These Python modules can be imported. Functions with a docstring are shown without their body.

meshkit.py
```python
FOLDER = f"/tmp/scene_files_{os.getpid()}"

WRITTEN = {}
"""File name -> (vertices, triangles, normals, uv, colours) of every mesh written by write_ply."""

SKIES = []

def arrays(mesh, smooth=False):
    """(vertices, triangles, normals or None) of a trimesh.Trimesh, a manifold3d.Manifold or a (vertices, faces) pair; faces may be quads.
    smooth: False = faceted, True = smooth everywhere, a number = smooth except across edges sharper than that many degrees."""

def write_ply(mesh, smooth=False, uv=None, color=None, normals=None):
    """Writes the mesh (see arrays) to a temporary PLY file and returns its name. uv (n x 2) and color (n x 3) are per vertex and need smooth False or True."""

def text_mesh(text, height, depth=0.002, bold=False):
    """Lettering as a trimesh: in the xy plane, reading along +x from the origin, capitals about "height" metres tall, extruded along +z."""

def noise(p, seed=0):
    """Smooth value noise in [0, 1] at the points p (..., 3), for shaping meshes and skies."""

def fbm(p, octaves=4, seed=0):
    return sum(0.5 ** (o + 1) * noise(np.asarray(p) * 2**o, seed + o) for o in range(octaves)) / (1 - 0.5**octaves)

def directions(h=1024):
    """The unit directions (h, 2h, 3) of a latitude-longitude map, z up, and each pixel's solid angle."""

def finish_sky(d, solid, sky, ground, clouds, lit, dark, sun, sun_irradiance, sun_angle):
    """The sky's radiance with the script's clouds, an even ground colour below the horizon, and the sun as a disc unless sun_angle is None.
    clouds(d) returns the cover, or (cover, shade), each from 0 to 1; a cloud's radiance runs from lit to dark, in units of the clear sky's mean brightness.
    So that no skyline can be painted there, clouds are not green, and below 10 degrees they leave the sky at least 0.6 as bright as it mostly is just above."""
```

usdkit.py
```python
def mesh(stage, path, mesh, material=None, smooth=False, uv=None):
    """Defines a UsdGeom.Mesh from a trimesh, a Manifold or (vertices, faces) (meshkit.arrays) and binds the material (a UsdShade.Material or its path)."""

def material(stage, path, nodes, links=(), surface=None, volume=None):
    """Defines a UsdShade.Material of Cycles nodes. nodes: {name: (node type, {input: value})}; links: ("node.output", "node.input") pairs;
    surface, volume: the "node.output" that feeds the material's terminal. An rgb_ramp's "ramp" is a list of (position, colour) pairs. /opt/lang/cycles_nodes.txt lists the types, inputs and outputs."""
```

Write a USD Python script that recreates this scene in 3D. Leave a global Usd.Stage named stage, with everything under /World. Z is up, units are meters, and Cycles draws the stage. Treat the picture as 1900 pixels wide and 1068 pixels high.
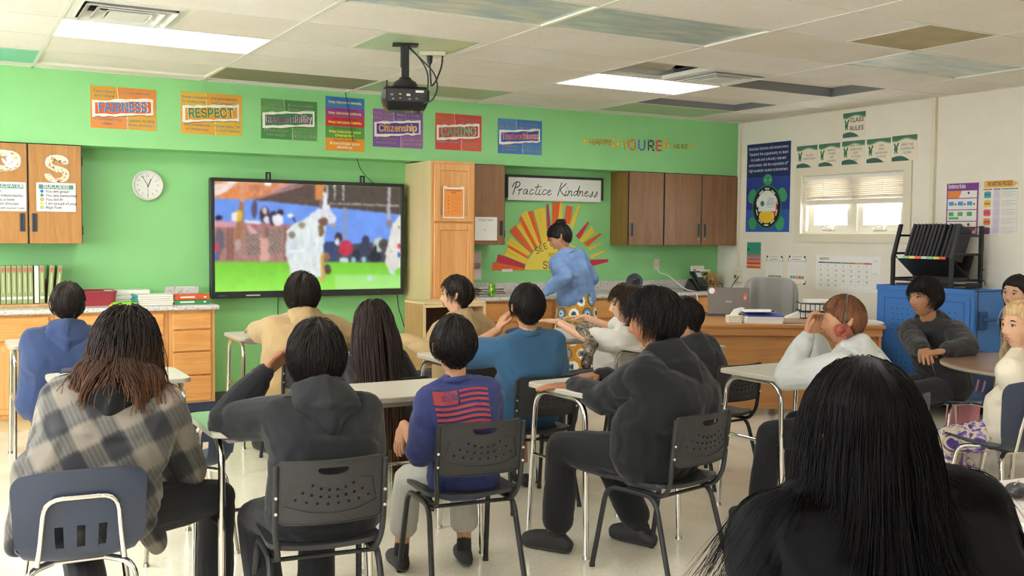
import math, numpy as np, trimesh, usdkit, meshkit
from pxr import Usd, UsdGeom, UsdLux, UsdShade, Gf, Sdf, Vt
from shapely.geometry import Polygon, Point, box as sbox, LineString
from shapely import affinity
from shapely.ops import unary_union
import manifold3d as m3
from manifold3d import Manifold, CrossSection

stage = Usd.Stage.CreateInMemory()
UsdGeom.SetStageUpAxis(stage, UsdGeom.Tokens.z)
UsdGeom.SetStageMetersPerUnit(stage, 1.0)
UsdGeom.Xform.Define(stage, '/World')
UsdGeom.Scope.Define(stage, '/World/Looks')
A = np.array
TAU = 2 * math.pi

# ------------------------------------------------------------------ camera, daylight, exposure
CAM_H, FOC = 1.45, 1879.127
YAW, PITCH, ROLL = 0.514452, -0.0529852, 0.0085586
def cam_axes():
    cy, sy, cp, sp = math.cos(YAW), math.sin(YAW), math.cos(PITCH), math.sin(PITCH)
    f = A([sy * cp, cy * cp, sp]); r = A([cy, -sy, 0]); u = np.cross(r, f)
    cr, sr = math.cos(ROLL), math.sin(ROLL)
    return cr * r + sr * u, -sr * r + cr * u, f
CR, CU, CF = cam_axes()
cam = UsdGeom.Camera.Define(stage, '/World/camera')
cm = np.eye(4); cm[0, :3], cm[1, :3], cm[2, :3], cm[3, :3] = CR, CU, -CF, (0, 0, CAM_H)
cam.AddTransformOp().Set(Gf.Matrix4d(*cm.ravel().tolist()))
cam.CreateHorizontalApertureAttr(36.0); cam.CreateVerticalApertureAttr(36.0 * 1068 / 1900)
cam.CreateFocalLengthAttr(36.0 * FOC / 1900)
cam.CreateClippingRangeAttr(Gf.Vec2f(0.05, 100))
EXPOSURE = 0.05
cam.CreateExposureAttr(EXPOSURE)
SKY = 4.6          # daylight outside the windows
TUBE = 10.0        # lit ceiling panels
dome = UsdLux.DomeLight.Define(stage, '/World/daylight')
dome.AddRotateZOp().Set(256.0); dome.CreateIntensityAttr(SKY); dome.CreateColorAttr(Gf.Vec3f(0.93, 0.97, 1.0))

# pixel of the 1900 x 1068 photograph -> real point where its sight line meets a plane
def ray(px, py):
    return CR * ((px - 950) / FOC) - CU * ((py - 534) / FOC) + CF
O = A([0, 0, CAM_H])
def atY(px, py, y): d = ray(px, py); return O + d * (y / d[1])
def atX(px, py, x): d = ray(px, py); return O + d * (x / d[0])
def atZ(px, py, z): d = ray(px, py); return O + d * ((z - CAM_H) / d[2])
def atD(px, py, dist): return O + ray(px, py) * dist

# ------------------------------------------------------------------ helpers
def lin(r, g=None, b=None):
    if g is None: r, g, b = (int(r[i:i + 2], 16) for i in (0, 2, 4))
    c = A([r, g, b]) / 255.0
    return np.where(c <= 0.04045, c / 12.92, ((c + 0.055) / 1.055) ** 2.4)
count = {}
def path_of(parent, name):
    k = (str(parent), name); n = count.get(k, 0); count[k] = n + 1
    return f"{parent}/{name}" + (f"_{n:03d}" if n else '')
def tag(prim, label=None, cat=None, group=None, kind=None):
    for k, v in (('label', label), ('category', cat), ('group', group), ('kind', kind)):
        if v: prim.SetCustomDataByKey(k, v)
def MX(loc=(0, 0, 0), rz=0.0, R=None):
    m = np.eye(4)
    if R is None:
        c, s = math.cos(rz), math.sin(rz); R = A([[c, -s, 0], [s, c, 0], [0, 0, 1]])
    m[:3, :3] = R; m[:3, 3] = loc
    return m
def Rx(a): c, s = math.cos(a), math.sin(a); return A([[1, 0, 0], [0, c, -s], [0, s, c]])
def Ry(a): c, s = math.cos(a), math.sin(a); return A([[c, 0, s], [0, 1, 0], [-s, 0, c]])
def Rz(a): c, s = math.cos(a), math.sin(a); return A([[c, -s, 0], [s, c, 0], [0, 0, 1]])
FRONT = A([[1, 0, 0], [0, 0, -1], [0, 1, 0]], float)      # local x,y,z -> facing the room from the green wall
RIGHT = A([[0, 0, -1], [-1, 0, 0], [0, 1, 0]], float)     # facing the room from the right-hand wall
def thing(name, label, cat, loc=(0, 0, 0), rz=0.0, R=None, group=None, kind=None):
    p = path_of('/World', name)
    x = UsdGeom.Xform.Define(stage, p)
    x.AddTransformOp().Set(Gf.Matrix4d(*MX(loc, rz, R).T.ravel().tolist()))
    tag(x.GetPrim(), label, cat, group, kind)
    return p
def part(parent, name, mesh, mat, smooth=False, label=None, kind=None):
    p = path_of(parent, name)
    if isinstance(mesh, Paint): g = mesh.build(p, mat)
    else: g = usdkit.mesh(stage, p, mesh, LOOK[mat] if isinstance(mat, str) else mat, smooth=smooth)
    tag(g.GetPrim(), label, kind=kind)
    return p
def single(name, mesh, mat, label, cat, smooth=False, group=None, kind=None):
    p = part('/World', name, mesh, mat, smooth); tag(stage.GetPrimAtPath(p), label, cat, group, kind); return p
def copy_of(src, label, loc, rz=0.0, R=None, group=None):
    base = src.rsplit('/', 1)[1]
    if base[-4:-3] == '_' and base[-3:].isdigit(): base = base[:-4]
    sp = stage.GetPrimAtPath(src); was = sp.GetCustomData()
    p = path_of('/World', base); x = UsdGeom.Xform.Define(stage, p)
    x.GetPrim().GetReferences().AddInternalReference(Sdf.Path(src))
    x.ClearXformOpOrder()
    (x.GetTransformOp() if hasattr(x, 'GetTransformOp') and x.GetTransformOp() else x.AddTransformOp()).Set(Gf.Matrix4d(*MX(loc, rz, R).T.ravel().tolist()))
    x.SetXformOpOrder([UsdGeom.XformOp(x.GetPrim().GetAttribute('xformOp:transform'))])
    x.GetPrim().SetInstanceable(True)
    tag(x.GetPrim(), label, was['category'], group or was.get('group'))
    return p
cat_ = trimesh.util.concatenate
def bx(x0, y0, z0, x1, y1, z1):
    m = trimesh.creation.box((abs(x1 - x0), abs(y1 - y0), abs(z1 - z0))); m.apply_translation(((x0 + x1) / 2, (y0 + y1) / 2, (z0 + z1) / 2)); return m
def rbx(x0, y0, z0, x1, y1, z1, r=0.006):
    """box with chamfered edges (hull of a smaller box grown along each axis)"""
    r = min(r, abs(x1 - x0) / 2.2, abs(y1 - y0) / 2.2, abs(z1 - z0) / 2.2)
    lo, hi = np.minimum((x0, y0, z0), (x1, y1, z1)), np.maximum((x0, y0, z0), (x1, y1, z1))
    p = []
    for k in range(3):
        a, b = lo + r, hi - r; a[k], b[k] = lo[k], hi[k]
        p += [[(a, b)[i][0], (a, b)[j][1], (a, b)[l][2]] for i in (0, 1) for j in (0, 1) for l in (0, 1)]
    return trimesh.convex.convex_hull(A(p))
def moved(m, loc=(0, 0, 0), R=None):
    m = m.copy(); t = np.eye(4); t[:3, 3] = loc
    if R is not None: t[:3, :3] = R
    m.apply_transform(t); return m
def tube(pts, r, n=10, closed=False, cap=True):
    """swept round tube along a polyline, parallel-transport frames"""
    p = A(pts, float); k = len(p)
    t = (np.roll(p, -1, 0) - np.roll(p, 1, 0)) if closed else np.gradient(p, axis=0)
    t /= np.linalg.norm(t, axis=1, keepdims=True) + 1e-12
    u = np.cross(t[0], [0, 0, 1.0]);  u = np.cross(t[0], [1.0, 0, 0]) if np.linalg.norm(u) < .05 else u
    U = []
    for i in range(k):
        u = u - t[i] * (u @ t[i]); u /= np.linalg.norm(u) + 1e-12; U.append(u)
    U = A(U); V = np.cross(t, U); a = np.arange(n) * TAU / n
    rr = np.broadcast_to(r, (k,))[:, None, None]
    v = (p[:, None] + rr * (np.cos(a)[None, :, None] * U[:, None] + np.sin(a)[None, :, None] * V[:, None])).reshape(-1, 3)
    f = []
    for i in range(k if closed else k - 1):
        j = (i + 1) % k
        for q in range(n):
            q2 = (q + 1) % n
            f += [[i * n + q, i * n + q2, j * n + q2], [i * n + q, j * n + q2, j * n + q]]
    if cap and not closed:
        v = np.vstack([v, p[:1], p[-1:]]); c0, c1 = len(v) - 2, len(v) - 1
        for q in range(n): f += [[c0, (q + 1) % n, q], [c1, (k - 1) * n + q, (k - 1) * n + (q + 1) % n]]
    return trimesh.Trimesh(v, A(f), process=False)
def rounded(pts, r, n=5):
    """polyline with rounded corners"""
    p = [A(q, float) for q in pts]; out = [p[0]]
    for a, b, c in zip(p[:-2], p[1:-1], p[2:]):
        u, v = a - b, c - b; lu, lv = np.linalg.norm(u), np.linalg.norm(v); d = min(r, lu * .48, lv * .48)
        s, e = b + u / lu * d, b + v / lv * d
        for k in range(n + 1):
            t = k / n; out.append((1 - t) ** 2 * s + 2 * t * (1 - t) * b + t * t * e)
    out.append(p[-1]); return A(out)
def cyl(r, z0, z1, n=20, r2=None, c=(0, 0)):
    r2 = r if r2 is None else r2
    return lathe([(0, z0), (r, z0), (r2, z1), (0, z1)], n, c)
def lathe(prof, n=24, c=(0, 0)):
    m = trimesh.creation.revolve(A(prof, float), sections=n); m.apply_translation((c[0], c[1], 0)); return m
def prism(poly, z0, z1):
    poly = poly if isinstance(poly, (Polygon,)) or hasattr(poly, 'geoms') else Polygon(poly)
    out = []
    for g in getattr(poly, 'geoms', [poly]):
        if g.area > 1e-9:
            m = trimesh.creation.extrude_polygon(g, z1 - z0, engine='earcut'); m.apply_translation((0, 0, z0)); out.append(m)
    return cat_(out)
def rrect(w, h, r, cx=0, cy=0):
    return affinity.translate(sbox(-w / 2 + r, -h / 2 + r, w / 2 - r, h / 2 - r).buffer(r, quad_segs=5), cx, cy)
def to_m3(t): return Manifold(m3.Mesh(np.asarray(t.vertices, np.float32), np.asarray(t.faces, np.uint32)))
def from_m3(m): q = m.to_mesh(); return trimesh.Trimesh(q.vert_properties[:, :3].astype(float), q.tri_verts.astype(int), process=False)
_txt = {}
def text_flat(s, h, bold=False):
    k = (s, bold)
    if k not in _txt:
        m = meshkit.text_mesh(s, 1.0, 0.01, bold)
        keep = m.face_normals[:, 2] > .5
        m = trimesh.Trimesh(m.vertices, m.faces[keep], process=False); m.remove_unreferenced_vertices()
        m.vertices[:, 2] = 0; m.vertices[:, 0] -= m.vertices[:, 0].min(); _txt[k] = m
    m = _txt[k].copy(); m.vertices *= h; return m
class Paint:
    """flat shapes in one mesh, a colour per shape (primvar col)"""
    def __init__(s): s.v, s.f, s.c, s.n = [], [], [], 0
    def add(s, m, col, T=None):
        v = np.asarray(m.vertices, float); f = np.asarray(m.faces, int)
        if T is not None: v = v @ T[:3, :3].T + T[:3, 3]
        col = lin(col) if isinstance(col, str) else A(col, float)
        s.v.append(v); s.f.append(f + s.n); s.n += len(v); s.c.append(np.broadcast_to(col, (len(v), 3))); return s
    def poly(s, pts, col, z=0.0):
        g = pts if hasattr(pts, 'area') else Polygon(pts)
        for q in getattr(g, 'geoms', [g]):
            if q.area < 1e-10: continue
            v, f = trimesh.creation.triangulate_polygon(q, engine='earcut')
            n = len(v); m = trimesh.Trimesh(np.c_[v, np.full(n, z)], f, process=False)
            m.remove_unreferenced_vertices()
            if len(f) and m.face_normals[:, 2].sum() < 0: m.faces = m.faces[:, ::-1]
            s.add(m, col)
        return s
    def rect(s, x0, y0, x1, y1, col, z=0.0): return s.poly([(x0, y0), (x1, y0), (x1, y1), (x0, y1)], col, z)
    def disc(s, x, y, r, col, z=0.0, n=5): return s.poly(Point(x, y).buffer(r, quad_segs=n), col, z)
    def line(s, pts, w, col, z=0.0): return s.poly(LineString(pts).buffer(w / 2, quad_segs=3), col, z)
    def text(s, t, x, y, h, col, z=0.0, bold=False, anchor='l', width=None, rot=0.0, shear=0.0):
        m = text_flat(t, h, bold); v = m.vertices
        w = v[:, 0].max()
        if width: v[:, 0] *= width / w; w = width
        v[:, 0] += v[:, 1] * shear - {'l': 0, 'c': w / 2, 'r': w}[anchor]
        c, sn = math.cos(rot), math.sin(rot)
        m.vertices = np.c_[x + v[:, 0] * c - v[:, 1] * sn, y + v[:, 0] * sn + v[:, 1] * c, np.full(len(v), z)]
        return s.add(m, col)
    def build(s, p, mat):
        v, f, c = np.vstack(s.v), np.vstack(s.f), np.vstack(s.c)
        g = usdkit.mesh(stage, p, (v, f), LOOK[mat])
        UsdGeom.PrimvarsAPI(g).CreatePrimvar('col', Sdf.ValueTypeNames.Color3fArray, 'vertex').Set(Vt.Vec3fArray.FromNumpy(c.astype(np.float32)))
        return g
def strands(parent, name, pts, widths, mat, label=None):
    """pts (n, k, 3) hair strands as linear curves"""
    p = path_of(parent, name); n, k = pts.shape[:2]
    g = UsdGeom.BasisCurves.Define(stage, p)
    g.CreateTypeAttr('linear'); g.CreateCurveVertexCountsAttr(Vt.IntArray.FromNumpy(np.full(n, k, np.int32)))
    g.CreatePointsAttr(Vt.Vec3fArray.FromNumpy(pts.reshape(-1, 3).astype(np.float32)))
    g.CreateWidthsAttr(Vt.FloatArray.FromNumpy(np.broadcast_to(widths, (n, k)).astype(np.float32).ravel())); g.SetWidthsInterpolation('vertex')
    UsdShade.MaterialBindingAPI.Apply(g.GetPrim()).Bind(LOOK[mat])
    tag(g.GetPrim(), label, kind='stuff'); return p
# ------------------------------------------------------------------ materials
LOOK = {}
def mk(name, nodes, links, surface='p.BSDF'):
    LOOK[name] = usdkit.material(stage, '/World/Looks/' + name, nodes, links, surface=surface); return name
def plain(name, col, rough=.5, metal=0.0, bump=0.0, bscale=200.0, vary=0.0, vscale=6.0, stretch=(1, 1, 1), **kw):
    col = lin(col) if isinstance(col, str) else A(col)
    nd = {'p': ('principled_bsdf', dict(base_color=col, roughness=rough, metallic=metal, **kw))}; lk = []
    if bump or vary:
        nd['tc'] = ('texture_coordinate', {}); nd['mp'] = ('mapping', dict(scale=stretch)); lk.append(('tc.object', 'mp.vector'))
    if vary:
        nd['n'] = ('noise_texture', dict(scale=vscale, detail=4.0)); lk.append(('mp.vector', 'n.vector'))
        nd['r'] = ('rgb_ramp', dict(ramp=[(.3, col * (1 - vary)), (.7, np.minimum(col * (1 + vary), 1))])); lk += [('n.fac', 'r.fac'), ('r.color', 'p.base_color')]
    if bump:
        nd['nb'] = ('noise_texture', dict(scale=bscale, detail=2.0)); nd['b'] = ('bump', dict(strength=bump, distance=.002))
        lk += [('mp.vector', 'nb.vector'), ('nb.fac', 'b.height'), ('b.normal', 'p.normal')]
    return mk(name, nd, lk)
def cloth(name, col, bump=.35, bscale=420.0, vary=.10, rough=.9): return plain(name, col, rough, 0, bump, bscale, vary, 5.0, sheen_weight=.15, specular_ior_level=.2)
def wood(name, c1, c2, along='z', scale=9.0, rough=.4, rings=3.0):
    st = {'z': (1, 1, .07), 'x': (.07, 1, 1), 'y': (1, .07, 1)}[along]
    mk(name, {'tc': ('texture_coordinate', {}), 'mp': ('mapping', dict(scale=st)),
        'n': ('noise_texture', dict(scale=scale, detail=5.0, roughness=.6, distortion=rings * .3)),
        'n2': ('noise_texture', dict(scale=scale * 9, detail=2.0)), 'mx': ('mix_float', dict(fac=.35)),
        'r': ('rgb_ramp', dict(ramp=[(.34, lin(c1)), (.5, (lin(c1) + lin(c2)) / 2), (.64, lin(c2))])),
        'b': ('bump', dict(strength=.08, distance=.002)), 'p': ('principled_bsdf', dict(roughness=rough))},
       [('tc.object', 'mp.vector'), ('mp.vector', 'n.vector'), ('mp.vector', 'n2.vector'), ('n.fac', 'mx.a'), ('n2.fac', 'mx.b'), ('mx.result', 'r.fac'), ('r.color', 'p.base_color'),
        ('n2.fac', 'b.height'), ('b.normal', 'p.normal')])
    return name
for nm, rg, sp in (('print_matte', .75, .3), ('print_gloss', .38, .4)):
    mk(nm, {'a': ('attribute', dict(attribute='col')), 'p': ('principled_bsdf', dict(roughness=rg, specular_ior_level=sp))}, [('a.color', 'p.base_color')])
mk('screen_image', {'a': ('attribute', dict(attribute='col')), 'e': ('emission', dict(strength=1.0))}, [('a.color', 'e.color')], 'e.emission')
plain('green_paint', '92d68c', .45, bump=.05, bscale=60, vary=.02)
plain('white_wall', 'e9e3d4', .5, bump=.06, bscale=60, vary=.02)
plain('pipe_paint', 'e4dcc6', .45)
plain('grid_white', 'e6e4d6', .45)
# acoustic tile: fine pits plus a slow drift of tone
for nm, c in (('tile_a', 'efeae0'), ('tile_b', 'ebe5d9'), ('tile_c', 'f1ede5')):
    mk(nm, {'tc': ('texture_coordinate', {}), 'v': ('noise_texture', dict(scale=140.0, detail=3.0)), 'n': ('noise_texture', dict(scale=1.7, detail=3.0)),
            'r': ('rgb_ramp', dict(ramp=[(.30, lin(c) * .72), (.40, lin(c))])), 'r2': ('rgb_ramp', dict(ramp=[(.35, A([.95, .93, .89])), (.6, A([1., 1, 1]))])),
            'm': ('mix_color', dict(blend_type='multiply', fac=1.0)), 'b': ('bump', dict(strength=.25, distance=.003)), 'p': ('principled_bsdf', dict(roughness=.9))},
       [('tc.object', 'v.vector'), ('tc.object', 'n.vector'), ('v.fac', 'r.fac'), ('n.fac', 'r2.fac'), ('r.color', 'm.a'), ('r2.color', 'm.b'), ('m.result', 'p.base_color'), ('v.fac', 'b.height'), ('b.normal', 'p.normal')])
plain('dark_void', '4a4644', .9); plain('olive_panel', '8b8a6c', .6, vary=.06); plain('sage_panel', 'a7b795', .35, vary=.08, vscale=2)
plain('mint_panel', 'cbdcb6', .2, vary=.04, vscale=3); plain('teal_panel', '86d0b4', .5, vary=.05); plain('stain_brown', 'b3a67e', .8, vary=.1)
plain('peach_panel', 'e6c9a0', .3)
mk('cloud_panel', {'tc': ('texture_coordinate', {}), 'mp': ('mapping', dict(scale=(1.6, 5, 1))), 'n': ('noise_texture', dict(scale=2.2, detail=3.0)),
   'r': ('rgb_ramp', dict(ramp=[(.35, lin('a9bfc4')), (.5, lin('bccac6')), (.66, lin('d3d6c4'))])), 'p': ('principled_bsdf', dict(roughness=.25))},
   [('tc.object', 'mp.vector'), ('mp.vector', 'n.vector'), ('n.fac', 'r.fac'), ('r.color', 'p.base_color')])
mk('lamp_lit', {'e': ('emission', dict(color=A([1, .985, .96]), strength=TUBE))}, [], 'e.emission')
# waxed vinyl floor, cream with faint mottling
mk('floor_vinyl', {'tc': ('texture_coordinate', {}), 'n': ('noise_texture', dict(scale=55.0, detail=3.0)), 'n2': ('noise_texture', dict(scale=1.1, detail=3.0)),
   'r': ('rgb_ramp', dict(ramp=[(.3, lin('e2d8c2')), (.7, lin('efe8d6'))])), 'r2': ('rgb_ramp', dict(ramp=[(.4, A([.14] * 3)), (.62, A([.3] * 3))])),
   'b': ('bump', dict(strength=.05, distance=.004)), 'p': ('principled_bsdf', dict(roughness=.2, specular_ior_level=.55))},
   [('tc.object', 'n.vector'), ('tc.object', 'n2.vector'), ('n.fac', 'r.fac'), ('r.color', 'p.base_color'), ('n2.fac', 'r2.fac'), ('r2.color', 'p.roughness'), ('n2.fac', 'b.height'), ('b.normal', 'p.normal')])
wood('laminate_light', 'a8743c', 'c08d52', 'z', 16, .45); wood('laminate_walnut', '805a3c', '9f7653', 'z', 20, .45); wood('laminate_side', '7d5a2e', '96733c', 'z', 16, .45)
wood('oak', 'd89652', 'e8b071', 'z', 9, .35); wood('oak_flat', 'd68f4c', 'e8ae6a', 'x', 9, .35); wood('desk_wood', 'b27a45', 'c9935b', 'x', 7, .4); wood('shelf_wood', 'b58a58', 'cda570', 'z', 9, .5)
plain('oak_side', 'e4cc9a', .5, vary=.05, stretch=(1, 1, .1)); plain('cabinet_dark', '5b3c28', .6)
plain('edge_black', '3a352f', .6); plain('handle_steel', '4a4f58', .35, .3); plain('handle_dark', '23252a', .5)
mk('granite', {'tc': ('texture_coordinate', {}), 'v': ('voronoi_texture', dict(scale=95.0)), 'n': ('noise_texture', dict(scale=38.0, detail=4.0)),
   'r': ('rgb_ramp', dict(ramp=[(.30, lin('7d7b7a')), (.42, lin('c9c6c2')), (.6, lin('e2ddd6')), (.7, lin('b5a79a'))])), 'p': ('principled_bsdf', dict(roughness=.3))},
   [('tc.object', 'n.vector'), ('n.fac', 'r.fac'), ('r.color', 'p.base_color')]) if False else mk('granite', {'tc': ('texture_coordinate', {}), 'n': ('noise_texture', dict(scale=60.0, detail=4.0, roughness=.7)),
   'r': ('rgb_ramp', dict(ramp=[(.34, lin('77767a')), (.43, lin('c6c3c1')), (.58, lin('e4dfd9')), (.7, lin('b9aca0'))])), 'p': ('principled_bsdf', dict(roughness=.3))},
   [('tc.object', 'n.vector'), ('n.fac', 'r.fac'), ('r.color', 'p.base_color')])
plain('black_plastic', '2b2b2d', .45); plain('black_gloss', '1b1b1e', .2); plain('black_metal', '2a2b2c', .45, .2); plain('dark_grey', '55575a', .5)
plain('chair_black', '2b2b2d', .5, bump=.25, bscale=500); plain('chair_navy', '333d52', .38); plain('chair_blue', '41608f', .38)
plain('chrome', 'dcdad6', .09, 1.0); plain('chrome_dull', 'c2bfb8', .25, 1.0); plain('rivet', 'e6e6e4', .3, .8)
plain('desk_top', 'cfc8ba', .3, vary=.03); plain('desk_top_green', '7fb183', .3, vary=.03); plain('desk_edge', 'aaa294', .4); plain('table_brown', '8b6b55', .25, vary=.06); plain('table_grey', 'c9c2bd', .35, vary=.03)
plain('cart_blue', '3f78bf', .4); plain('cart_dark', '284f83', .5); plain('white_plastic', 'e9e6de', .4); plain('ivory_plastic', 'e0d8be', .45)
plain('paper', 'efeee8', .8); plain('blind', 'ece2d0', .6); plain('window_frame', 'e9e3d4', .4); plain('metal_grey', '8b8d90', .4, .6); plain('vent_white', 'dcdcd4', .45)
plain('office_fabric', '9b9994', .85, bump=.3, bscale=300, vary=.04)
mk('pane_glass', {'t': ('transparent_bsdf', {}), 'g': ('glossy_bsdf', dict(roughness=.02)), 'm': ('mix_closure', dict(fac=.06))},
   [('t.BSDF', 'm.closure1'), ('g.BSDF', 'm.closure2')], 'm.closure')
mk('foil', {'tc': ('texture_coordinate', {}), 'n': ('noise_texture', dict(scale=30.0, detail=3.0)), 'b': ('bump', dict(strength=1.0, distance=.02)), 'p': ('principled_bsdf', dict(base_color=lin('d8d0c0'), metallic=.8, roughness=.3))},
   [('tc.object', 'n.vector'), ('n.fac', 'b.height'), ('b.normal', 'p.normal')])
# ------------------------------------------------------------------ the room
XL, XR, YB, YF, YS, H = -2.0, 7.477, -1.6, 8.623, 8.33, 2.653
ZS = 2.095                                                 # underside of the soffit
def struct(name, label=None): return thing(name, label, None, kind='structure')
def panel_yz(x0, x1, holes, y0, y1, z0, z1):
    g = sbox(y0, z0, y1, z1)
    for h in holes: g = g.difference(sbox(*h))
    m = prism(g, 0, x1 - x0); v = m.vertices.copy()
    m.vertices = np.c_[x0 + v[:, 2], v[:, 0], v[:, 1]]; return m
fl = struct('floor', 'cream waxed vinyl classroom floor'); part(fl, 'flooring', bx(XL - .2, YB - .2, -.1, XR + .2, YF + .2, 0), 'floor_vinyl')
wf = struct('wall_front', 'bright green front wall with boxed soffit')
part(wf, 'wall_face', bx(XL, YF, 0, XR, YF + .12, H + .3), 'green_paint')
part(wf, 'soffit', bx(XL, YS, ZS, XR, YF, H + .3), 'green_paint')
WY0, WY1, WZ0, WZ1 = 6.155, 7.375, 1.475, 2.045            # right-hand window opening
wr = struct('wall_right', 'cream right-hand wall with paper signs')
part(wr, 'wall_face', panel_yz(XR, XR + .16, [(WY0, WZ0, WY1, WZ1)], YB, YF + .12, 0, H + .3), 'white_wall')
LW = [(-.9, .6, .9, 2.3), (1.2, 2.9, .9, 2.3), (3.5, 5.2, .9, 2.3), (5.8, 7.3, .9, 2.3)]
wl = struct('wall_left', 'cream wall with tall windows')
part(wl, 'wall_face', panel_yz(XL - .16, XL, [(a, c, b, d) for a, b, c, d in LW], YB, YF + .12, 0, H + .3), 'white_wall')
wb = struct('wall_back', 'cream back wall'); part(wb, 'wall_face', bx(XL, YB - .12, 0, XR, YB, H + .3), 'white_wall')
for i, (a, b, c, d) in enumerate(LW):
    w = struct('window_%d' % (i + 2), 'tall classroom window')
    part(w, 'frame', cat_([bx(XL - .1, a, c, XL - .04, a + .05, d), bx(XL - .1, b - .05, c, XL - .04, b, d), bx(XL - .1, a + .05, c, XL - .04, b - .05, c + .05), bx(XL - .1, a + .05, d - .05, XL - .04, b - .05, d), bx(XL - .1, (a + b) / 2 - .025, c + .05, XL - .04, (a + b) / 2 + .025, d - .05)]), 'window_frame')
    part(w, 'pane', bx(XL - .075, a + .045, c + .045, XL - .07, b - .045, d - .045), 'pane_glass')
# --- window in the right wall: casing, reveal, two casements, crank handles, blind
w1 = struct('window_1', 'small cream-framed double casement window with half raised blind')
x0 = XR
def ring(y0, z0, y1, z1, w, xa, xb): return cat_([bx(xa, y0, z0, xb, y0 + w, z1), bx(xa, y1 - w, z0, xb, y1, z1), bx(xa, y0 + w, z0, xb, y1 - w, z0 + w), bx(xa, y0 + w, z1 - w, xb, y1 - w, z1)])
part(w1, 'casing', ring(WY0 - .085, WZ0 - .075, WY1 + .085, WZ1 + .085, .08, XR - .022, XR - .001), 'pipe_paint')
part(w1, 'frame', ring(WY0, WZ0, WY1, WZ1, .03, XR + .02, XR + .13), 'window_frame')
ym = (WY0 + WY1) / 2
part(w1, 'mullion', bx(XR + .05, ym - .035, WZ0 + .03, XR + .13, ym + .035, WZ1 - .03), 'window_frame')
for a, b in ((WY0 + .03, ym - .035), (ym + .035, WY1 - .03)):
    s = part(w1, 'sash', ring(a, WZ0 + .03, b, WZ1 - .03, .06, XR + .07, XR + .115), 'window_frame')
    part(s, 'pane', bx(XR + .09, a + .055, WZ0 + .085, XR + .095, b - .055, WZ1 - .085), 'pane_glass')
    yc = (a + b) / 2
    part(w1, 'crank_handle', cat_([rbx(XR + .035, yc - .06, WZ0 + .035, XR + .07, yc + .08, WZ0 + .065, .01), tube(rounded([(XR + .05, yc + .06, WZ0 + .06), (XR + .045, yc + .02, WZ0 + .09), (XR + .045, yc - .05, WZ0 + .075)], .02), .008, 6)]), 'white_plastic')
bl = part(w1, 'blind_headrail', rbx(XR + .005, WY0 + .005, WZ1 - .035, XR + .045, WY1 - .005, WZ1 - .004, .004), 'white_plastic')
for k in range(10):
    z = WZ1 - .05 - k * .0185
    part(bl, 'blind_slat', moved(bx(-.018, WY0 + .01, -.001, .018, WY1 - .01, .001), (XR + .026, 0, z), Ry(1.0)), 'blind')
part(bl, 'bottom_rail', rbx(XR + .012, WY0 + .01, WZ1 - .285, XR + .04, WY1 - .01, WZ1 - .235, .006), 'blind')
for y in (WY0 + .25, ym, WY1 - .25): part(bl, 'blind_cord', bx(XR + .008, y - .0015, WZ1 - .24, XR + .0095, y + .0015, WZ1 - .03), 'white_plastic')
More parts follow.
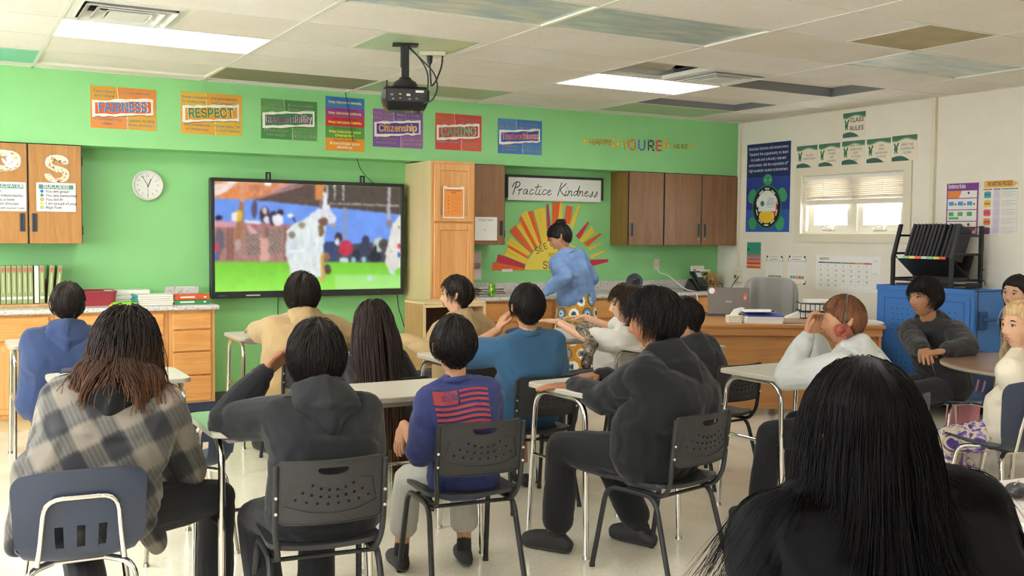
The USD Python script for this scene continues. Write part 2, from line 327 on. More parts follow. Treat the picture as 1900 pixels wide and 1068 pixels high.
# --- conduit and corner trim on the right wall
part(struct('trim_1', 'cream conduit on right wall'), 'conduit', bx(XR - .035, 5.83, .0, XR - .002, 5.865, H - .002), 'pipe_paint')
tr = struct('trim_2', 'cream conduit in the corner'); part(tr, 'conduit', bx(XR - .03, 8.262, 1.13, XR - .002, 8.29, H - .002), 'pipe_paint')
part(struct('baseboard_right'), 'baseboard', bx(XR - .012, YB, 0, XR - .0005, YF, .1), 'dark_grey')
part(struct('baseboard_front'), 'baseboard', bx(XL, YF - .012, 0, XR - .02, YF - .0005, .1), 'dark_grey')

# ------------------------------------------------------------------ ceiling: hung grid of 2 x 4 ft tiles
gx = lambda u: 1.22 * u - .597
gy = lambda r: 6.322 + .61 * r
ce = struct('ceiling', 'white suspended ceiling grid of pitted acoustic tiles')
part(ce, 'deck', bx(XL, YB, H + .28, XR, YF, H + .34), 'dark_void')
rng = np.random.default_rng(5)
special = {(1, 0), (4, 0), (4, -1), (3, -3), (2, -3), (5, -3), (0, 2), (2, 2), (3, 2), (5, 2), (5, -1), (5, 1), (1, -1), (2, 3), (1, 2)}
LAMPS = [(1, 0), (4, 0), (-1, 0), (0, -5), (2, -8), (5, -7)]
G = .013
def tile(u0, u1, r, z=H, mat=None, name='ceiling_tile', y0=None, y1=None, tilt=0.0, par=None):
    a, b = max(gx(u0), XL) + G, min(gx(u1), XR) - G; c, d = gy(r) + G if y0 is None else y0, min(gy(r + 1), YS) - G if y1 is None else y1
    c = max(c, YB + .005)
    if b - a < .03 or d - c < .03: return
    m = bx(a, c, z, b, d, z + .016)
    if tilt: v = m.vertices; v[:, 2] += (v[:, 1] - c) * tilt; m.vertices = v
    part(par or ce, name, m, mat or ('tile_a', 'tile_b', 'tile_c')[rng.integers(3)])
for r in range(-13, 4):
    for u in range(-2, 7):
        if (u, r) in special or (u, r) in LAMPS: continue
        if (u, r) == (4, -4): tile(4, 4.5, r); tile(4.5, 5, r, mat='stain_brown'); continue
        if (u, r) == (2, -1): tile(2, 2.42, r); tile(2.42, 2.95, r, mat='mint_panel', name='plastic_panel'); tile(2.95, 3, r); continue
        tile(u, u + 1, r)
tile(1.5, 2, -1); tile(1, 2, 2, z=H + .005, tilt=.02)
tile(5, 6, -1, z=H + .075, mat='tile_b'); tile(5, 6, 1, z=H + .06, mat='tile_a')
for u_, r_ in ((5, -1), (5, 1)):
    a_, b_, c_, d_ = gx(u_) + .0125, gx(u_ + 1) - .0125, gy(r_) + .0115, gy(r_ + 1) - .0115
    for q_ in ((a_, c_, a_ + .004, d_), (b_ - .004, c_, b_, d_), (a_ + .004, c_, b_ - .004, c_ + .004), (a_ + .004, d_ - .004, b_ - .004, d_)): part(ce, 'recess_side', bx(q_[0], q_[1], H + .0005, q_[2], q_[3], H + .09), 'metal_grey')
tile(2, 3, 2, mat='olive_panel', name='painted_panel'); tile(3, 4, 2, mat='sage_panel', name='painted_panel'); tile(5, 6, 2, mat='sage_panel', name='painted_panel'); tile(0, 1, 2, mat='teal_panel', name='painted_panel')
tile(2, 3, 3, z=H + .05, mat='dark_grey', name='painted_panel')
# grid bars
bar = lambda *a: bx(*a)
for u in range(-1, 7): part(ce, 'main_runner', bx(gx(u) - .012, YB, H - .003, gx(u) + .012, YS - .001, H + .03), 'grid_white')
for r in range(-13, 4):
    if gy(r) > YS - .02 or gy(r) < YB: continue
    for u in range(-2, 7):
        a, b = max(gx(u), XL) + .012, min(gx(u + 1), XR) - .012
        if b - a > .05: part(ce, 'cross_runner', bx(a, gy(r) - .011, H - .002, b, gy(r) + .011, H + .03), 'grid_white')
for uu, r in ((4.5, -4), (2.42, -1), (1.5, -1), (4.5, -1)): part(ce, 'cross_runner', bx(gx(uu) - .011, gy(r) + .011, H - .002, gx(uu) + .011, gy(r + 1) - .011, H + .03), 'grid_white')
part(ce, 'wall_angle', bx(XL, YS - .022, H - .003, XR, YS - .001, H + .02), 'grid_white'); part(ce, 'wall_angle', bx(XR - .022, YB, H - .003, XR - .001, YS - .023, H + .02), 'grid_white')
# lamps
names = {(1, 0): 'lit white fluorescent ceiling panel beside the left air vent', (4, 0): 'lit white fluorescent ceiling panel right of the projector'}
for k, (u, r) in enumerate(LAMPS):
    lab = names.get((u, r), 'lit white fluorescent ceiling panel above the back of the classroom')
    t = thing('ceiling_light', lab, 'ceiling light', group=None if (u, r) in names else 'ceiling lights behind the camera')
    a, b, c, d = max(gx(u), XL) + G, gx(u + 1) - G, max(gy(r), YB) + G, gy(r + 1) - G
    part(t, 'housing', cat_([bx(a, c, H + .015, a + .02, d, H + .09), bx(b - .02, c, H + .015, b, d, H + .09), bx(a + .02, c, H + .015, b - .02, c + .02, H + .09), bx(a + .02, d - .02, H + .015, b - .02, d, H + .09), bx(a, c, H + .09, b, d, H + .1)]), 'white_plastic')
    part(t, 'diffuser', bx(a, c, H + .006, b, d, H + .012), 'lamp_lit')
for (u, r, lab) in ((2, -3, 'unlit ceiling light with blue cloud print cover, nearest the top edge middle'), (3, -3, 'unlit ceiling light with blue cloud print cover, right of the projector mount'), (5, -3, 'unlit ceiling light with pale cloud cover beside the brown stained tile')):
    t = thing('covered_light', lab, 'ceiling light')
    a, b, c, d = gx(u) + G, gx(u + 1) - G, gy(r) + G, gy(r + 1) - G
    part(t, 'housing', bx(a, c, H + .03, b, d, H + .09), 'white_plastic'); part(t, 'cloud_cover', bx(a, c, H + .008, b, d, H + .016), 'cloud_panel')
# air vents: square four-way diffusers of stepped frames
def vent(u0, u1, r, lab, tilt=0.0):
    a, b, c, d = gx(u0) + G, gx(u1) - G, gy(r) + G, gy(r + 1) - G
    cx, cy, hx, hy = (a + b) / 2, (c + d) / 2, (b - a) / 2, (d - c) / 2
    t = thing('air_vent', lab, 'air vent', (cx, cy, H))
    def sq(k, z0, z1, w):
        X, Y = hx * k, hy * k; o = []
        P0 = [(-X, -Y), (X, -Y), (X, Y), (-X, Y)]; P1 = [(x * (1 - w / X), y * (1 - w / Y)) for x, y in P0]
        v, f = [], []
        for i in range(4):
            j = (i + 1) % 4; n = len(v)
            v += [(*P0[i], z0), (*P0[j], z0), (*P1[j], z1), (*P1[i], z1), (*P0[i], z0 + .004), (*P0[j], z0 + .004), (*P1[j], z1 + .004), (*P1[i], z1 + .004)]
            f += [[n, n + 3, n + 2], [n, n + 2, n + 1], [n + 4, n + 5, n + 6], [n + 4, n + 6, n + 7], [n, n + 1, n + 5], [n, n + 5, n + 4], [n + 3, n + 7, n + 6], [n + 3, n + 6, n + 2]]
        return trimesh.Trimesh(A(v), A(f), process=False)
    part(t, 'face_frame', sq(1.0, 0, -.004, .05), 'vent_white')
    for k in (.80, .60, .40): part(t, 'louver', sq(k, -.02, .03, .05), 'vent_white')
    part(t, 'centre_plate', bx(-.1, -.1, -.02, .1, .1, -.015), 'vent_white'); part(t, 'throat', bx(-hx * .84, -hy * .84, .06, hx * .84, hy * .84, .075), 'dark_grey')
vent(1, 1.5, -1, 'white stepped square air vent beside the left lit panel')
vent(4.5, 5, -1, 'white stepped square air vent beside the open ceiling tile')
t = thing('air_duct', 'crinkled foil duct seen through the open ceiling tile', 'duct', (gx(4.22), gy(-.45), H + .16), R=Rz(.25))
part(t, 'duct', moved(cyl(.13, -.22, .22, 20), R=Ry(math.pi / 2)), 'foil', 40)
# ------------------------------------------------------------------ things on the walls
prng = np.random.default_rng(11)
def wall_sheet(name, label, cat, corners, plane, group=None, thick=.0012, sheet='efeee8', gloss='print_matte', off=.002, sheet_mat=None):
    """a flat sheet hung where the photograph shows it; corners: left, top, right, bottom pixels. Returns path, width, height"""
    l, t, r, b = corners
    if plane == 'R': p0, p1, R = atX(l, t, XR - off), atX(r, b, XR - off), RIGHT; w = abs(p1[1] - p0[1])
    else: p0, p1, R = atY(l, t, plane - off), atY(r, b, plane - off), FRONT; w = abs(p1[0] - p0[0])
    h = abs(p1[2] - p0[2])
    p = thing(name, label, cat, (p0 + p1) / 2, R=R, group=group)
    if sheet_mat: part(p, 'sheet', rbx(-w / 2, -h / 2, 0, w / 2, h / 2, thick, .002), sheet_mat)
    else: part(p, 'sheet', Paint().add(bx(-w / 2, -h / 2, 0, w / 2, h / 2, thick), sheet), gloss)
    return p, w, h
def ragged(x0, x1, yl, yr, h, seed, n=12, j=.05):
    r = np.random.default_rng(seed); xs = np.linspace(x0, x1, n)
    mid = yl + (yr - yl) * (xs - x0) / (x1 - x0)
    top = [(x, m + h / 2 * (1 + r.uniform(-j, j) * 2)) for x, m in zip(xs, mid)]; bot = [(x, m - h / 2 * (1 + r.uniform(-j, j) * 2)) for x, m in zip(xs, mid)]
    return top + bot[::-1]
SER = [('fairness', (167, 158, 290, 243), 'orange', 'e0893c', 'd8a03a', 'd9622f', '3f7fc4', 'FAIRNESS', (('Take turns', 'and share'), ('Play by the rules',), ('Avoid blaming', 'others'), ('Listen to the', 'ideas of others'))),
 ('respect', (335, 169, 449, 253), 'yellow', 'e3a73a', 'dcb543', 'e39a35', '2f8a5b', 'RESPECT', (('Show respect', 'to everyone'), ('Use good manners', 'and language'), ('Be considerate', 'of feelings'), ('Never bully, hit', 'or hurt others'))),
 ('responsibility', (484, 182, 588, 262), 'green', '4c8f50', '5ea05a', '2f8648', '8a3f86', 'Responsibility', (('Practice', 'self-control'), ('Be accountable', 'for your choices'), ('Finish what', 'you begin'), ('Do your best', 'and keep trying'))),
 ('citizenship', (692, 201, 784, 276), 'purple', '7d52a3', '9560a5', '5a3f96', 'e0a63a', 'Citizenship', (('Help make', 'things better'), ('Respect authority', 'and the laws'), ('Protect the', 'environment'), ('Be active in', 'the community'))),
 ('caring', (808, 209, 893, 281), 'red', 'cf4036', 'd8502f', 'c8353a', '3f9e5f', 'CARING', (('Show that', 'you care'), ('Help people', 'in need'), ('Forgive others',), ('Be kind to', 'everyone'))),
 ('trust', (924, 219, 1005, 288), 'blue', '3f78bd', '4a86c6', '2f55a6', 'd8503c', 'Trustworthiness', (('Be honest', 'and sincere'), ('Do what you', 'say you will do'), ('Keep your', 'promises'), ('Be loyal and', 'do what is right')))]
for k, (nm, cor, hue, c1, c2, cb, ct, word, quads) in enumerate(SER):
    p, w, h = wall_sheet('poster', f'{hue} character poster reading {word} on the green soffit', 'poster', cor, YS, sheet=c1, gloss='print_gloss')
    q = Paint(); z = .0016
    q.rect(-w * .5, h * .02, -w * .1, h * .5, c2, z); q.rect(.06 * w, -h * .5, w * .5, 0, c2, z)
    q.line([(-w * .1, h * .5), (-w * .08, h * .2)], .005, 'f0e4c0', z + .0004); q.line([(w * .05, -h * .1), (w * .06, -h * .5)], .005, 'f0e4c0', z + .0004)
    part(p, 'panels', q, 'print_gloss')
    q = Paint(); q.poly(ragged(-w * .47, w * .46, -h * .06, h * .06, h * .40, k), '5a4632', .0022).poly(ragged(-w * .475, w * .455, -h * .045, h * .075, h * .40, k), 'f0ebe0', .0028).poly(ragged(-w * .43, w * .42, -h * .035, h * .06, h * .28, k + 20), cb, .0034)
    part(p, 'torn_banner', q, 'print_gloss')
    q = Paint(); rot = math.atan2(h * .07, w * .8); tw = w * .74 if len(word) < 12 else w * .8; th = h * .225 if len(word) < 9 else h * .18
    q.text(word, 0.0, -th * .42 + h * .01, th, 'f3efe2', .0040, True, 'c', tw * 1.03, rot).text(word, -.002, -th * .42 + h * .01 + .001, th * .98, ct, .0046, True, 'c', tw, rot)
    part(p, 'title', q, 'print_gloss')
    q = Paint(); pos = ((-w * .29, h * .40), (w * .2, h * .40), (-w * .24, -h * .26), (w * .26, -h * .26))
    for (x, y), ls in zip(pos, quads):
        for i, s in enumerate(ls):
            q.text(s, x, y - i * h * .105 - h * .05, h * .062, 'f2ead6', .0026, True, 'c', min(len(s) * h * .052, w * .44)); q.text(s, x, y - i * h * .105 - h * .05, h * .062, '4a3a2c', .0031, False, 'c', min(len(s) * h * .051, w * .43))
    part(p, 'lettering', q, 'print_gloss')
# --- tall rainbow saying
p, w, h = wall_sheet('saying_poster', 'tall rainbow striped poster of sayings, partly under a hanging wire', 'poster', (604, 178, 676, 282), YS, sheet='3f7fb8', gloss='print_gloss')
q = Paint(); rows = [('3f7fc0', 'Watch your thoughts,', ('they become words.',), '2a5a90'), ('9a4a94', 'Watch your words,', ('they become actions.',), '6a2f70'), ('c83a46', 'Watch your actions,', ('they become habits.',), '8e2530'), ('5ba04e', 'Watch your habits,', ('they become your', 'character.'), '356f36'), ('eb9a2e', 'Watch your character,', ('it becomes your', 'destiny.'), 'b05a20')]
ys = [.5, .30, .13, -.045, -.265, -.5]; t = Paint()
for i, (c, a, b, dk) in enumerate(rows):
    y1, y0 = ys[i] * h, ys[i + 1] * h; q.rect(-w / 2, y0, w / 2, y1, c, .0016)
    t.text(a, 0, y1 - h * .052, h * .032, dk, .0022, True, 'c', w * .62)
    for j, s in enumerate(b): t.text(s, 0, y1 - h * (.118 + .068 * j), h * .045, 'f2e13a' if i < 4 else 'f4f1ea', .0022, True, 'c', min(w * .86, len(s) * w * .052))
part(p, 'colour_bands', q, 'print_gloss'); part(p, 'lettering', t, 'print_gloss')
# --- HAPPY YOU'RE HERE cut-out lettering
c0 = atY(1183, 268, YS - .004); p = thing('wall_lettering', 'cut-out paper letters reading HAPPY YOU\'RE HERE on the green soffit', 'lettering', c0, R=FRONT)
def lx(px, py): a = atY(px, py, YS - .004) - c0; return a[0], a[2]
for s, xs, y, hh, cols in (('HAPPY', (1093, 1103, 1112, 1120, 1127), 269, 13, ['c99a3a'] * 5), ('YOURE', (1152, 1165, 1184, 1202, 1217), 277.5, 22, ['c2b23a', 'e27a3c', '3f7fc0', '46415c', 'dc4a3c']), ('HERE', (1250, 1257, 1264, 1271), 275.5, 10, ['b08a34'] * 4)):
    for ch, x, c in zip(s, xs, cols):
        X, Y = lx(x, y + (x - xs[0]) * .03); hm = hh * 8.9 / FOC * 1.0
        m = text_flat(ch, hm, True); m = m.copy(); wd = m.vertices[:, 0].max()
        g = Paint().add(moved(m, (X, Y, .001)), c)
        if s == 'YOURE':
            for i in range(7): g.disc(X + wd * (.2 + .1 * (i % 2) * 5), Y + hm * (.08 + i * .14), .006, 'f2e3b8', .0016, 3)
        part(p, 'letter', g, 'print_matte')
for x, y in ((1085, 261), (1138, 258), (1146, 267), (1138, 271), (1236, 262), (1232, 271), (1240, 270), (1283, 271)):
    X, Y = lx(x, y); a = np.arange(10) * TAU / 10; rr = np.where(np.arange(10) % 2, .019, .03)
    part(p, 'flower', Paint().poly(np.c_[X + rr * np.cos(a), Y + rr * np.sin(a)], 'e8bd4a', .001).disc(X, Y, .009, 'f0dc8a', .0016), 'print_matte')
# --- clock
c0 = atY(273, 344, YF - .003); p = thing('wall_clock', 'round white wall clock with silver rim showing five to one', 'clock', c0, R=FRONT)
part(p, 'rim', lathe([(0, 0), (.118, 0), (.121, .012), (.121, .034), (.113, .04), (.106, .034), (.105, .022), (0, .022)], 40), 'white_plastic', 40)
q = Paint().disc(0, 0, .104, 'ecebe6', .0235, 12)
for i in range(60): a = i * TAU / 60; q.line([(.093 * math.sin(a), .093 * math.cos(a)), (.099 * math.sin(a), .099 * math.cos(a))], .0022 if i % 5 == 0 else .0009, '3a3a3a', .024)
part(p, 'dial', q, 'print_matte'); q = Paint()
for i in range(1, 13): a = i * TAU / 12; q.text(str(i), .078 * math.sin(a), .078 * math.cos(a) - .007, .015, '4a4a4a', .0242, False, 'c')
part(p, 'numerals', q, 'print_matte')
part(p, 'hour_hand', Paint().line([(0, -.012), (.027, .052)], .006, '202020', .0262), 'print_matte'); part(p, 'minute_hand', Paint().line([(.008, -.014), (-.043, .074)], .0035, '202020', .0272), 'print_matte')
part(p, 'second_hand', Paint().line([(0, .02), (0, -.09)], .0015, '404040', .0280), 'print_matte')
# --- framed sign in brush script: letters as hand-drawn strokes
c0 = (atY(938, 326, YF - .03) + atY(1116, 373, YF - .03)) / 2; w, h = 1.13, .245
p = thing('kindness_sign', 'long white wooden sign reading Practice Kindness in black script', 'sign', c0, R=FRONT)
part(p, 'board', rbx(-w / 2 + .02, -h / 2, 0, w / 2 - .02, h / 2 - .02, .018, .003), 'paper')
part(p, 'frame', cat_([rbx(-w / 2, h / 2 - .022, -.004, w / 2, h / 2, .03, .002), rbx(w / 2 - .02, -h / 2 + .02, -.004, w / 2, h / 2 - .023, .03, .002), rbx(-w / 2, -h / 2 + .02, -.004, -w / 2 + .02, h / 2 - .023, .03, .002)]), 'black_plastic')
S = {'P': [[(.18, 0), (.3, .9)], [(.02, .55), (.12, .85), (.38, 1.0), (.6, .85), (.55, .6), (.3, .5)]], 'r': [[(0, .3), (.12, .42), (.14, .35), (.1, 0)], [(.12, .3), (.25, .45), (.34, .4)]],
 'a': [[(.36, .36), (.2, .44), (.05, .25), (.1, .02), (.25, .08), (.38, .42), (.34, .05), (.48, .05)]], 'c': [[(.34, .38), (.2, .44), (.05, .22), (.14, .0), (.4, .14)]], 't': [[(.22, .85), (.12, .1), (.22, 0), (.34, .1)], [(0, .58), (.42, .66)]],
 'i': [[(.08, .42), (.04, .06), (.12, 0), (.24, .12)], [(.12, .62), (.14, .65)]], 'e': [[(.05, .2), (.3, .3), (.24, .44), (.08, .34), (.06, .08), (.2, 0), (.4, .14)]],
 'K': [[(.22, 1.0), (.1, 0)], [(.62, .95), (.2, .48), (.4, .2), (.7, 0)]], 'n': [[(.0, .4), (.06, .42), (.02, 0)], [(.04, .2), (.2, .42), (.3, .36), (.28, .04), (.4, .06)]], 'd': [[(.34, .38), (.18, .42), (.04, .2), (.12, 0), (.3, .12), (.44, .9), (.36, .06), (.46, .04)]],
 's': [[(.08, .04), (.24, .2), (.26, .46), (.34, .2), (.26, -.02), (.08, -.02)]]}
wd = dict(P=.5, r=.34, a=.46, c=.38, t=.32, i=.22, e=.38, K=.62, n=.4, d=.46, s=.34)
q = Paint(); x = -w / 2 + .05
for ch in 'Practice Kindness':
    if ch == ' ': x += .06; continue
    for st in S[ch]:
        st = rounded(st, .2, 4) if len(st) > 2 else A(st); q.line([(x + a * .142 + b * .028, -h / 2 + .055 + b * .128) for a, b in st], .0085 if ch in 'PK' else .007, '2a2a2c', .0186)
    x += wd[ch] * .142 + .005
part(p, 'lettering', q, 'print_matte')
# --- paper sun with rays
c0 = atY(1030, 490, YF - .004); p = thing('paper_sun', 'paper sun with red, orange and yellow rays reading SEE YOU SHINE', 'wall display', c0, R=FRONT)
def sx(x, y): a = atY(870 + x / 6.674, 370 + y / 6.674, YF - .004) - c0; return (a[0], a[2])
RED, ORG, YEL = 'cf3f55', 'f06a38', 'eed050'
rays = [((285, 875), (300, 770), (690, 850), (690, 872), ORG), ((340, 770), (362, 675), (690, 800), (688, 850), RED), ((430, 690), (480, 590), (735, 740), (700, 800), YEL), ((475, 600), (495, 565), (730, 690), (715, 735), ORG),
 ((455, 540), (520, 460), (770, 660), (730, 700), YEL), ((500, 390), (575, 320), (790, 640), (765, 665), ORG), ((585, 320), (670, 265), (825, 600), (795, 630), YEL), ((615, 240), (690, 200), (840, 590), (812, 605), ORG), ((640, 185), (720, 135), (875, 560), (850, 590), YEL),
 ((700, 155), (785, 138), (895, 540), (868, 560), ORG), ((800, 130), (940, 95), (975, 525), (900, 545), YEL), ((960, 60), (985, 60), (1030, 520), (975, 520), RED), ((1035, 35), (1130, 35), (1095, 300), (1030, 300), ORG), ((1130, 15), (1160, 15), (1150, 300), (1098, 300), YEL), ((1200, 72), (1285, 90), (1250, 300), (1180, 300), ORG),
 ((1355, 60), (1380, 75), (1285, 380), (1245, 300), YEL), ((1470, 275), (1488, 285), (1370, 490), (1320, 450), RED), ((1520, 325), (1562, 405), (1400, 540), (1360, 500), YEL), ((1625, 415), (1640, 430), (1470, 585), (1420, 540), ORG), ((1640, 535), (1648, 548), (1490, 630), (1470, 600), YEL), ((1685, 622), (1690, 640), (1510, 730), (1505, 690), YEL), ((1725, 738), (1725, 770), (1500, 830), (1500, 745), RED)]
for k, (a, b, c, d, col) in enumerate(rays):
    pl = Polygon([sx(*a), sx(*b), sx(*c), sx(*d)]).buffer(0); z = .001 + .0007 * (k % 3)
    g = Paint().add(prism(pl, z, z + .0005), col)
    cx, cy = np.mean([sx(*a), sx(*b)], 0); ex, ey = np.mean([sx(*c), sx(*d)], 0)
    for i in range(5):
        t0 = .06 + i * .1; g.line([(cx + (ex - cx) * t0 - .006, cy + (ey - cy) * t0), (cx + (ex - cx) * (t0 + .045) + .006, cy + (ey - cy) * (t0 + .045))], .0022, 'a8842f' if col == YEL else 'b84a2c', z + .0008)
    part(p, 'ray', g, 'print_matte')
disc = Polygon([sx(685, 872), sx(720, 760), sx(800, 640), sx(900, 550), sx(990, 515), sx(1080, 520), sx(1290, 560), sx(1420, 660), sx(1500, 800), sx(1510, 872)])
g = Paint().add(prism(disc, .0035, .0042), 'f0d85c')
for s, x, y, hh in (('SEE', 905, 640, .062), ('YOU', 1030, 705, .035), ('SHINE', 1080, 855, .075)):
    X, Y = sx(x, y); g.text(s, X, Y, hh, '6a5a3a', .0046, False, 'c', None, .42 if s == 'SEE' else 0.0)
part(p, 'sun_disc', g, 'print_matte')
p, w, h = wall_sheet('wall_label', 'small blank white label below the lowest orange sun ray', 'label', (931, 499, 951, 504), YF, off=.0062)
# --- small framed notice by the tall cabinet
p, w, h = wall_sheet('framed_notice', 'white notice with thin red border beside the tall oak cabinet', 'notice', (868, 466, 893, 518), YF)
q = Paint()
for a, b, c, d in ((-.46, -.46, .46, -.45), (-.46, .45, .46, .46), (-.46, -.46, -.445, .46), (.445, -.46, .46, .46)): q.rect(a * w, b * h, c * w, d * h, 'c03a4a', .0016)
q.rect(-.44 * w, -.44 * h, .44 * w, .44 * h, 'ead9d4', .0014)
for i, s in enumerate(('Did you', 'try your', 'best?')): q.text(s, .42 * w, h * (.02 - i * .075), .022, '3a3a40', .002, True, 'r')
part(p, 'print', q, 'print_matte')
# --- wall outlet and white charger cable
c0 = atY(1218, 490, YF - .002); p = thing('wall_outlet', 'ivory double wall outlet above the granite backsplash', 'outlet', c0, R=FRONT)
part(p, 'cover_plate', rbx(-.04, -.058, 0, .04, .058, .007, .003), 'ivory_plastic')
for y in (-.024, .024):
    s = part(p, 'socket', rbx(-.017, y - .016, .007, .017, y + .016, .0085, .0015), 'white_plastic'); part(s, 'slot', cat_([bx(-.008, y - .003, .0085, -.006, y + .006, .009), bx(.006, y - .003, .0085, .008, y + .006, .009)]), 'black_plastic')
c0 = atX(1371, 512, XR - .002); p = thing('junction_box', 'beige conduit outlet box in the corner above the granite counter', 'outlet box', c0, R=RIGHT)
part(p, 'box', rbx(-.05, -.07, .0, .05, .07, .045, .006), 'ivory_plastic'); part(p, 'plug', rbx(-.012, -.02, .045, .012, .014, .062, .004), 'dark_grey')
# ------------------------------------------------------------------ right wall sheets
GRN = '4e7a63'
def rule_card(cor, lines, lab, big=False):
    p, w, h = wall_sheet('rule_card', lab, 'sign', cor, 'R', sheet='eadfca')
    q = Paint(); xs = np.linspace(-.5, .5, 13)
    q.poly([(x * w, (.30 + .06 * math.sin(x * 7 + 1.2) + .10 * x * x) * h) for x in xs] + [(.5 * w, .5 * h), (-.5 * w, .5 * h)], '8fae86', .0016)
    q.poly([(x * w, (.35 + .06 * math.sin(x * 7 + 1.2) + .10 * x * x) * h) for x in xs] + [(.5 * w, .5 * h), (-.5 * w, .5 * h)], GRN, .002)
    q.poly([(-.5 * w, -.5 * h)] + [((-.5 + t) * w, (-.34 - .16 * (t / .72) ** 3 + .07 * math.sin(t * 4)) * h) for t in np.linspace(0, .72, 9)] + [(.22 * w, -.5 * h)], '466a62', .002)
    part(p, 'green_waves', q, 'print_matte')
    q = Paint().poly(Point(-.34 * w, -.02 * h).buffer(.075 * w).union(LineString([(-.34 * w, 0), (-.40 * w, .18 * h)]).buffer(.03 * w)).union(LineString([(-.33 * w, 0), (-.25 * w, .20 * h)]).buffer(.03 * w)).union(LineString([(-.36 * w, 0), (-.38 * w, -.17 * h)]).buffer(.022 * w)).union(LineString([(-.32 * w, 0), (-.29 * w, -.17 * h)]).buffer(.022 * w)), '3d7a55', .002)
    part(p, 'emblem', q, 'print_matte')
    q = Paint(); n = len(lines); hh = h * (.17 if big else .085)
    for i, s in enumerate(lines): q.text(s, .12 * w, h * ((.08 if big else .02) + (n - 1) * (.15 if big else .075) - i * (.34 if big else .155)) - hh / 2 - h * .03, hh, '54565a', .002, big, 'c', min(w * .66, len(s) * hh * .82))
    part(p, 'lettering', q, 'print_matte')
rule_card((1565, 211, 1605.5, 252), ('CLASS', 'RULES'), 'green-waved card reading CLASS RULES near the ceiling', True)
for cor, ls in (((1479, 272, 1516, 310), ('FOLLOW', 'DIRECTIONS')), ((1520, 268, 1558, 308), ('RESPECT', 'OTHERS', 'AND', 'YOURSELF')), ((1563, 263, 1604, 303), ('KEEP YOUR', 'HANDS AND', 'FEET', 'TO YOUR', 'SELF')), ((1609, 259, 1652, 300), ('USE', 'KIND', 'WORDS AND', 'ACTIONS')), ((1656, 253, 1701, 297), ('KEEP THE', 'CLASSROOM', 'CLEAN'))):
    rule_card(cor, ls, 'green-waved card reading ' + ' '.join(ls) + ' above the window')
# --- turtle banner
p, w, h = wall_sheet('turtle_banner', 'tall dark blue banner with green turtle and white school pledge', 'banner', (1387, 269, 1464, 430), 'R', sheet='26315f')
q = Paint(); q.rect(-.5 * w, -.5 * h, .5 * w, .12 * h, '2c3f8c', .0016).rect(-.5 * w, -.5 * h, .5 * w, -.25 * h, '2f5fae', .0018)
for i in range(26): q.disc(prng.uniform(-.47, .47) * w, prng.uniform(-.47, .12) * h, prng.uniform(.002, .005), 'b9c6e4', .002, 2)
part(p, 'night_sky', q, 'print_gloss')
q = Paint(); T = lambda x, y: ((x - 238) / 330 * w, (397 - y) / 700 * h)
for (cx, cy, rx, ry, rot) in ((238, 335, 36, 44, 0), (120, 462, 30, 58, -.5), (352, 458, 30, 58, .5), (125, 680, 30, 52, .35), (336, 682, 32, 56, -.35)):
    e = affinity.rotate(affinity.scale(Point(0, 0).buffer(1, quad_segs=8), rx / 330 * w, ry / 700 * h), rot, use_radians=True); X, Y = T(cx, cy); q.poly(affinity.translate(e, X, Y), '3f9a6a', .0022)
X, Y = T(235, 550); sh = affinity.translate(affinity.scale(Point(0, 0).buffer(1, quad_segs=12), 112 / 330 * w, 175 / 700 * h), X, Y)
q.poly(sh, '2f7d57', .0026); part(p, 'turtle', q, 'print_gloss')
q = Paint(); in1 = affinity.scale(sh, .92, .93); in2 = affinity.scale(sh, .70, .74); q.poly(in1.difference(in2), '22262c', .003)
for i in range(10):
    a = i * TAU / 10 + .3; cx, cy = X + .081 * 2.0 * w / .6 * math.cos(a) * .88, Y + .205 * h * math.sin(a); q.poly(affinity.rotate(sbox(cx - .032, cy - .008, cx + .032, cy + .008), math.degrees(a) + 90), 'd8dccf', .0034)
q.poly(in2.intersection(sbox(-1, Y, 1, 1)), 'dfe3da', .003).poly(in2.intersection(sbox(-1, -1, X, Y)), '24262a', .003).poly(in2.intersection(sbox(X, -1, 1, Y + .06)), 'd23a40', .0032).poly(in2.intersection(Polygon([(X - .2, Y - .4), (X - .1, Y - .06), (X, Y - .02), (X + .1, Y - .06), (X + .2, Y - .4)])), 'e9c43c', .0036)
part(p, 'shell', q, 'print_gloss')
q = Paint().disc(*T(222, 338), .008, 'f0f0ea', .003).disc(*T(256, 338), .008, 'f0f0ea', .003); part(p, 'eyes', q, 'print_gloss')
q = Paint().rect(-.20 * w, -.27 * h, .20 * w, -.10 * h, 'dfe3e2', .0042).disc(-.11 * w, -.18 * h, .028, '3f7a58', .0046, 4)
for i in range(6): q.rect(.0, -.125 * h - i * .02 * h, .17 * w, -.120 * h - i * .02 * h, '8d9894', .0046)
part(p, 'pasted_sheet', q, 'print_matte')
q = Paint()
for i, s in enumerate(('Brockton Schools will ensure every', '"student the opportunity to learn', 'in a safe and culturally relevant', 'environment, with the expectation of"', 'high academic student achievement.')): q.text(s, 0, (.43 - i * .062) * h, .030, 'e6e8ee', .002, False, 'c', w * (.9 if i != 2 else .8))
part(p, 'lettering', q, 'print_gloss')
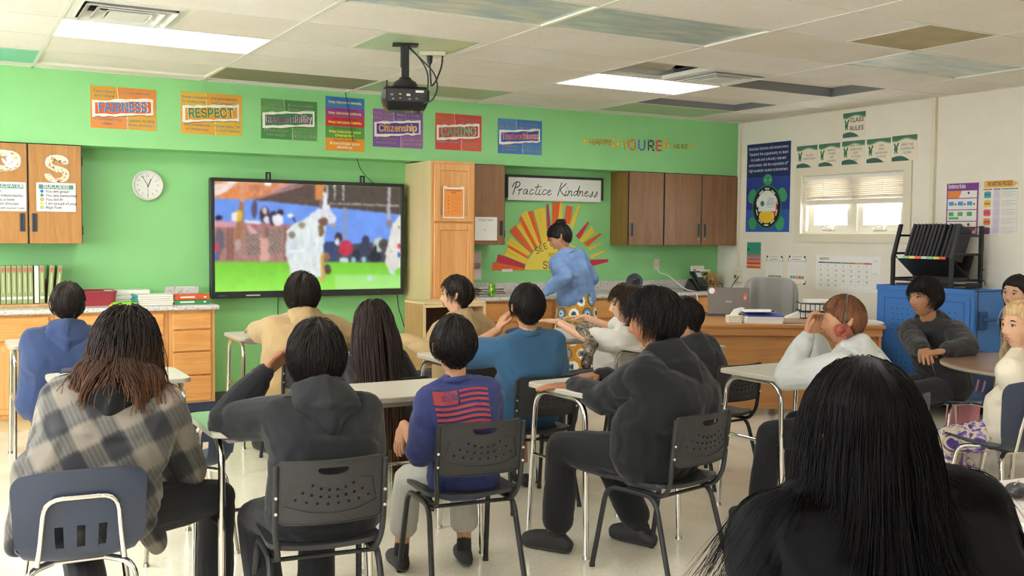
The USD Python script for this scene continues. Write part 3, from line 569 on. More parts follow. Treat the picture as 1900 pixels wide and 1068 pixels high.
# --- coloured strips sheet, two checklists, big calendar
p, w, h = wall_sheet('strip_chart', 'small teal sheet with striped coloured lines below the turtle banner', 'notice', (1386.5, 449, 1411, 498), 'R', sheet='3f9a80')
q = Paint().disc(-.38 * w, .22 * h, .014, '2d4a44', .0016)
for i, c in enumerate(('d8697a', '7fa6c0', 'e0684a', 'e88f5a', 'c84a7a', 'd8bd55', 'e0603f')): q.rect(-.5 * w, (.02 - (i + 1) * .073) * h, .5 * w, (.02 - i * .073) * h, c, .0016); q.rect(-.3 * w, (-.035 - i * .073) * h, .3 * w, (-.03 - i * .073) * h, '5a4a44', .002)
for i in range(4): q.rect(-.25 * w, (.40 - i * .08) * h, .35 * w, (.41 - i * .08) * h, '2a5f50', .0016)
part(p, 'print', q, 'print_matte')
for cor, lab, cols in (((1422, 473, 1452, 527), 'white checklist with dark corners, left of the pair under the turtle banner', ('d9b36a', '8a93a0', '6aaecb', '6fa86a', 'd86a6a')), ((1463, 473, 1495, 529), 'white checklist with dark corners, nearest the wall calendar', ('8fa0aa', '6fb3d8', 'd8a25a', 'dc6a5a', '9fb04a'))):
    p, w, h = wall_sheet('checklist', lab, 'notice', cor, 'R'); q = Paint()
    for sx_ in (-1, 1):
        for y in (.45, -.46): q.disc(sx_ * .42 * w, y * h, .012, '3c4a55', .0016, 3)
        q.rect(sx_ * .49 * w - .003, -.47 * h, sx_ * .49 * w + .003, -.34 * h, '3c4a55', .0016); q.rect(sx_ * .48 * w - .003, .26 * h, sx_ * .48 * w + .003, .42 * h, '6a7a80', .0016)
    q.rect(-.28 * w, .44 * h, .28 * w, .47 * h, 'e6b9a2', .0016).rect(-.3 * w, .36 * h, .2 * w, .375 * h, '6a6a6a', .0016).rect(-.44 * w, .30 * h, .44 * w, .31 * h, '55606a', .0016).rect(-.4 * w, -.49 * h, .3 * w, -.47 * h, 'e6a98a', .0016)
    for i in range(9): q.rect(-.42 * w, (.26 - i * .05) * h, .42 * w, (.262 - i * .05) * h, 'a8acb2', .0016); q.rect((-.40 + i * .1) * w, -.14 * h, (-.396 + i * .1) * w, .28 * h, 'b4b8bc', .0016)
    for i, c in enumerate(cols): q.rect((-.38 + i * .16) * w, -.30 * h, (-.24 + i * .16) * w, -.20 * h, c, .0018)
    part(p, 'print', q, 'print_matte')
p, w, h = wall_sheet('wall_calendar', 'large white monthly wall calendar with coloured heading stripe', 'calendar', (1515, 473, 1634, 544), 'R')
q = Paint(); cols = ('4a6a80', '55758a', '5d8a78', '6a9474', 'c8695a', 'c9a05a', 'c84a5a')
q.text('MONTH', -.44 * w, .37 * h, .022, '4a4a4a', .0016, True)
for i in range(7):
    q.rect((-.46 + i * .118) * w, .28 * h, (-.346 + i * .118) * w, .315 * h, cols[i], .0016)
    for j in range(5 if i < 3 else 4): q.text(str(i + 1 + 7 * j), (-.43 + i * .118) * w, (.19 - j * .145) * h, .016, '5a5a5a', .0016, True)
for j in range(6): q.rect(-.46 * w, (.27 - j * .145) * h, .366 * w, (.274 - j * .145) * h, 'b9bbb8', .0016)
for i in range(8): q.rect((-.462 + i * .118) * w, -.455 * h, (-.46 + i * .118) * w, .28 * h, 'c4c6c2', .0016)
for j in range(6): q.rect(.38 * w, (-.02 - j * .07) * h, .48 * w, (-.017 - j * .07) * h, 'b9bbb8', .0016)
q.text('NOTES', .385 * w, .36 * h, .010, '8a8a8a', .0016).text('GOALS', .385 * w, .01 * h, .010, '8a8a8a', .0016)
part(p, 'print', q, 'print_matte')
# --- sentence rules and writing process charts
p, w, h = wall_sheet('sentence_chart', 'purple-bordered chart reading Sentence Rules behind the laptop rack', 'poster', (1757.5, 341, 1813, 437), 'R', sheet='8f5a98', gloss='print_gloss')
q = Paint().rect(-.5 * w, .37 * h, .5 * w, .5 * h, '7d4190', .0016).text('Sentence Rules', -.46 * w, .405 * h, .036, 'f0e8f0', .002, True, 'l', .56 * w)
for y0, y1 in ((.22, .355), (.0, .205), (-.22, -.015), (-.46, -.235)): q.rect(-.46 * w, y0 * h, .46 * w, y1 * h, 'ece6e2', .0018)
q.poly([(-.46 * w, .22 * h), (-.10 * w, .22 * h), (-.02 * w, .355 * h), (-.46 * w, .355 * h)], 'e88a4a', .0022).disc(.2 * w, .31 * h, .010, '4a4a4a', .0022)
for i in range(3): q.rect((-.42 + i * .29) * w, .075 * h, (-.26 + i * .29) * w, .15 * h, '4f9ad8', .0022); q.rect((-.42 + i * .29) * w, -.125 * h, (-.26 + i * .29) * w, -.05 * h, '55b06a', .0022); q.disc((-.2 + i * .29) * w, .1 * h, .008, '444444', .0022, 3)
q.rect(-.42 * w, -.19 * h, -.10 * w, -.145 * h, '5fb878', .0022).rect(.05 * w, -.40 * h, .44 * w, -.34 * h, 'c8405a', .0022).disc(-.05 * w, -.30 * h, .012, '5a6a4a', .0022, 3).disc(.22 * w, -.29 * h, .012, '6a5a5a', .0022, 3)
part(p, 'print', q, 'print_gloss')
p, w, h = wall_sheet('writing_chart', 'white chart reading THE WRITING PROCESS with five coloured blobs', 'poster', (1825.5, 336, 1886, 434), 'R', sheet='e6e2da', gloss='print_gloss')
q = Paint().poly([(-.48 * w, .37 * h), (.36 * w, .37 * h), (.50 * w, .435 * h), (.36 * w, .5 * h), (-.48 * w, .5 * h)], 'edb45a', .0016).text('THE WRITING PROCESS', -.40 * w, .405 * h, .034, '4a4038', .002, True, 'l', .74 * w)
for a, b, c in ((-.5, -.24, 'c84a50'), (-.20, .0, '6a5a9a'), (.03, .5, '4a9a80')): q.rect(a * w, .33 * h, b * w, .35 * h, c, .0016)
q.rect(-.2 * w, -.48 * h, .0, .32 * h, 'd6cede', .0014)
for i, c in enumerate(('4fa3b5', 'eebc44', 'e2566a', 'ea7f4c', '8a4a8a')):
    y = .24 - i * .17; q.poly(unary_union([Point((-.37 + dx * .05) * w, (y + dy * .025) * h).buffer(.055 * w) for dx in (-1, 0, 1) for dy in (-1, 1)]), c, .0018); q.rect(-.45 * w, (y - .008) * h, -.29 * w, (y + .008) * h, '6a5048', .0022)
    for j in range(4): q.rect(-.17 * w, (y + .05 - j * .03) * h, -.04 * w, (y + .054 - j * .03) * h, '8a84a0', .0018); q.rect(.05 * w, (y + .05 - j * .03) * h, (.46 - .1 * (j % 2)) * w, (y + .054 - j * .03) * h, '8a8a86', .0018)
part(p, 'print', q, 'print_gloss')
# ------------------------------------------------------------------ wall display with its moving picture held still
def inside(px, py, poly):
    poly = A(poly, float); r = np.zeros(px.shape, bool); j = len(poly) - 1
    for i in range(len(poly)):
        (xi, yi), (xj, yj) = poly[i], poly[j]
        c = (yi > py) != (yj > py); r ^= c & (px < (xj - xi) * (py - yi) / (yj - yi + 1e-9) + xi); j = i
    return r
def tv_picture(nx=264, ny=150):
    u, v = np.meshgrid(np.linspace(0, 1, nx), np.linspace(0, 1, ny)); r = np.random.default_rng(3)
    X = 36 + u * 1536; Y0 = 65 + .0325 * (X - 38); Y1 = 985 - .0224 * (X - 32); Y = Y0 + v * (Y1 - Y0)
    N = lambda s, k=0: meshkit.fbm(np.stack([X / s, Y / s, np.full_like(X, k)], -1), 4, k)
    n1, n2 = N(60, 1), N(22, 2)
    X += (n1 - .5) * 16 + (n2 - .5) * 10; Y += (n2 - .5) * 12
    im = np.zeros((ny, nx, 3)); rgb = lambda h: A([int(h[i:i + 2], 16) for i in (0, 2, 4)], float)
    im[:] = rgb('6f98f0') * (.92 + .16 * n1[..., None])
    def P(poly, c, jit=.12):
        m = inside(X, Y, poly); im[m] = (rgb(c) * (1 - jit / 2 + jit * n2[..., None]))[m]
    def E(cx, cy, rx, ry, c, jit=.15):
        m = ((X - cx) / rx) ** 2 + ((Y - cy) / ry) ** 2 < 1; im[m] = (rgb(c) * (1 - jit / 2 + jit * n2[..., None]))[m]
    P([(330, 220), (760, 60), (1650, 60), (1650, 350), (1100, 292), (850, 276), (500, 237)], '5d4b45', .3)
    P([(860, 60), (1650, 60), (1650, 345), (1000, 285), (930, 250)], '51483f', .25)
    P([(-9, 0), (770, 40), (340, 215), (-9, 210)], 'd98a62', .5); P([(330, 205), (700, 95), (760, 95), (380, 210)], 'c47e6c', .2); P([(-9, 100), (230, 60), (120, 160), (-9, 210)], 'f3ddd0', .2); P([(90, 170), (240, 110), (330, 200), (120, 205)], 'e58a4a', .2)
    E(450, 88, 30, 18, 'fff4ea'); P([(230, 70), (275, 70), (265, 240), (228, 240)], 'd89a72'); P([(835, 95), (915, 95), (895, 218), (832, 220)], 'd6884a'); P([(955, 245), (1560, 265), (1560, 275), (955, 253)], 'c8bfb8')
    for x in (990, 1062): P([(x, 95), (x + 13, 95), (x + 8, 225), (x, 225)], 'd8dbe2')
    P([(928, 95), (940, 95), (932, 260), (922, 260)], 'dfe6ee'); P([(1460, 115), (1485, 115), (1478, 400), (1452, 400)], 'b7b0b4'); P([(1075, 285), (1105, 285), (1092, 560), (1068, 560)], '8f96ae'); P([(868, 220), (892, 220), (888, 320), (868, 320)], '7b7480')
    P([(-9, 400), (650, 425), (650, 740), (-9, 740)], 'a87e74', .35); P([(-9, 395), (200, 405), (200, 445), (-9, 445)], 'd794a0'); P([(270, 415), (660, 425), (660, 445), (270, 440)], 'b06a70')
    for x in (55, 130, 160, 430, 575): P([(x, 450), (x + 22, 450), (x + 22, 720), (x, 720)], '8a5a50')
    P([(270, 420), (310, 430), (430, 560), (360, 560)], 'e3a7ac'); P([(390, 540), (470, 540), (460, 725), (385, 725)], 'd9a596')
    for (a, b, c, d) in ((450, 470, 565, 660), (285, 500, 385, 680)):
        m = (X > a) & (X < c) & (Y > b) & (Y < d); k = (np.mod(X + Y, 34) < 12) | (np.mod(X - Y, 34) < 12); im[m] = np.where(k[..., None], rgb('b59a94'), rgb('5c4a3e'))[m]
    P([(230, 230), (262, 250), (240, 600), (190, 600), (205, 400)], 'a9714e', .3); P([(200, 300), (250, 320), (235, 400), (180, 390)], 'e0b53a'); P([(165, 330), (210, 320), (205, 400), (165, 395)], 'f2e9e4')
    E(68, 370, 28, 22, '2a2430'); E(345, 300, 24, 75, '59506e'); E(425, 345, 38, 70, '3d3040'); E(425, 310, 18, 30, 'e3c5b6'); E(440, 385, 24, 30, 'e4dce4'); E(490, 370, 30, 60, '3a3244'); E(545, 325, 28, 24, '3a2b2c'); E(528, 385, 45, 50, 'eceaf2'); P([(265, 385), (390, 400), (390, 420), (265, 412)], 'e8e6f2')
    E(75, 560, 42, 95, '6a626c'); E(55, 615, 22, 45, 'c84a66'); E(48, 690, 16, 35, '3f6ac8'); E(215, 590, 24, 50, 'b99f98')
    P([(900, 570), (1020, 560), (1020, 745), (900, 745)], '3a466e', .3); P([(1000, 600), (1450, 560), (1450, 745), (1000, 745)], '4a4658', .4)
    for (x, y, rx, ry, c) in ((1028, 530, 34, 40, '46333c'), (1090, 620, 62, 66, 'c2364a'), (1262, 560, 36, 46, '393c55'), (1245, 650, 80, 70, '3c4054'), (1345, 690, 60, 55, '2d2f38'), (1380, 590, 46, 62, 'b9c8c0'), (1420, 590, 38, 48, '4d4a44'), (1350, 625, 12, 36, '23252a'), (1180, 680, 36, 50, '2f3240'), (1015, 565, 18, 30, 'dfe3ee')): E(x, y, rx, ry, c, .3)
    E(1075, 720, 40, 26, 'bfe0e2'); E(1160, 720, 22, 26, '8ec0d8'); E(1250, 715, 22, 24, '93bccd')
    g = Y > 735 + 8 * (n2 - .5); t = np.clip((Y - 735) / 250, 0, 1)[..., None]; im[g] = ((rgb('78c837') * (1 - t) + rgb('98f254') * t) * (.95 + .1 * n1[..., None]))[g]
    w = (g & (X > 1000) & (Y > 840))[..., None] * .45; im[:] = im * (1 - w) + rgb('c4f2b8') * w
    def feathers(poly, s, base='e9f2f2'):
        m = inside(X, Y, poly); f = N(s, 7); st = meshkit.fbm(np.stack([X / 14, Y / 70, np.full_like(X, 4)], -1), 3, 9)
        col = rgb(base) * (.86 + .2 * st[..., None]); col = np.where((f > .80)[..., None], rgb('8d7a5a') * (.8 + .4 * st[..., None]), col); im[m] = np.minimum(col, 255)[m]
    E(630, 350, 22, 18, 'f2f5fa'); P([(640, 365), (655, 358), (678, 410), (668, 418)], '3c3c46')
    feathers([(600, 480), (660, 410), (720, 395), (790, 350), (850, 320), (905, 335), (920, 450), (900, 620), (880, 860), (640, 860), (600, 700)], 42)
    feathers([(590, 560), (640, 470), (690, 600), (650, 720), (590, 690)], 30, 'dfeaf0'); feathers([(900, 160), (922, 155), (935, 260), (960, 265), (955, 340), (880, 330), (900, 250)], 300, 'f4f8ff'); feathers([(790, 340), (870, 290), (960, 300), (1010, 370), (990, 430), (900, 400), (820, 390)], 60, 'e9edf6')
    E(900, 400, 42, 34, '7a5546'); E(880, 470, 26, 55, '84664c'); E(925, 690, 30, 36, '96684a'); E(935, 795, 32, 42, '53463c'); E(640, 510, 28, 30, '8b8170'); E(725, 430, 30, 26, '9a8f72'); E(985, 430, 22, 18, 'a59c94'); P([(620, 640), (735, 628), (742, 645), (625, 660)], 'f4f6fa')
    P([(880, 660), (905, 660), (915, 900), (880, 900)], 'c9a45a', .4)
    feathers([(1500, 420), (1560, 350), (1600, 350), (1600, 760), (1480, 830), (1430, 740), (1450, 600)], 34, 'eceadf'); E(1468, 415, 26, 30, '8f7f86'); E(1560, 600, 16, 22, 'd8486a'); E(1560, 675, 14, 22, '3f5ab8'); feathers([(1270, 860), (1310, 840), (1330, 880), (1290, 895)], 300, 'd3f2e4'); feathers([(1480, 790), (1530, 780), (1520, 840), (1485, 835)], 300, 'd5e9ee')
    sm = im.copy()
    for ax in (0, 1) * 3: sm = (np.roll(sm, 1, ax) + 2 * sm + np.roll(sm, -1, ax)) / 4
    sm[0], sm[-1], sm[:, 0], sm[:, -1] = im[0], im[-1], im[:, 0], im[:, -1]
    c = np.clip(sm * .93 + 16, 0, 255) / 255
    return np.where(c <= .04045, c / 12.92, ((c + .055) / 1.055) ** 2.4), u, v
TVY = 8.50
tl, br = atY(392, 329, TVY), atY(745, 547, TVY); w, h = 1.722, .998
tc = A([(1.95 + 3.668) / 2, TVY, .445 + CAM_H - h / 2 + .0])
tv = thing('wall_display', 'large black-framed wall screen showing dancers in white feathers on grass', 'screen', tc, R=FRONT)
part(tv, 'housing', cat_([rbx(-w / 2, -h / 2, -.07, w / 2, h / 2, -.004, .006)]), 'black_plastic')
part(tv, 'bezel', cat_([rbx(-w / 2, h / 2 - .028, -.004, w / 2, h / 2, .012, .003), rbx(-w / 2, -h / 2 + .055, -.004, -w / 2 + .03, h / 2 - .028, .012, .003), rbx(w / 2 - .03, -h / 2 + .055, -.004, w / 2, h / 2 - .028, .012, .003), rbx(-w / 2, -h / 2, -.004, w / 2, -h / 2 + .055, .016, .003)]), 'black_plastic')
c, u, v = tv_picture(); ny, nx = u.shape
vv = np.c_[(-w / 2 + .03 + u * (w - .06)).ravel(), (h / 2 - .028 - v * (h - .083)).ravel(), np.full(u.size, -.002)]
i, j = np.meshgrid(np.arange(ny - 1), np.arange(nx - 1), indexing='ij'); a = (i * nx + j).ravel(); f = np.vstack([np.c_[a, a + nx, a + nx + 1], np.c_[a, a + nx + 1, a + 1]])
q = Paint(); q.add(trimesh.Trimesh(vv, f, process=False), c.reshape(-1, 3)); part(tv, 'picture', q, 'screen_image')
part(tv, 'port_cover', cat_([bx(-.80, -h / 2 + .018, .016, -.74, -h / 2 + .026, .0165)]), 'chair_blue'); part(tv, 'marker_pen', moved(cyl(.007, -.06, .06, 8), (-.52, -h / 2 + .022, .024), Ry(math.pi / 2)), 'rivet'); part(tv, 'status_light', bx(.6, -h / 2 + .02, .016, .62, -h / 2 + .03, .0168), 'chair_blue')
for x in (-.375, .47): part(tv, 'mount_bracket', cat_([rbx(x - .022, h / 2 + .001, -.03, x - .008, h / 2 + .05, -.01, .002), rbx(x + .008, h / 2 + .001, -.03, x + .022, h / 2 + .05, -.01, .002), rbx(x - .022, h / 2 + .05, -.03, x + .022, h / 2 + .062, -.01, .002)]), 'black_metal')
part(tv, 'wall_mount', bx(-.4, -.3, -.119, .4, .3, -.0705), 'black_metal')
# wires: from the ceiling down the soffit to the display, and below the display
def cable(name, lab, pts, r, mat='black_plastic', cat='cable'): return single(name, tube(rounded(pts, .1, 5), r, 6), mat, lab, cat, 30)
cable('hanging_wire', 'thin black wire from the ceiling over the rainbow poster to the screen', [atY(640, 166, YS - .012), atY(648, 215, YS - .012), atY(655, 265, YS - .012), atY(668, 315, 8.45), atY(690, 338, 8.46), atY(706, 345, 8.47)], .003)
cable('screen_wire', 'black wire looping between screen corner and tall cabinet', [atY(762, 302, YF - .01), atY(751, 322, YF - .01), atY(761, 345, YF - .01), atY(757, 368, YF - .01), atY(748, 372, YF - .01)], .003)
cable('power_wire', 'black wire hanging from the right underside of the screen', [atY(737, 545, YF - .02), atY(739, 570, YF - .02), atY(744, 585, YF - .02), atY(750, 606, YF - .02)], .004)
cable('signal_wire', 'black wire hanging under the middle of the screen', [atY(517, 548, YF - .02), atY(515, 570, YF - .02), atY(517, 600, YF - .02)], .004)
# ------------------------------------------------------------------ ceiling projector
mt = atZ(752, 82, H); 
pj = thing('projector', 'black ceiling projector on a dark pole mount with looping cables', 'projector', mt, R=Rz(-.35) * .74)
L = .52
part(pj, 'ceiling_plate', rbx(-.11, -.07, -.014, .11, .07, -.001, .004), 'black_metal')
part(pj, 'pole', cat_([rbx(-.032, -.02, -.29, .032, .02, -.01, .004), rbx(-.04, -.012, -.20, -.033, .012, -.02, .002)]), 'black_metal')
part(pj, 'swivel', lathe([(0, -.375), (.10, -.375), (.11, -.355), (.095, -.325), (.06, -.305), (.045, -.285), (0, -.285)], 24), 'black_metal', 30)
body = trimesh.convex.convex_hull(np.vstack([rbx(-.20, -.14, -.515, .20, .16, -.376, .03).vertices, rbx(-.17, -.10, -.575, .17, .13, -.53, .02).vertices]))
part(pj, 'body', body, 'black_gloss', 30)
q = Paint()
Tm = np.eye(4); Tm[:3, :3] = FRONT; Tm[:3, 3] = (0, -.1412, 0)
pq = Paint().rect(-.16, -.505, .18, -.40, '2e2f33', 0)
for i, (x, y, s, c) in enumerate(((-.12, -.49, .012, '8a8a8a'), (-.05, -.485, .010, 'c8a83a'), (.02, -.49, .016, 'd8d8d8'), (-.05, -.52, .008, 'c8a83a'), (.03, -.525, .010, '9a9a9a'), (.09, -.52, .012, '777777'), (-.11, -.525, .008, 'aaaaaa'))): pq.rect(x - s, y + .04 - s * .6, x + s, y + .04 + s * .6, c, .001)
pq.rect(.08, -.43, .15, -.41, 'e4e4e0', .001)
for k in range(len(pq.v)): pq.v[k] = pq.v[k] @ Tm[:3, :3].T + Tm[:3, 3]
part(pj, 'socket_panel', pq, 'print_gloss')
part(pj, 'lens', moved(cyl(.045, 0, .03, 24), (.1, .165, -.52), Rx(-math.pi / 2)), 'black_gloss', 30)
part(pj, 'foot', cyl(.03, -.60, -.576, 14, c=(.1, -.06)), 'black_plastic', 30)
part(pj, 'antenna', cyl(.008, -.375, -.32, 8, c=(-.16, -.06)), 'black_plastic', 30)
for k, pts in enumerate(([(.03, 0, -.02), (.14, -.06, -.14), (.25, -.12, -.26), (.27, -.16, -.40), (.22, -.18, -.5), (.15, -.145, -.52)], [(.02, 0, -.02), (.12, -.05, -.12), (.19, -.08, -.24), (.19, -.12, -.38), (.15, -.145, -.49)])):
    part(pj, 'cable', tube(rounded(pts, .12, 5), .0065, 7), 'black_plastic', 40)
ob = thing('ceiling_outlet', 'ivory outlet strip with black plug beside the projector mount', 'outlet', atZ(803, 95, H), R=Rz(-.5))
part(ob, 'cover_plate', rbx(-.085, -.03, -.03, .085, .03, -.001, .004), 'ivory_plastic'); part(ob, 'plug', lathe([(0, -.09), (.008, -.09), (.018, -.07), (.02, -.0305), (0, -.0305)], 12, (-.02, 0)), 'black_plastic', 30)
part(ob, 'cord', tube(rounded([(-.02, 0, -.085), (-.015, 0, -.16), (-.01, 0, -.235), (.02, 0, -.2), (.06, 0, -.1), (.065, 0, -.03)], .05, 5), .006, 7), 'black_plastic', 40)
# ------------------------------------------------------------------ cabinets and worktops
CT = .88                                                    # worktop height
def raised_front(par, name, x0, z0, x1, z1, y, mat, knob=None, flat=False):
    d = part(par, name, rbx(x0, y - .02, z0, x1, y, z1, .004), mat)
    if not flat:
        e = .045 if z1 - z0 > .3 else .028
        part(d, 'panel', rbx(x0 + e, y - .026, z0 + e, x1 - e, y - .0202, z1 - e, .005), mat)
    return d
def base_unit(x0, x1, lab, kind):
    t = thing('base_cabinet', lab, 'cabinet'); yf = 8.03
    part(t, 'carcass', bx(x0, yf, .1, x1, YF - .015, CT - .037), 'oak'); part(t, 'toe_kick', bx(x0, yf + .06, 0, x1, YF - .015, .0995), 'oak_side')
    g = .012; zt = CT - .055
    if kind == 'drawers':
        zs = [.13, .335, .52, .69, zt]
        for a, b in zip(zs[:-1], zs[1:]): part(t, 'drawer', rbx(x0 + .03, yf - .02, a + g / 2, x1 - .03, yf, b - g / 2, .006), 'oak_flat')
    else:
        n = kind; w = (x1 - x0 - .04) / n
        for i in range(n):
            a, b = x0 + .02 + i * w + g, x0 + .02 + (i + 1) * w - g
            part(t, 'drawer', rbx(a, yf - .02, zt - .17, b, yf, zt, .006), 'oak_flat'); raised_front(t, 'door', a, .13, b, zt - .2, yf, 'oak')
    return t
xl = [atY(p, 600, 8.02)[0] for p in (100, 312)]
base_unit(-.62, xl[0], 'oak base cabinet at the left edge behind the boy in the navy hoodie', 2)
base_unit(xl[0] + .003, xl[1], 'oak base cabinet with door between the navy hoodie and the plaid shirt', 2)
base_unit(xl[1] + .003, 1.865, 'oak four-drawer cabinet at the right end of the left worktop', 'drawers')
single('worktop', rbx(-.65, 7.985, CT - .035, 1.895, YF - .002, CT, .008), 'granite', 'speckled grey worktop on the left oak cabinets', 'worktop')
xs = [4.2, 5.0, 5.82, 6.65, 7.46]
for a, b, l in zip(xs[:-1], xs[1:], ('oak base cabinet behind the boy in the teal shirt', 'oak base cabinet in front of the standing woman in denim', 'oak base cabinet just right of the patterned skirt', 'oak base cabinet behind the grey laptop')): base_unit(a + .0015, b - .0015, l, 2)
single('worktop', rbx(4.17, 7.985, CT - .035, 7.47, YF - .002, CT, .008), 'granite', 'long speckled grey worktop along the right half of the green wall', 'worktop')
single('backsplash', rbx(4.17, YF - .024, CT + .0005, 7.44, YF - .001, CT + .1, .004), 'granite', 'speckled granite backsplash strip behind the long right worktop', 'backsplash')
def wall_unit(x0, x1, lab, doors, handles, side='laminate_side', mat='laminate_walnut', z0=1.35, z1=2.09):
    t = thing('wall_cabinet', lab, 'cabinet'); yf = 8.322
    part(t, 'carcass', bx(x0, yf, z0, x1, YF - .002, z1), side)
    w = (x1 - x0) / doors
    for i in range(doors):
        a, b = x0 + i * w + .006, x0 + (i + 1) * w - .006
        d = part(t, 'door', rbx(a, yf - .022, z0 + .001, b, yf - .001, z1 - .004, .002), mat)
        [part(d, 'edge_band', bx(q_ - .0019, yf - .0215, z0 + .002, q_ + .0019, yf - .001, z1 - .005), 'edge_black') for q_ in (a - .0022, b + .0022)]
        hx = a + .035 if handles[i] == 'l' else b - .035
        h = part(d, 'handle', rbx(hx - .018, yf - .03, z0 + .09, hx + .018, yf - .0222, z0 + .225, .004), 'handle_steel'); part(h, 'grip_recess', rbx(hx - .011, yf - .032, z0 + .098, hx + .005, yf - .0302, z0 + .217, .001), 'handle_dark')
        if mat == 'laminate_walnut' and doors == 2: part(d, 'lock', moved(cyl(.006, 0, .004, 10), (hx, yf - .0222, z0 + .065), Rx(math.pi / 2)), 'rivet')
    if doors == 1 or mat == 'laminate_light':
        for z in (z0 + .1, z1 - .12): part(t, 'hinge', bx(x1 + .0005, yf - .02, z - .035, x1 + .004, yf + .01, z + .035), 'edge_black')
    return t
wall_unit(.205, .948, 'light brown wall cabinet with paper letters in the upper left corner', 2, 'rl', 'edge_black', 'laminate_light')
wall_unit(4.166, 4.61, 'single-door brown wall cabinet beside the tall oak cupboard', 1, 'r')
wall_unit(6.03, 6.472, 'single-door walnut wall cabinet with visible left side panel', 1, 'l')
wall_unit(6.478, 7.462, 'two-door walnut wall cabinet in the room corner', 2, 'rl')
# --- tall oak cupboard
t = thing('tall_cabinet', 'tall light oak cupboard with an orange sheet on its upper door', 'cabinet')
X0, X1, yf = 3.735, 4.155, 8.06
part(t, 'carcass', bx(X0, yf, 0, X1, YF - .002, 2.085), 'oak_side'); part(t, 'face_frame', cat_([bx(X0, yf - .018, .0, X0 + .03, yf - .0005, 2.085), bx(X1 - .03, yf - .018, 0, X1, yf - .0005, 2.085), bx(X0 + .03, yf - .018, 2.05, X1 - .03, yf - .0005, 2.085), bx(X0 + .03, yf - .018, 1.53, X1 - .03, yf - .0005, 1.565), bx(X0 + .03, yf - .018, .0, X1 - .03, yf - .0005, .1)]), 'oak')
for a, b in ((1.555, 2.06), (.09, 1.54)):
    d = part(t, 'door', cat_([rbx(X0 + .018, yf - .038, a, X0 + .075, yf - .0185, b, .004), rbx(X1 - .075, yf - .038, a, X1 - .018, yf - .0185, b, .004), rbx(X0 + .075, yf - .038, b - .06, X1 - .075, yf - .0185, b, .004), rbx(X0 + .075, yf - .038, a, X1 - .075, yf - .0185, a + .06, .004)]), 'oak')
    part(d, 'panel', bx(X0 + .0755, yf - .028, a + .0605, X1 - .0755, yf - .019, b - .0605), 'oak')
# --- open low bookcase standing in front of it
fy = 7.62; bx0, bx1, bz = atY(785, 562, fy)[0], atY(901, 560, fy)[0], atY(785, 561, fy)[2]
t = thing('low_bookcase', 'open low wooden bookcase in front of the tall oak cupboard', 'bookcase'); by = 8.0
part(t, 'side_panel', bx(bx0, fy, 0, bx0 + .02, by, bz - .02), 'shelf_wood'); part(t, 'side_panel', bx(bx1 - .02, fy, 0, bx1, by, bz - .02), 'shelf_wood'); part(t, 'top', rbx(bx0 - .002, fy - .004, bz - .0195, bx1 + .002, by, bz, .003), 'oak_side'); part(t, 'back_panel', bx(bx0 + .021, by - .012, .06, bx1 - .021, by, bz - .021), 'cabinet_dark')
for z in (.05, .33, .6): part(t, 'shelf', bx(bx0 + .0205, fy + .012, z, bx1 - .0205, by - .013, z + .018), 'shelf_wood')
part(t, 'front_edge', cat_([bx(bx0, fy - .006, 0, bx0 + .024, fy - .0005, bz - .02), bx(bx1 - .024, fy - .006, 0, bx1, fy - .0005, bz - .02), bx(bx0 + .024, fy - .006, bz - .045, bx1 - .024, fy - .0005, bz - .02)]), 'oak_side')
# ------------------------------------------------------------------ sheets on the doors
def letter(ch, cor, lab, seed):
    l, tp, r, b = cor; p0, p1 = atY(l, tp, 8.298), atY(r, b, 8.298); w, h = p1[0] - p0[0], p0[2] - p1[2]
    t = thing('paper_letter', lab, 'letter', ((p0[0] + p1[0]) / 2, 8.298, p1[2]), R=FRONT)
    m = text_flat(ch, h / 1.02, True); m.vertices[:, 0] *= w / m.vertices[:, 0].max(); m.vertices[:, 0] -= w / 2
    part(t, 'outline', Paint().add(moved(m, (0, -.0, 0.0)), 'f1ece0').add(moved(m, (0.004, 0, 0.0003)), 'f1ece0').add(moved(m, (-.004, 0, .0002)), 'f1ece0'), 'print_matte')
    r_ = np.random.default_rng(seed); q = Paint().add(moved(m, (0, 0, .0008), np.diag([.95, .95, 1])), 'e6d9b8')
    tr = trimesh.Trimesh(m.vertices, m.faces, process=False); pts = tr.triangles_center; ar = tr.area_faces; pick = r_.choice(len(pts), 46, p=ar / ar.sum())
    for i in pick:
        a, bq = r_.dirichlet((1, 1, 1)), tr.triangles[i]; x, y = (a @ bq)[:2] * .93; s = r_.uniform(.006, .013); q.poly(affinity.rotate(sbox(x - s, y - s * .35, x + s, y + s * .35), r_.uniform(0, 180)), ('d9805c', 'a7b9a6', '8c7d92', 'e0b28c', 'efe9dc', '5c4f50')[r_.integers(6)], .0012 + .00005 * r_.integers(8))
    part(t, 'patchwork', q, 'print_matte'); return t, w, h
letter('S', (83, 287, 128, 337), 'patchwork paper letter S on the left wall cabinet', 3)
t, w, h = letter('P', (-18, 277, 39, 335), 'patchwork paper letter P with white tulip on the left wall cabinet', 4)
part(t, 'tulip', Paint().poly([(.02, .09), (-.02, .13), (-.03, .16), (-.012, .155), (.025, .115), (.065, .155), (.085, .16), (.075, .125), (.04, .085)], 'f4f2ee', .003).poly([(-.0, .16), (.012, .125), (.03, .12), (.045, .145), (.04, .175), (.02, .20)], 'f6f4f0', .0032), 'print_matte')
p, w, h = wall_sheet('door_notice', 'white sheet with green heading SUCCESS on the left wall cabinet', 'notice', (67, 338, 141, 393), 8.298)
q = Paint().rect(-.44 * w, .28 * h, .44 * w, .43 * h, '5f8f78', .0016).text('SUCCESS', 0, .31 * h, .028, 'f4f4ee', .002, True, 'c')
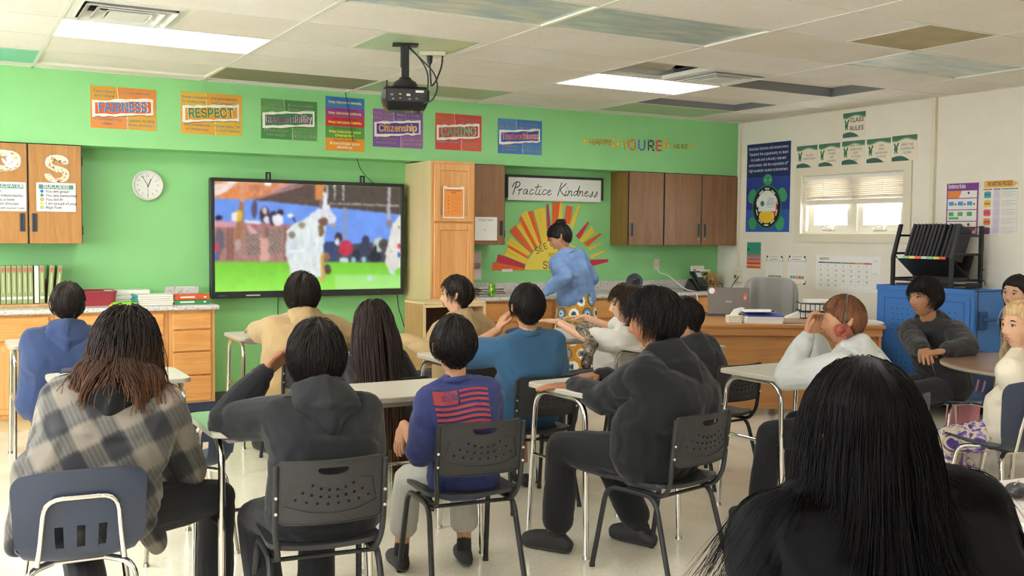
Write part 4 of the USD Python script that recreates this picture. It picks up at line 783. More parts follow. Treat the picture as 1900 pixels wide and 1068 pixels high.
for i, (s, c) in enumerate((('You are great!', '3f6fc8'), ('You are awesome!', '4f9f58'), ('You did it!', 'e8743c'), ('I am proud of you!', 'b8d83a'), ('High five!', '8fae3a'))):
    y = .2 * h - i * .14 * h; q.disc(-.36 * w, y, .012, c, .0016, 4).disc(-.36 * w, y, .006, 'f2e28a' if i > 1 else c, .002, 3).text(s, -.27 * w, y - .009, .018, '3c3c40', .0016, True)
part(p, 'print', q, 'print_matte')
p, w, h = wall_sheet('door_notice', 'white sheet with green heading PARTICIPATION cut by the left picture edge', 'notice', (-25, 336, 49, 392), 8.298)
q = Paint().rect(-.46 * w, .28 * h, .44 * w, .43 * h, '5f8f78', .0016).text('PARTICIPATION', .43 * w, .31 * h, .028, 'f4f4ee', .002, True, 'r', .85 * w)
for i, s in enumerate(('I listen', 'I work independently', 'I work as a team', 'I work as directed', 'I work with teacher\'s help')): q.text(s, (.42, .42, .2, .3, .45)[i] * w if i else -.13 * w, .18 * h - i * .14 * h - .009, .017 if i < 4 else .013, '3c3c40', .0016, True, 'r')
part(p, 'print', q, 'print_matte')
p, w, h = wall_sheet('door_notice', 'orange rules sheet in white border on the tall oak cupboard', 'notice', (822, 347, 861, 405), 8.018)
q = Paint().rect(-.45 * w, -.46 * h, .45 * w, .45 * h, 'f09a4e', .0016).text('LOCKER ASSIGNMENTS', 0, .38 * h, .011, '6a3a1c', .002, True, 'c', .7 * w).text('RULES', 0, .31 * h, .011, '6a3a1c', .002, True, 'c')
for i in range(5):
    y = .2 * h - i * .125 * h; q.text(str(i + 1) + '.', -.28 * w, y - .006, .014, '6a3a1c', .002, True)
    for j in range(2): q.rect(-.12 * w, y + .004 - j * .02, (.34 - .12 * (i % 3) * j) * w, y + .006 - j * .02, 'b5683a', .002)
part(p, 'print', q, 'print_matte'); part(p, 'tape', Paint().rect(-.5 * w, .47 * h, -.3 * w, .54 * h, 'f0e0c8', .002).rect(.3 * w, .47 * h, .5 * w, .54 * h, 'f0e0c8', .002), 'print_gloss')
p, w, h = wall_sheet('door_notice', 'square cream sheet headed Exiting Ticket on the brown wall cabinet', 'notice', (881, 402, 922, 446), 8.298)
q = Paint().text('Exiting Ticket', -.02 * w, .33 * h, .021, '4a6a80', .0016, False, 'c', .62 * w, 0, .35)
for i in range(4): q.rect(-.42 * w, (.16 - i * .13) * h, .28 * w, (.163 - i * .13) * h, 'c9c4b4', .0016)
q.disc(-.05 * w, -.04 * h, .006, 'c88a7a', .002, 3); part(p, 'print', q, 'print_matte')
# ------------------------------------------------------------------ things on the left worktop
def yx(px, py, z): return atZ(px, py, z)
t = thing('book_rack', 'low wooden book rack holding green textbooks on the left worktop', 'book rack'); ry = 8.36
part(t, 'base', rbx(.16, ry - .13, CT, .83, ry + .12, CT + .025, .004), 'shelf_wood'); part(t, 'end_panel', rbx(.815, ry - .12, CT + .0255, .832, ry + .11, CT + .16, .004), 'shelf_wood'); part(t, 'back_rail', bx(.17, ry + .1, CT + .0255, .81, ry + .115, CT + .2), 'shelf_wood')
plain('book_green', '93a06e', .5, vary=.08); plain('book_green_b', '7f8f63', .5, vary=.08); plain('book_label', 'c0614a', .5); plain('page_white', 'e8e4d6', .8, bump=.3, bscale=300, stretch=(1, 20, 1))
def book(x, tilt=0.0, pages=False, lab=''):
    t = thing('textbook', lab, 'book', (x, ry, CT + .0265), R=Ry(tilt), group=None); w, d, h = .033, .2, .283
    part(t, 'pages', bx(.003, -d / 2 + (.0 if pages else .006), .004, w - .003, d / 2 - .004, h - .004), 'page_white')
    part(t, 'cover', cat_([bx(0, -d / 2, 0, .003, d / 2, h), bx(w - .003, -d / 2, 0, w, d / 2, h)] + ([] if pages else [rbx(.0005, -d / 2 - .004, 0, w - .0005, -d / 2 + .005, h, .002)])), 'book_green')
    if not pages:
        s = part(t, 'spine_print', Paint().add(bx(.004, -d / 2 - .0048, h * .84, w - .004, -d / 2 - .0042, h * .94), 'b5725a').add(bx(.012, -d / 2 - .0048, h * .30, w - .012, -d / 2 - .0042, h * .80), 'c6c894').add(bx(.003, -d / 2 - .0048, h * .12, w - .003, -d / 2 - .0042, h * .19), 'e6e4d4'), 'print_matte')
ords = 'first second third fourth fifth sixth seventh'.split()
xb = .345
for i in range(7): book(xb, 0, False, f'upright green textbook in the wooden rack, {ords[i]} from the left picture edge'); xb += .0365
book(xb + .004, 0, True, 'textbook shelved pages outward between the green spines'); xb += .041
book(xb, .0, False, 'green textbook just right of the pages-outward book'); xb += .05
book(xb, .07, False, 'slightly leaning green textbook next to last in the rack'); book(xb + .048, .1, False, 'leaning green textbook at the right end of the rack')
t = thing('storage_bin', 'dark red plastic bin beside the green textbooks', 'bin', (1.05, 8.36, CT)); m = prism(rrect(.22, .26, .02), 0, .1); v = m.vertices; v[:, :2] *= (1 + .12 * v[:, 2:] / .1)
part(t, 'body', m, plain('bin_red', '9c3440', .4)); part(t, 'rim', moved(prism(rrect(.256, .30, .02).difference(rrect(.235, .28, .018)), .1005, .112)), 'bin_red')
sp = plain('teal_cover', '3f9a9a', .5)
for i in range(5):
    t = thing('spiral_notebook', f"white spiral notebook with teal edge, {('lowest', 'second', 'middle', 'fourth', 'topmost')[i]} of the stack on the worktop", 'notebook', (1.44 + .004 * (i % 2), 8.22, CT + .0005 + i * .0165), .04 * (i % 3 - 1))
    part(t, 'pages', bx(-.13, -.1, .001, .13, .1, .0135), 'page_white'); part(t, 'cover', bx(-.131, -.101, .0137, .131, .101, .0155), 'paper'); part(t, 'binding', bx(-.15, -.1, .001, -.1315, .1, .015), sp)
for i, (c, nm, lab) in enumerate((('3f8a5a', 'textbook', 'flat green textbook at the bottom of the pair beside the screen'), ('e2582f', 'textbook', 'flat orange textbook lying on a green one beside the screen'))):
    t = thing('flat_' + nm, lab, 'book', (1.715, 8.24, CT + .0005 + i * .038), .03 * i); cv = plain('cover_%d' % i, c, .45)
    part(t, 'pages', bx(-.13, -.09, .004, .13, .1, .031), 'page_white'); part(t, 'cover', cat_([bx(-.135, -.1, 0, .135, .104, .0035), bx(-.135, -.1, .032, .135, .104, .0355), bx(-.135, -.1045, 0, .135, -.1, .0355)]), cv)
    part(t, 'spine_print', Paint().add(bx(-.09, -.1052, .012, .02, -.1047, .024), 'f0e8d8').add(bx(.09, -.1052, .012, .11, -.1047, .024), 'f0e8d8'), 'print_matte')
single('granite_slab', rbx(1.575, 8.47, CT + .0005, 1.84, 8.5, CT + .125, .003), 'granite', 'loose granite slab standing behind the orange textbook', 'slab')
t = thing('paper_stack', 'loose yellow and lime papers beside the spiral notebooks', 'papers', (1.2, 8.17, CT + .0005), .15)
for i, c in enumerate(('e8d84a', 'c8d84a', '8fd83a')): part(t, 'sheet', moved(Paint and bx(-.07, -.1, i * .009, .07, .1, i * .009 + .008), (.012 * i, .01 * i, 0)), plain('sheet_%d' % i, c, .7))
t = thing('paper_stack', 'long low stack of white papers under the wall behind the notebooks', 'papers', (1.26, 8.45, CT + .0005))
for i in range(3): part(t, 'ream', moved(bx(-.16, -.1, i * .036, .16, .1, i * .036 + .034), (.008 * i, 0, 0)), 'paper')
# ------------------------------------------------------------------ things on the right worktop
c0 = atY(913, 549, 8.12); t = thing('drink_can', 'green soda can on the worktop beside the tall oak cupboard', 'can', (c0[0], 8.12, CT + .0005))
mk('can_print', {'tc': ('texture_coordinate', {}), 'n': ('noise_texture', dict(scale=28.0, detail=2.0)), 'r': ('rgb_ramp', dict(ramp=[(.38, lin('2f8a3a')), (.5, lin('6fb83a')), (.62, lin('d8d24a'))])), 'p': ('principled_bsdf', dict(metallic=.3, roughness=.3))}, [('tc.object', 'n.vector'), ('n.fac', 'r.fac'), ('r.color', 'p.base_color')])
part(t, 'body', lathe([(0, .003), (.024, 0), (.033, .01), (.033, .105), (.027, .118), (0, .118)], 24), 'can_print', 40); part(t, 'lid', lathe([(0, .1185), (.026, .1185), (.027, .122), (.0, .1205)], 24), 'chrome_dull', 40)
t = thing('magazine_pile', 'untidy pile of magazines and papers behind the green can', 'papers', (atY(905, 545, 8.35)[0], 8.36, CT + .0005))
for i in range(7): part(t, 'magazine', moved(bx(-.13, -.1, 0, .13, .1, .010), (.01 * math.sin(i * 2.1), 0, i * .0105), Rz(.1 * math.sin(i * 1.7))), plain('mag_%d' % i, ('e6e2d8', '6d6a68', 'd8d4c8', '8a5a50', 'e8e6e0', '55575a', 'dcdad2')[i], .5))
c0 = atY(1177, 532, 8.3); t = thing('desk_fan', 'dark blue-grey rounded fan housing on the worktop behind the boys', 'fan', (c0[0], 8.3, CT + .0005), R=np.eye(3) * .78)
part(t, 'housing', moved(lathe([(.06, -.05), (.10, -.05), (.115, 0), (.10, .05), (.06, .05), (.055, 0), (.06, -.05)], 28), (0, 0, .125), Rx(math.pi / 2)), plain('slate_plastic', '4d5262', .35), 40); part(t, 'hub', moved(cyl(.03, -.02, .02, 16), (0, 0, .125), Rx(math.pi / 2)), 'black_plastic', 40); part(t, 'foot', rbx(-.06, -.06, 0, .06, .06, .014, .004), 'slate_plastic')
part(t, 'grille', cat_([moved(bx(-.06, -.006, -.002, .06, -.003, .002), (0, 0, .125), Ry(k * math.pi / 4)) for k in range(4)]), 'black_metal')
# phone
t = thing('desk_phone', 'black office phone on a stand at the end of the worktop', 'phone', (atY(1291, 535, 8.3)[0], 8.26, CT + .0005), R=Rz(.25))
Rt = Rx(.95)
part(t, 'base', moved(rbx(-.09, -.11, 0, .09, .11, .02, .006), (0, 0, .10), Rt), 'black_plastic'); part(t, 'stand', trimesh.convex.convex_hull(A([(-.08, -.05, 0), (.08, -.05, 0), (-.08, .13, 0), (.08, .13, 0), (-.07, .08, .12), (.07, .08, .12)])), 'black_plastic')
part(t, 'handset', moved(trimesh.convex.convex_hull(np.vstack([rbx(-.025, -.1, 0, .025, .1, .02, .008).vertices])), (-.06, -.018, .112), Rt), 'black_gloss'); part(t, 'display', moved(rbx(-.02, .03, .0205, .075, .09, .023, .001), (0, 0, .10), Rt), plain('lcd', 'c9d6d8', .2)); part(t, 'keypad', moved(cat_([bx(-.015 + .03 * i, -.08 + .025 * j, .0205, .005 + .03 * i, -.065 + .025 * j, .0235) for i in range(3) for j in range(4)]), (0, 0, .10), Rt), 'dark_grey', kind='stuff')
part(t, 'cord', tube(rounded([(.08, .1, .01), (.2, .12, .006), (.33, .06, .006)], .08), .004, 6), 'black_plastic', 30)
# literature holder
hx, hy = atY(1312, 528, 8.42)[0], 8.42
t = thing('brochure_holder', 'wire holder full of brochures and magazines beside the office phone', 'holder', (hx, hy, CT + .0005))
part(t, 'wire_frame', cat_([tube([(-.12, -.1, .005), (.12, -.1, .005), (.12, .1, .005), (-.12, .1, .005)], .003, 6, True), tube([(-.12, -.1, .06), (.12, -.1, .06), (.12, .1, .12), (-.12, .1, .12)], .003, 6, True)] + [tube([(x, y, .005), (x, y, .06 + .06 * (y > 0))], .003, 6) for x in (-.12, 0, .12) for y in (-.1, .1)]), 'black_metal')
for i, (x0, x1, hh, c, y) in enumerate(((-.14, .04, .25, 'efece6', .07), (-.09, .09, .21, 'f2f0ea', .035), (-.06, .04, .19, '8f9a58', .0), (-.01, .12, .175, 'b08a58', -.04))):
    g = Paint().add(moved(bx(x0, -.004, .01, x1, .004, hh), (0, y, 0), Rx(-.15)), c)
    Tm = np.eye(4); Tm[:3, :3] = Rx(-.15) @ FRONT; Tm[:3, 3] = Rx(-.15) @ A([0, -.0048, 0]) + A([0, y, 0]); g2 = Paint(); r_ = np.random.default_rng(i)
    for k in range(9):
        a, b = r_.uniform(x0 + .02, x1 - .02), r_.uniform(.05, hh - .02); g2.poly(affinity.scale(Point(a, b).buffer(.016, quad_segs=3), 1, r_.uniform(.3, 1)).intersection(sbox(x0, .01, x1, hh)), (('c04a3a', 'e8e4dc', '8a8a8a'), ('e8e4dc', 'd8c8b0', '7a7a78'), ('4a5a34', 'd8d8a8', '2f2f28'), ('5a4030', 'd8b888', '8a6a48'))[i][k % 3], .0002 * (k % 3))
    for k in range(len(g2.v)): g2.v[k] = g2.v[k] @ Tm[:3, :3].T + Tm[:3, 3]
    m_ = part(t, 'brochure', g, 'print_gloss'); part(m_, 'cover_print', g2, 'print_gloss')
cable('counter_wire', 'black wire trailing over the granite from the phone to the corner box', [A([hx + .14, 8.22, CT + .006]), A([hx + .25, 8.12, CT + .006]), A([7.3, 8.2, CT + .006]), A([7.415, 8.3, CT + .05]), atX(1371, 512, XR - .055)], .004)
o = atY(1218, 496, YF - .014)
cable('charger_cable', 'white charger cable drooping from the wall outlet over the counter edge', [o, o + A([.02, -.03, -.06]), A([6.65, 8.45, CT + .16]), A([6.68, 8.2, CT + .02]), A([6.66, 8.03, CT + .008]), A([6.66, 7.975, CT - .02]), A([6.66, 7.972, CT - .16])], .006, 'white_plastic')
# ------------------------------------------------------------------ teacher's desk (square to the camera) and what is on it
RD = Rz(-YAW)
c_ = atZ(1645, 604, .75); DW, DD = 1.72, .74
dl = c_ + RD @ A([-DW, 0, 0])
t = thing('office_desk', 'wide brown wooden desk with plain front panel', 'desk', (dl[0], dl[1], 0), R=RD)
part(t, 'desktop', rbx(0, 0, .722, DW, DD, .75, .006), 'desk_wood'); part(t, 'modesty_panel', bx(.04, .1, .06, DW - .04, .118, .7215), 'desk_wood'); part(t, 'apron', bx(.02, .03, .66, DW - .02, .045, .7215), 'desk_wood')
part(t, 'side_panel', bx(.02, .05, 0, .0395, DD - .03, .7215), 'desk_wood'); part(t, 'side_panel', bx(DW - .0395, .05, 0, DW - .02, DD - .03, .7215), 'desk_wood'); part(t, 'pedestal', bx(DW - .45, .14, .08, DW - .041, DD - .05, .7215), 'desk_wood')
def dk(px, py, z=.7505): p = atZ(px, py, z); q = RD.T @ (p - dl); return q[0], q[1]
def on(name, lab, cat, px, py, rz=0.0, z=.7505): p = atZ(px, py, z); return thing(name, lab, cat, (p[0], p[1], z), R=RD @ Rz(rz))
t = on('laptop', 'open grey laptop with stickers seen from behind its lid', 'laptop', 1352, 587, -.06)
part(t, 'base', rbx(-.18, .012, 0, .18, .25, .018, .004), 'dark_grey'); TL = Rx(-.12)
lid = part(t, 'lid', moved(rbx(-.18, -.004, .0, .18, .004, .235, .004), (0, .012, .018), TL), plain('laptop_grey', '7c7672', .4, .4))
def onlid(q, name):
    Tm = np.eye(4); Tm[:3, :3] = TL @ FRONT; Tm[:3, 3] = TL @ A([0, -.0046, 0]) + A([0, .012, .018])
    for k in range(len(q.v)): q.v[k] = q.v[k] @ Tm[:3, :3].T + Tm[:3, 3]
    part(lid, name, q, 'print_gloss')
onlid(Paint().text('ASUS', 0, .105, .014, 'd8d6d2', 0, True, 'c', .055), 'lettering')
onlid(Paint().poly(Point(-.145, .205).buffer(.026), 'e8e6e2').poly(sbox(-.125, .185, -.10, .2), 'd05a4a', .0004), 'sticker'); onlid(Paint().disc(.145, .17, .017, 'd0685a').disc(.142, .145, .014, 'd8a89a', .0004).disc(.145, .12, .012, 'c05a50', .0004), 'sticker')
t = on('tissue_box', 'small cream tissue box with a white tissue pulled up', 'tissue box', 1364, 599, .02)
part(t, 'box', rbx(-.055, 0, 0, .055, .11, .06, .003), plain('tissue_card', 'e6e0ce', .7, vary=.12, vscale=30)); part(t, 'tissue', trimesh.Trimesh(*[A(x) for x in ([(-.03, .04, .0605), (.03, .04, .0605), (.035, .07, .0605), (-.03, .07, .0605), (.0, .05, .11), (.06, .06, .125), (.09, .055, .12)], [(0, 1, 4), (1, 2, 5), (1, 5, 4), (2, 3, 4), (2, 4, 5), (3, 0, 4), (2, 6, 5), (1, 6, 2)])], process=False), 'paper')
t = on('document_pile', 'pile of white documents topped by a blue folder', 'papers', 1418, 600, .03)
for i in range(3): part(t, 'document', moved(bx(-.15, 0, 0, .15, .2, .018), (.006 * i, 0, .0185 * i), Rz(.03 * (i - 1))), 'paper')
part(t, 'blue_folder', trimesh.convex.convex_hull(A([(-.13, -.005, .057), (.16, -.01, .057), (.16, .21, .075), (-.13, .21, .075), (-.13, -.005, .066), (.16, -.01, .062), (.16, .21, .082), (-.13, .21, .088)])), plain('folder_blue', '2f4aa8', .35)); part(t, 'loose_sheet', moved(bx(-.16, .02, 0, .10, .2, .006), (0, 0, .089), Rx(.03)), 'paper'); part(t, 'clip', rbx(.06, .0, .094, .085, .03, .104, .002), 'black_metal')
t = on('magazine', 'flat dark magazine on the desk beside the document pile', 'magazine', 1468, 600, .05); part(t, 'cover', bx(-.09, 0, 0, .12, .13, .006), plain('mag_dark', '77706c', .4)); part(t, 'pages', bx(-.088, .002, -.0005, .118, .128, -.0001), 'page_white')
t = on('paper_bundle', 'crumpled white papers lying by the mesh organiser', 'papers', 1475, 590, .2); part(t, 'sheet', trimesh.convex.convex_hull(A([(-.08, 0, 0), (.1, 0, 0), (.1, .1, 0), (-.08, .1, 0), (.05, .04, .05), (.08, .08, .06)])), 'paper')
t = on('mesh_organiser', 'black wire mesh desk organiser stacked with white paper', 'organiser', 1512, 591, -.1)
w_ = .24
part(t, 'mesh_frame', cat_([bx(-w_ / 2, 0, z, w_ / 2, .004, z + .008) for z in (0, .06, .125)] + [bx(-w_ / 2 + i * w_ / 6 - .003, 0, .008, -w_ / 2 + i * w_ / 6 + .003, .0035, .125) for i in range(7)] + [bx(-w_ / 2, .004, z, -w_ / 2 + .006, .24, z + .008) for z in (0, .06, .125)] + [bx(w_ / 2 - .006, .004, z, w_ / 2, .24, z + .008) for z in (0, .06, .125)] + [bx(-w_ / 2 + .02 * i, -.0008, .03, -w_ / 2 + .02 * i + .0015, 0, .055) for i in range(1, 12)]), 'black_metal')
part(t, 'tray', cat_([bx(-w_ / 2 + .007, .005, .002, w_ / 2 - .007, .24, .006), bx(-w_ / 2 + .007, .005, .062, w_ / 2 - .007, .24, .066)]), 'black_metal'); part(t, 'paper', cat_([bx(-.1, .02, .0665, .1, .23, .115), bx(-.1, .02, .0065, .1, .23, .05)]), 'paper'); part(t, 'top_paper', bx(-.06, .05, .1335, .17, .24, .155), 'paper')
t = on('paper_sheet_pile', 'flat white sheets at the right end of the wooden desk', 'papers', 1610, 601, .0); part(t, 'sheet', bx(-.14, .02, 0, .14, .22, .012), 'paper'); part(t, 'upper_sheet', moved(bx(-.13, .02, .0125, .13, .2, .02), (0, 0, 0), Rz(.05)), 'paper')
# office chair behind the desk
p = atD(1438, 560, 9.12); t = thing('office_chair', 'grey upholstered office chair behind the wooden desk', 'chair', (p[0], p[1], 0), R=RD @ Rz(math.pi))
bk = trimesh.creation.icosphere(4); v = bk.vertices.copy(); sg = np.sign(v) * np.abs(v) ** .38; v = np.c_[sg[:, 0] * .25, sg[:, 1] * .055, sg[:, 2] * .30]
v[:, 1] += .10 * (v[:, 0] / .25) ** 2 * .6 + .012 * np.cos(v[:, 0] * 34) * (np.abs(v[:, 0]) < .2); v[:, 2] += .02 * np.cos(v[:, 0] / .25 * 1.4)
bk = trimesh.Trimesh(v, bk.faces, process=False)
part(t, 'backrest', moved(bk, (0, -.22, .76)), 'office_fabric', True); part(t, 'seat', moved(rbx(-.25, -.24, .43, .25, .25, .52, .03)), 'office_fabric'); part(t, 'spine_bar', rbx(-.04, -.32, .4, .04, -.285, .75, .008), 'black_plastic'); part(t, 'gas_column', cyl(.03, .1, .4295, 16), 'black_metal', 30)
part(t, 'star_base', cat_([moved(rbx(0, -.025, .06, .3, .025, .1, .008), R=Rz(k * TAU / 5)) for k in range(5)]), 'black_plastic')
for k in range(5): part(t, 'caster', moved(cyl(.03, -.02, .02, 12), (.29 * math.cos(k * TAU / 5), .29 * math.sin(k * TAU / 5), .03), Rx(math.pi / 2) ), 'black_plastic', 30)
# ------------------------------------------------------------------ blue charging cart with laptop rack
CX = 7.0; a = atX(1808, 539, CX); b = atX(1627, 531, CX); cy0, cy1, cz = a[1], b[1], (a[2] + b[2]) / 2
t = thing('charging_cart', 'blue steel charging cart with perforated doors and push handle', 'cart')
x1 = XR - .02
part(t, 'cabinet', rbx(CX, cy0, .14, x1, cy1, cz, .008), 'cart_blue'); part(t, 'top_rim', cat_([rbx(CX - .004, cy0 - .004, cz - .03, CX + .012, cy1 + .004, cz + .012, .003), rbx(CX + .012, cy0 - .004, cz + .0005, x1, cy0 + .012, cz + .012, .003), rbx(CX + .012, cy1 - .012, cz + .0005, x1, cy1 + .004, cz + .012, .003)]), 'cart_blue')
ymid = (cy0 + cy1) / 2
for y0, y1 in ((cy0 + .03, ymid - .01), (ymid + .01, cy1 - .05)):
    d = part(t, 'door', rbx(CX - .012, y0, .18, CX - .0005, y1, cz - .05, .004), 'cart_blue')
    part(d, 'door_seam', cat_([bx(CX - .0135, y0 + .045, .22, CX - .0122, y0 + .05, cz - .09), bx(CX - .0135, y1 - .05, .22, CX - .0122, y1 - .045, cz - .09), bx(CX - .0135, y0 + .05, .22, CX - .0122, y1 - .05, .225), bx(CX - .0135, y0 + .05, cz - .095, CX - .0122, y1 - .05, cz - .09)]), 'cart_dark')
    g = Paint(); Tm = np.eye(4); Tm[:3, :3] = RIGHT; Tm[:3, 3] = (CX - .0126, 0, 0)
    for zz in np.r_[np.arange(.28, .52, .045), np.arange(cz - .36, cz - .14, .045)]:
        for yy in np.arange(y0 + .12, y1 - .1, .05): g.disc(-yy - .01 * (int(zz * 100) % 2), zz, .006, '1f4a85', 0, 2)
    for k in range(len(g.v)): g.v[k] = g.v[k] @ Tm[:3, :3].T + Tm[:3, 3]
    part(d, 'vent_holes', g, 'print_matte', kind='stuff')
part(t, 'push_handle', tube(rounded([(CX + .08, cy0 - .001, cz - .22), (CX + .08, cy0 - .08, cz - .22), (x1 - .06, cy0 - .08, cz - .22), (x1 - .06, cy0 - .001, cz - .22)], .03), .014, 10), 'cart_dark', 40); part(t, 'cord_wrap', rbx(CX + .05, cy0 - .03, cz - .30, CX + .14, cy0 - .001, cz - .16, .006), 'cart_dark')
for x in (CX + .07, x1 - .07):
    for y in (cy0 + .1, cy1 - .1): c = part(t, 'caster', moved(cyl(.05, -.018, .018, 18), (x, y, .05), Ry(math.pi / 2)), 'black_plastic', 40); part(c, 'fork', bx(x - .03, y - .02, .07, x + .03, y + .02, .1395), 'metal_grey')
cable('cart_wire', 'black wire hanging down the blue cart door behind the seated boy', [A([CX - .016, cy0 + .5, cz + .012]), A([CX - .02, cy0 + .5, cz - .06]), A([CX - .02, cy0 + .46, cz - .25]), A([CX - .02, cy0 + .5, cz - .4])], .004)
cable('side_wire', 'black wire hanging on the end of the blue cart near its handle', [A([CX + .03, cy0 - .012, cz + .012]), A([CX + .03, cy0 - .014, cz - .2]), A([CX + .025, cy0 - .014, cz - .6])], .004)
# rack: uprights kinked backwards, two slanted trays
f0, f1 = atX(1656, 527, CX + .03), atX(1764, 537, CX + .03); Lr = f0[1] - f1[1]; Dr = .36
t = thing('laptop_rack', 'black steel laptop rack standing on the blue cart', 'rack', (CX + .03, f0[1], cz + .0125), R=A([[0, 1, 0], [-1, 0, 0], [0, 0, 1]], float))
hk, ht = .24, .50      # kink and top heights
for x in (0, Lr):
    part(t, 'front_upright', cat_([rbx(x - .016, -.012, .0, x + .016, .012, hk, .002), moved(rbx(-.016, -.012, 0, .016, .012, .29, .002), (x, 0, hk - .004), Rx(-.3))]), 'black_metal')
    part(t, 'rear_upright', rbx(x - .016, Dr - .012, 0, x + .016, Dr + .012, ht, .002), 'black_metal')
    for z in (.05, hk + .02, ht - .09): part(t, 'side_rail', rbx(x - .008, .01 + max(0, z - hk) * .3, z, x + .008, Dr - .0125, z + .018, .002), 'black_metal')
part(t, 'top_rod', tube([(0, Dr, ht - .01), (Lr, Dr, ht - .01)], .004, 6), 'black_metal'); part(t, 'front_rail', bx(.0165, .0, .04, Lr - .0165, .01, .058), 'black_metal'); part(t, 'base_shelf', bx(.02, .013, .012, Lr - .02, Dr - .013, .02), 'black_metal')
tilt = -.62
tr_ = part(t, 'tray', moved(bx(.0175, 0, 0, Lr - .0175, .30, .006), (0, .005, hk - .0), Rx(tilt)), 'black_metal'); part(t, 'tray_back', moved(bx(.0175, 0, 0, Lr - .0175, .004, .24), (0, .22, .05), Rx(-.35)), 'black_metal')
q = Paint(); 
for i, c in enumerate(('cfe0d8', '8fc8a0', 'e8d86a', 'e8675a', 'cfe0d8', '8fc8a0', 'e8d86a', 'e8675a')): q.add(bx(.05 + i * (Lr - .1) / 8, -.008, hk - .012, .05 + (i + 1) * (Lr - .1) / 8 - .004, -.002, hk + .010), c)
part(t, 'slot_labels', q, 'print_matte')
plain('laptop_black', '3a3a3e', .5, bump=.2, bscale=300)
Rr = A([[0, 1, 0], [-1, 0, 0], [0, 0, 1]], float); ro = A([CX + .03, f0[1], cz + .0125])
sp_ = ('first', 'second', 'third', 'fourth', 'fifth', 'sixth', 'seventh', 'eighth', 'ninth', 'tenth', 'last')
for i in range(11):
    x = .08 + i * (Lr - .20) / 10.0 + (.02 if i > 8 else 0)
    L0 = Rr @ (A([x, .03, hk + .005]))
    lt = thing('stored_laptop', f'closed black laptop in the cart rack, {sp_[i]} counted from the window side', 'laptop', ro + L0, R=Rr @ Rx(tilt * .35) @ Ry(.14 + .01 * (i % 3)))
    part(lt, 'lid', rbx(0, 0, 0, .0095, .215, .285, .008), 'laptop_black'); part(lt, 'base', rbx(.0105, 0, 0, .021, .215, .285, .008), 'laptop_black'); part(lt, 'hinge', moved(cyl(.006, .05, .23, 8), (.0103, .218, 0)), 'black_plastic')
t = thing('power_adapter', 'coil of black wire and adapter beside the laptop rack', 'adapter', ro + Rr @ A([Lr + .06, .2, 0]), R=Rr); part(t, 'brick', rbx(-.03, -.07, 0, .03, .07, .04, .006), 'black_plastic'); part(t, 'wire', tube([(.02 * math.cos(k * .9) , .10 + .05 * math.sin(k * .7), .02 + .012 * k) for k in range(12)], .004, 6), 'black_plastic', 40)
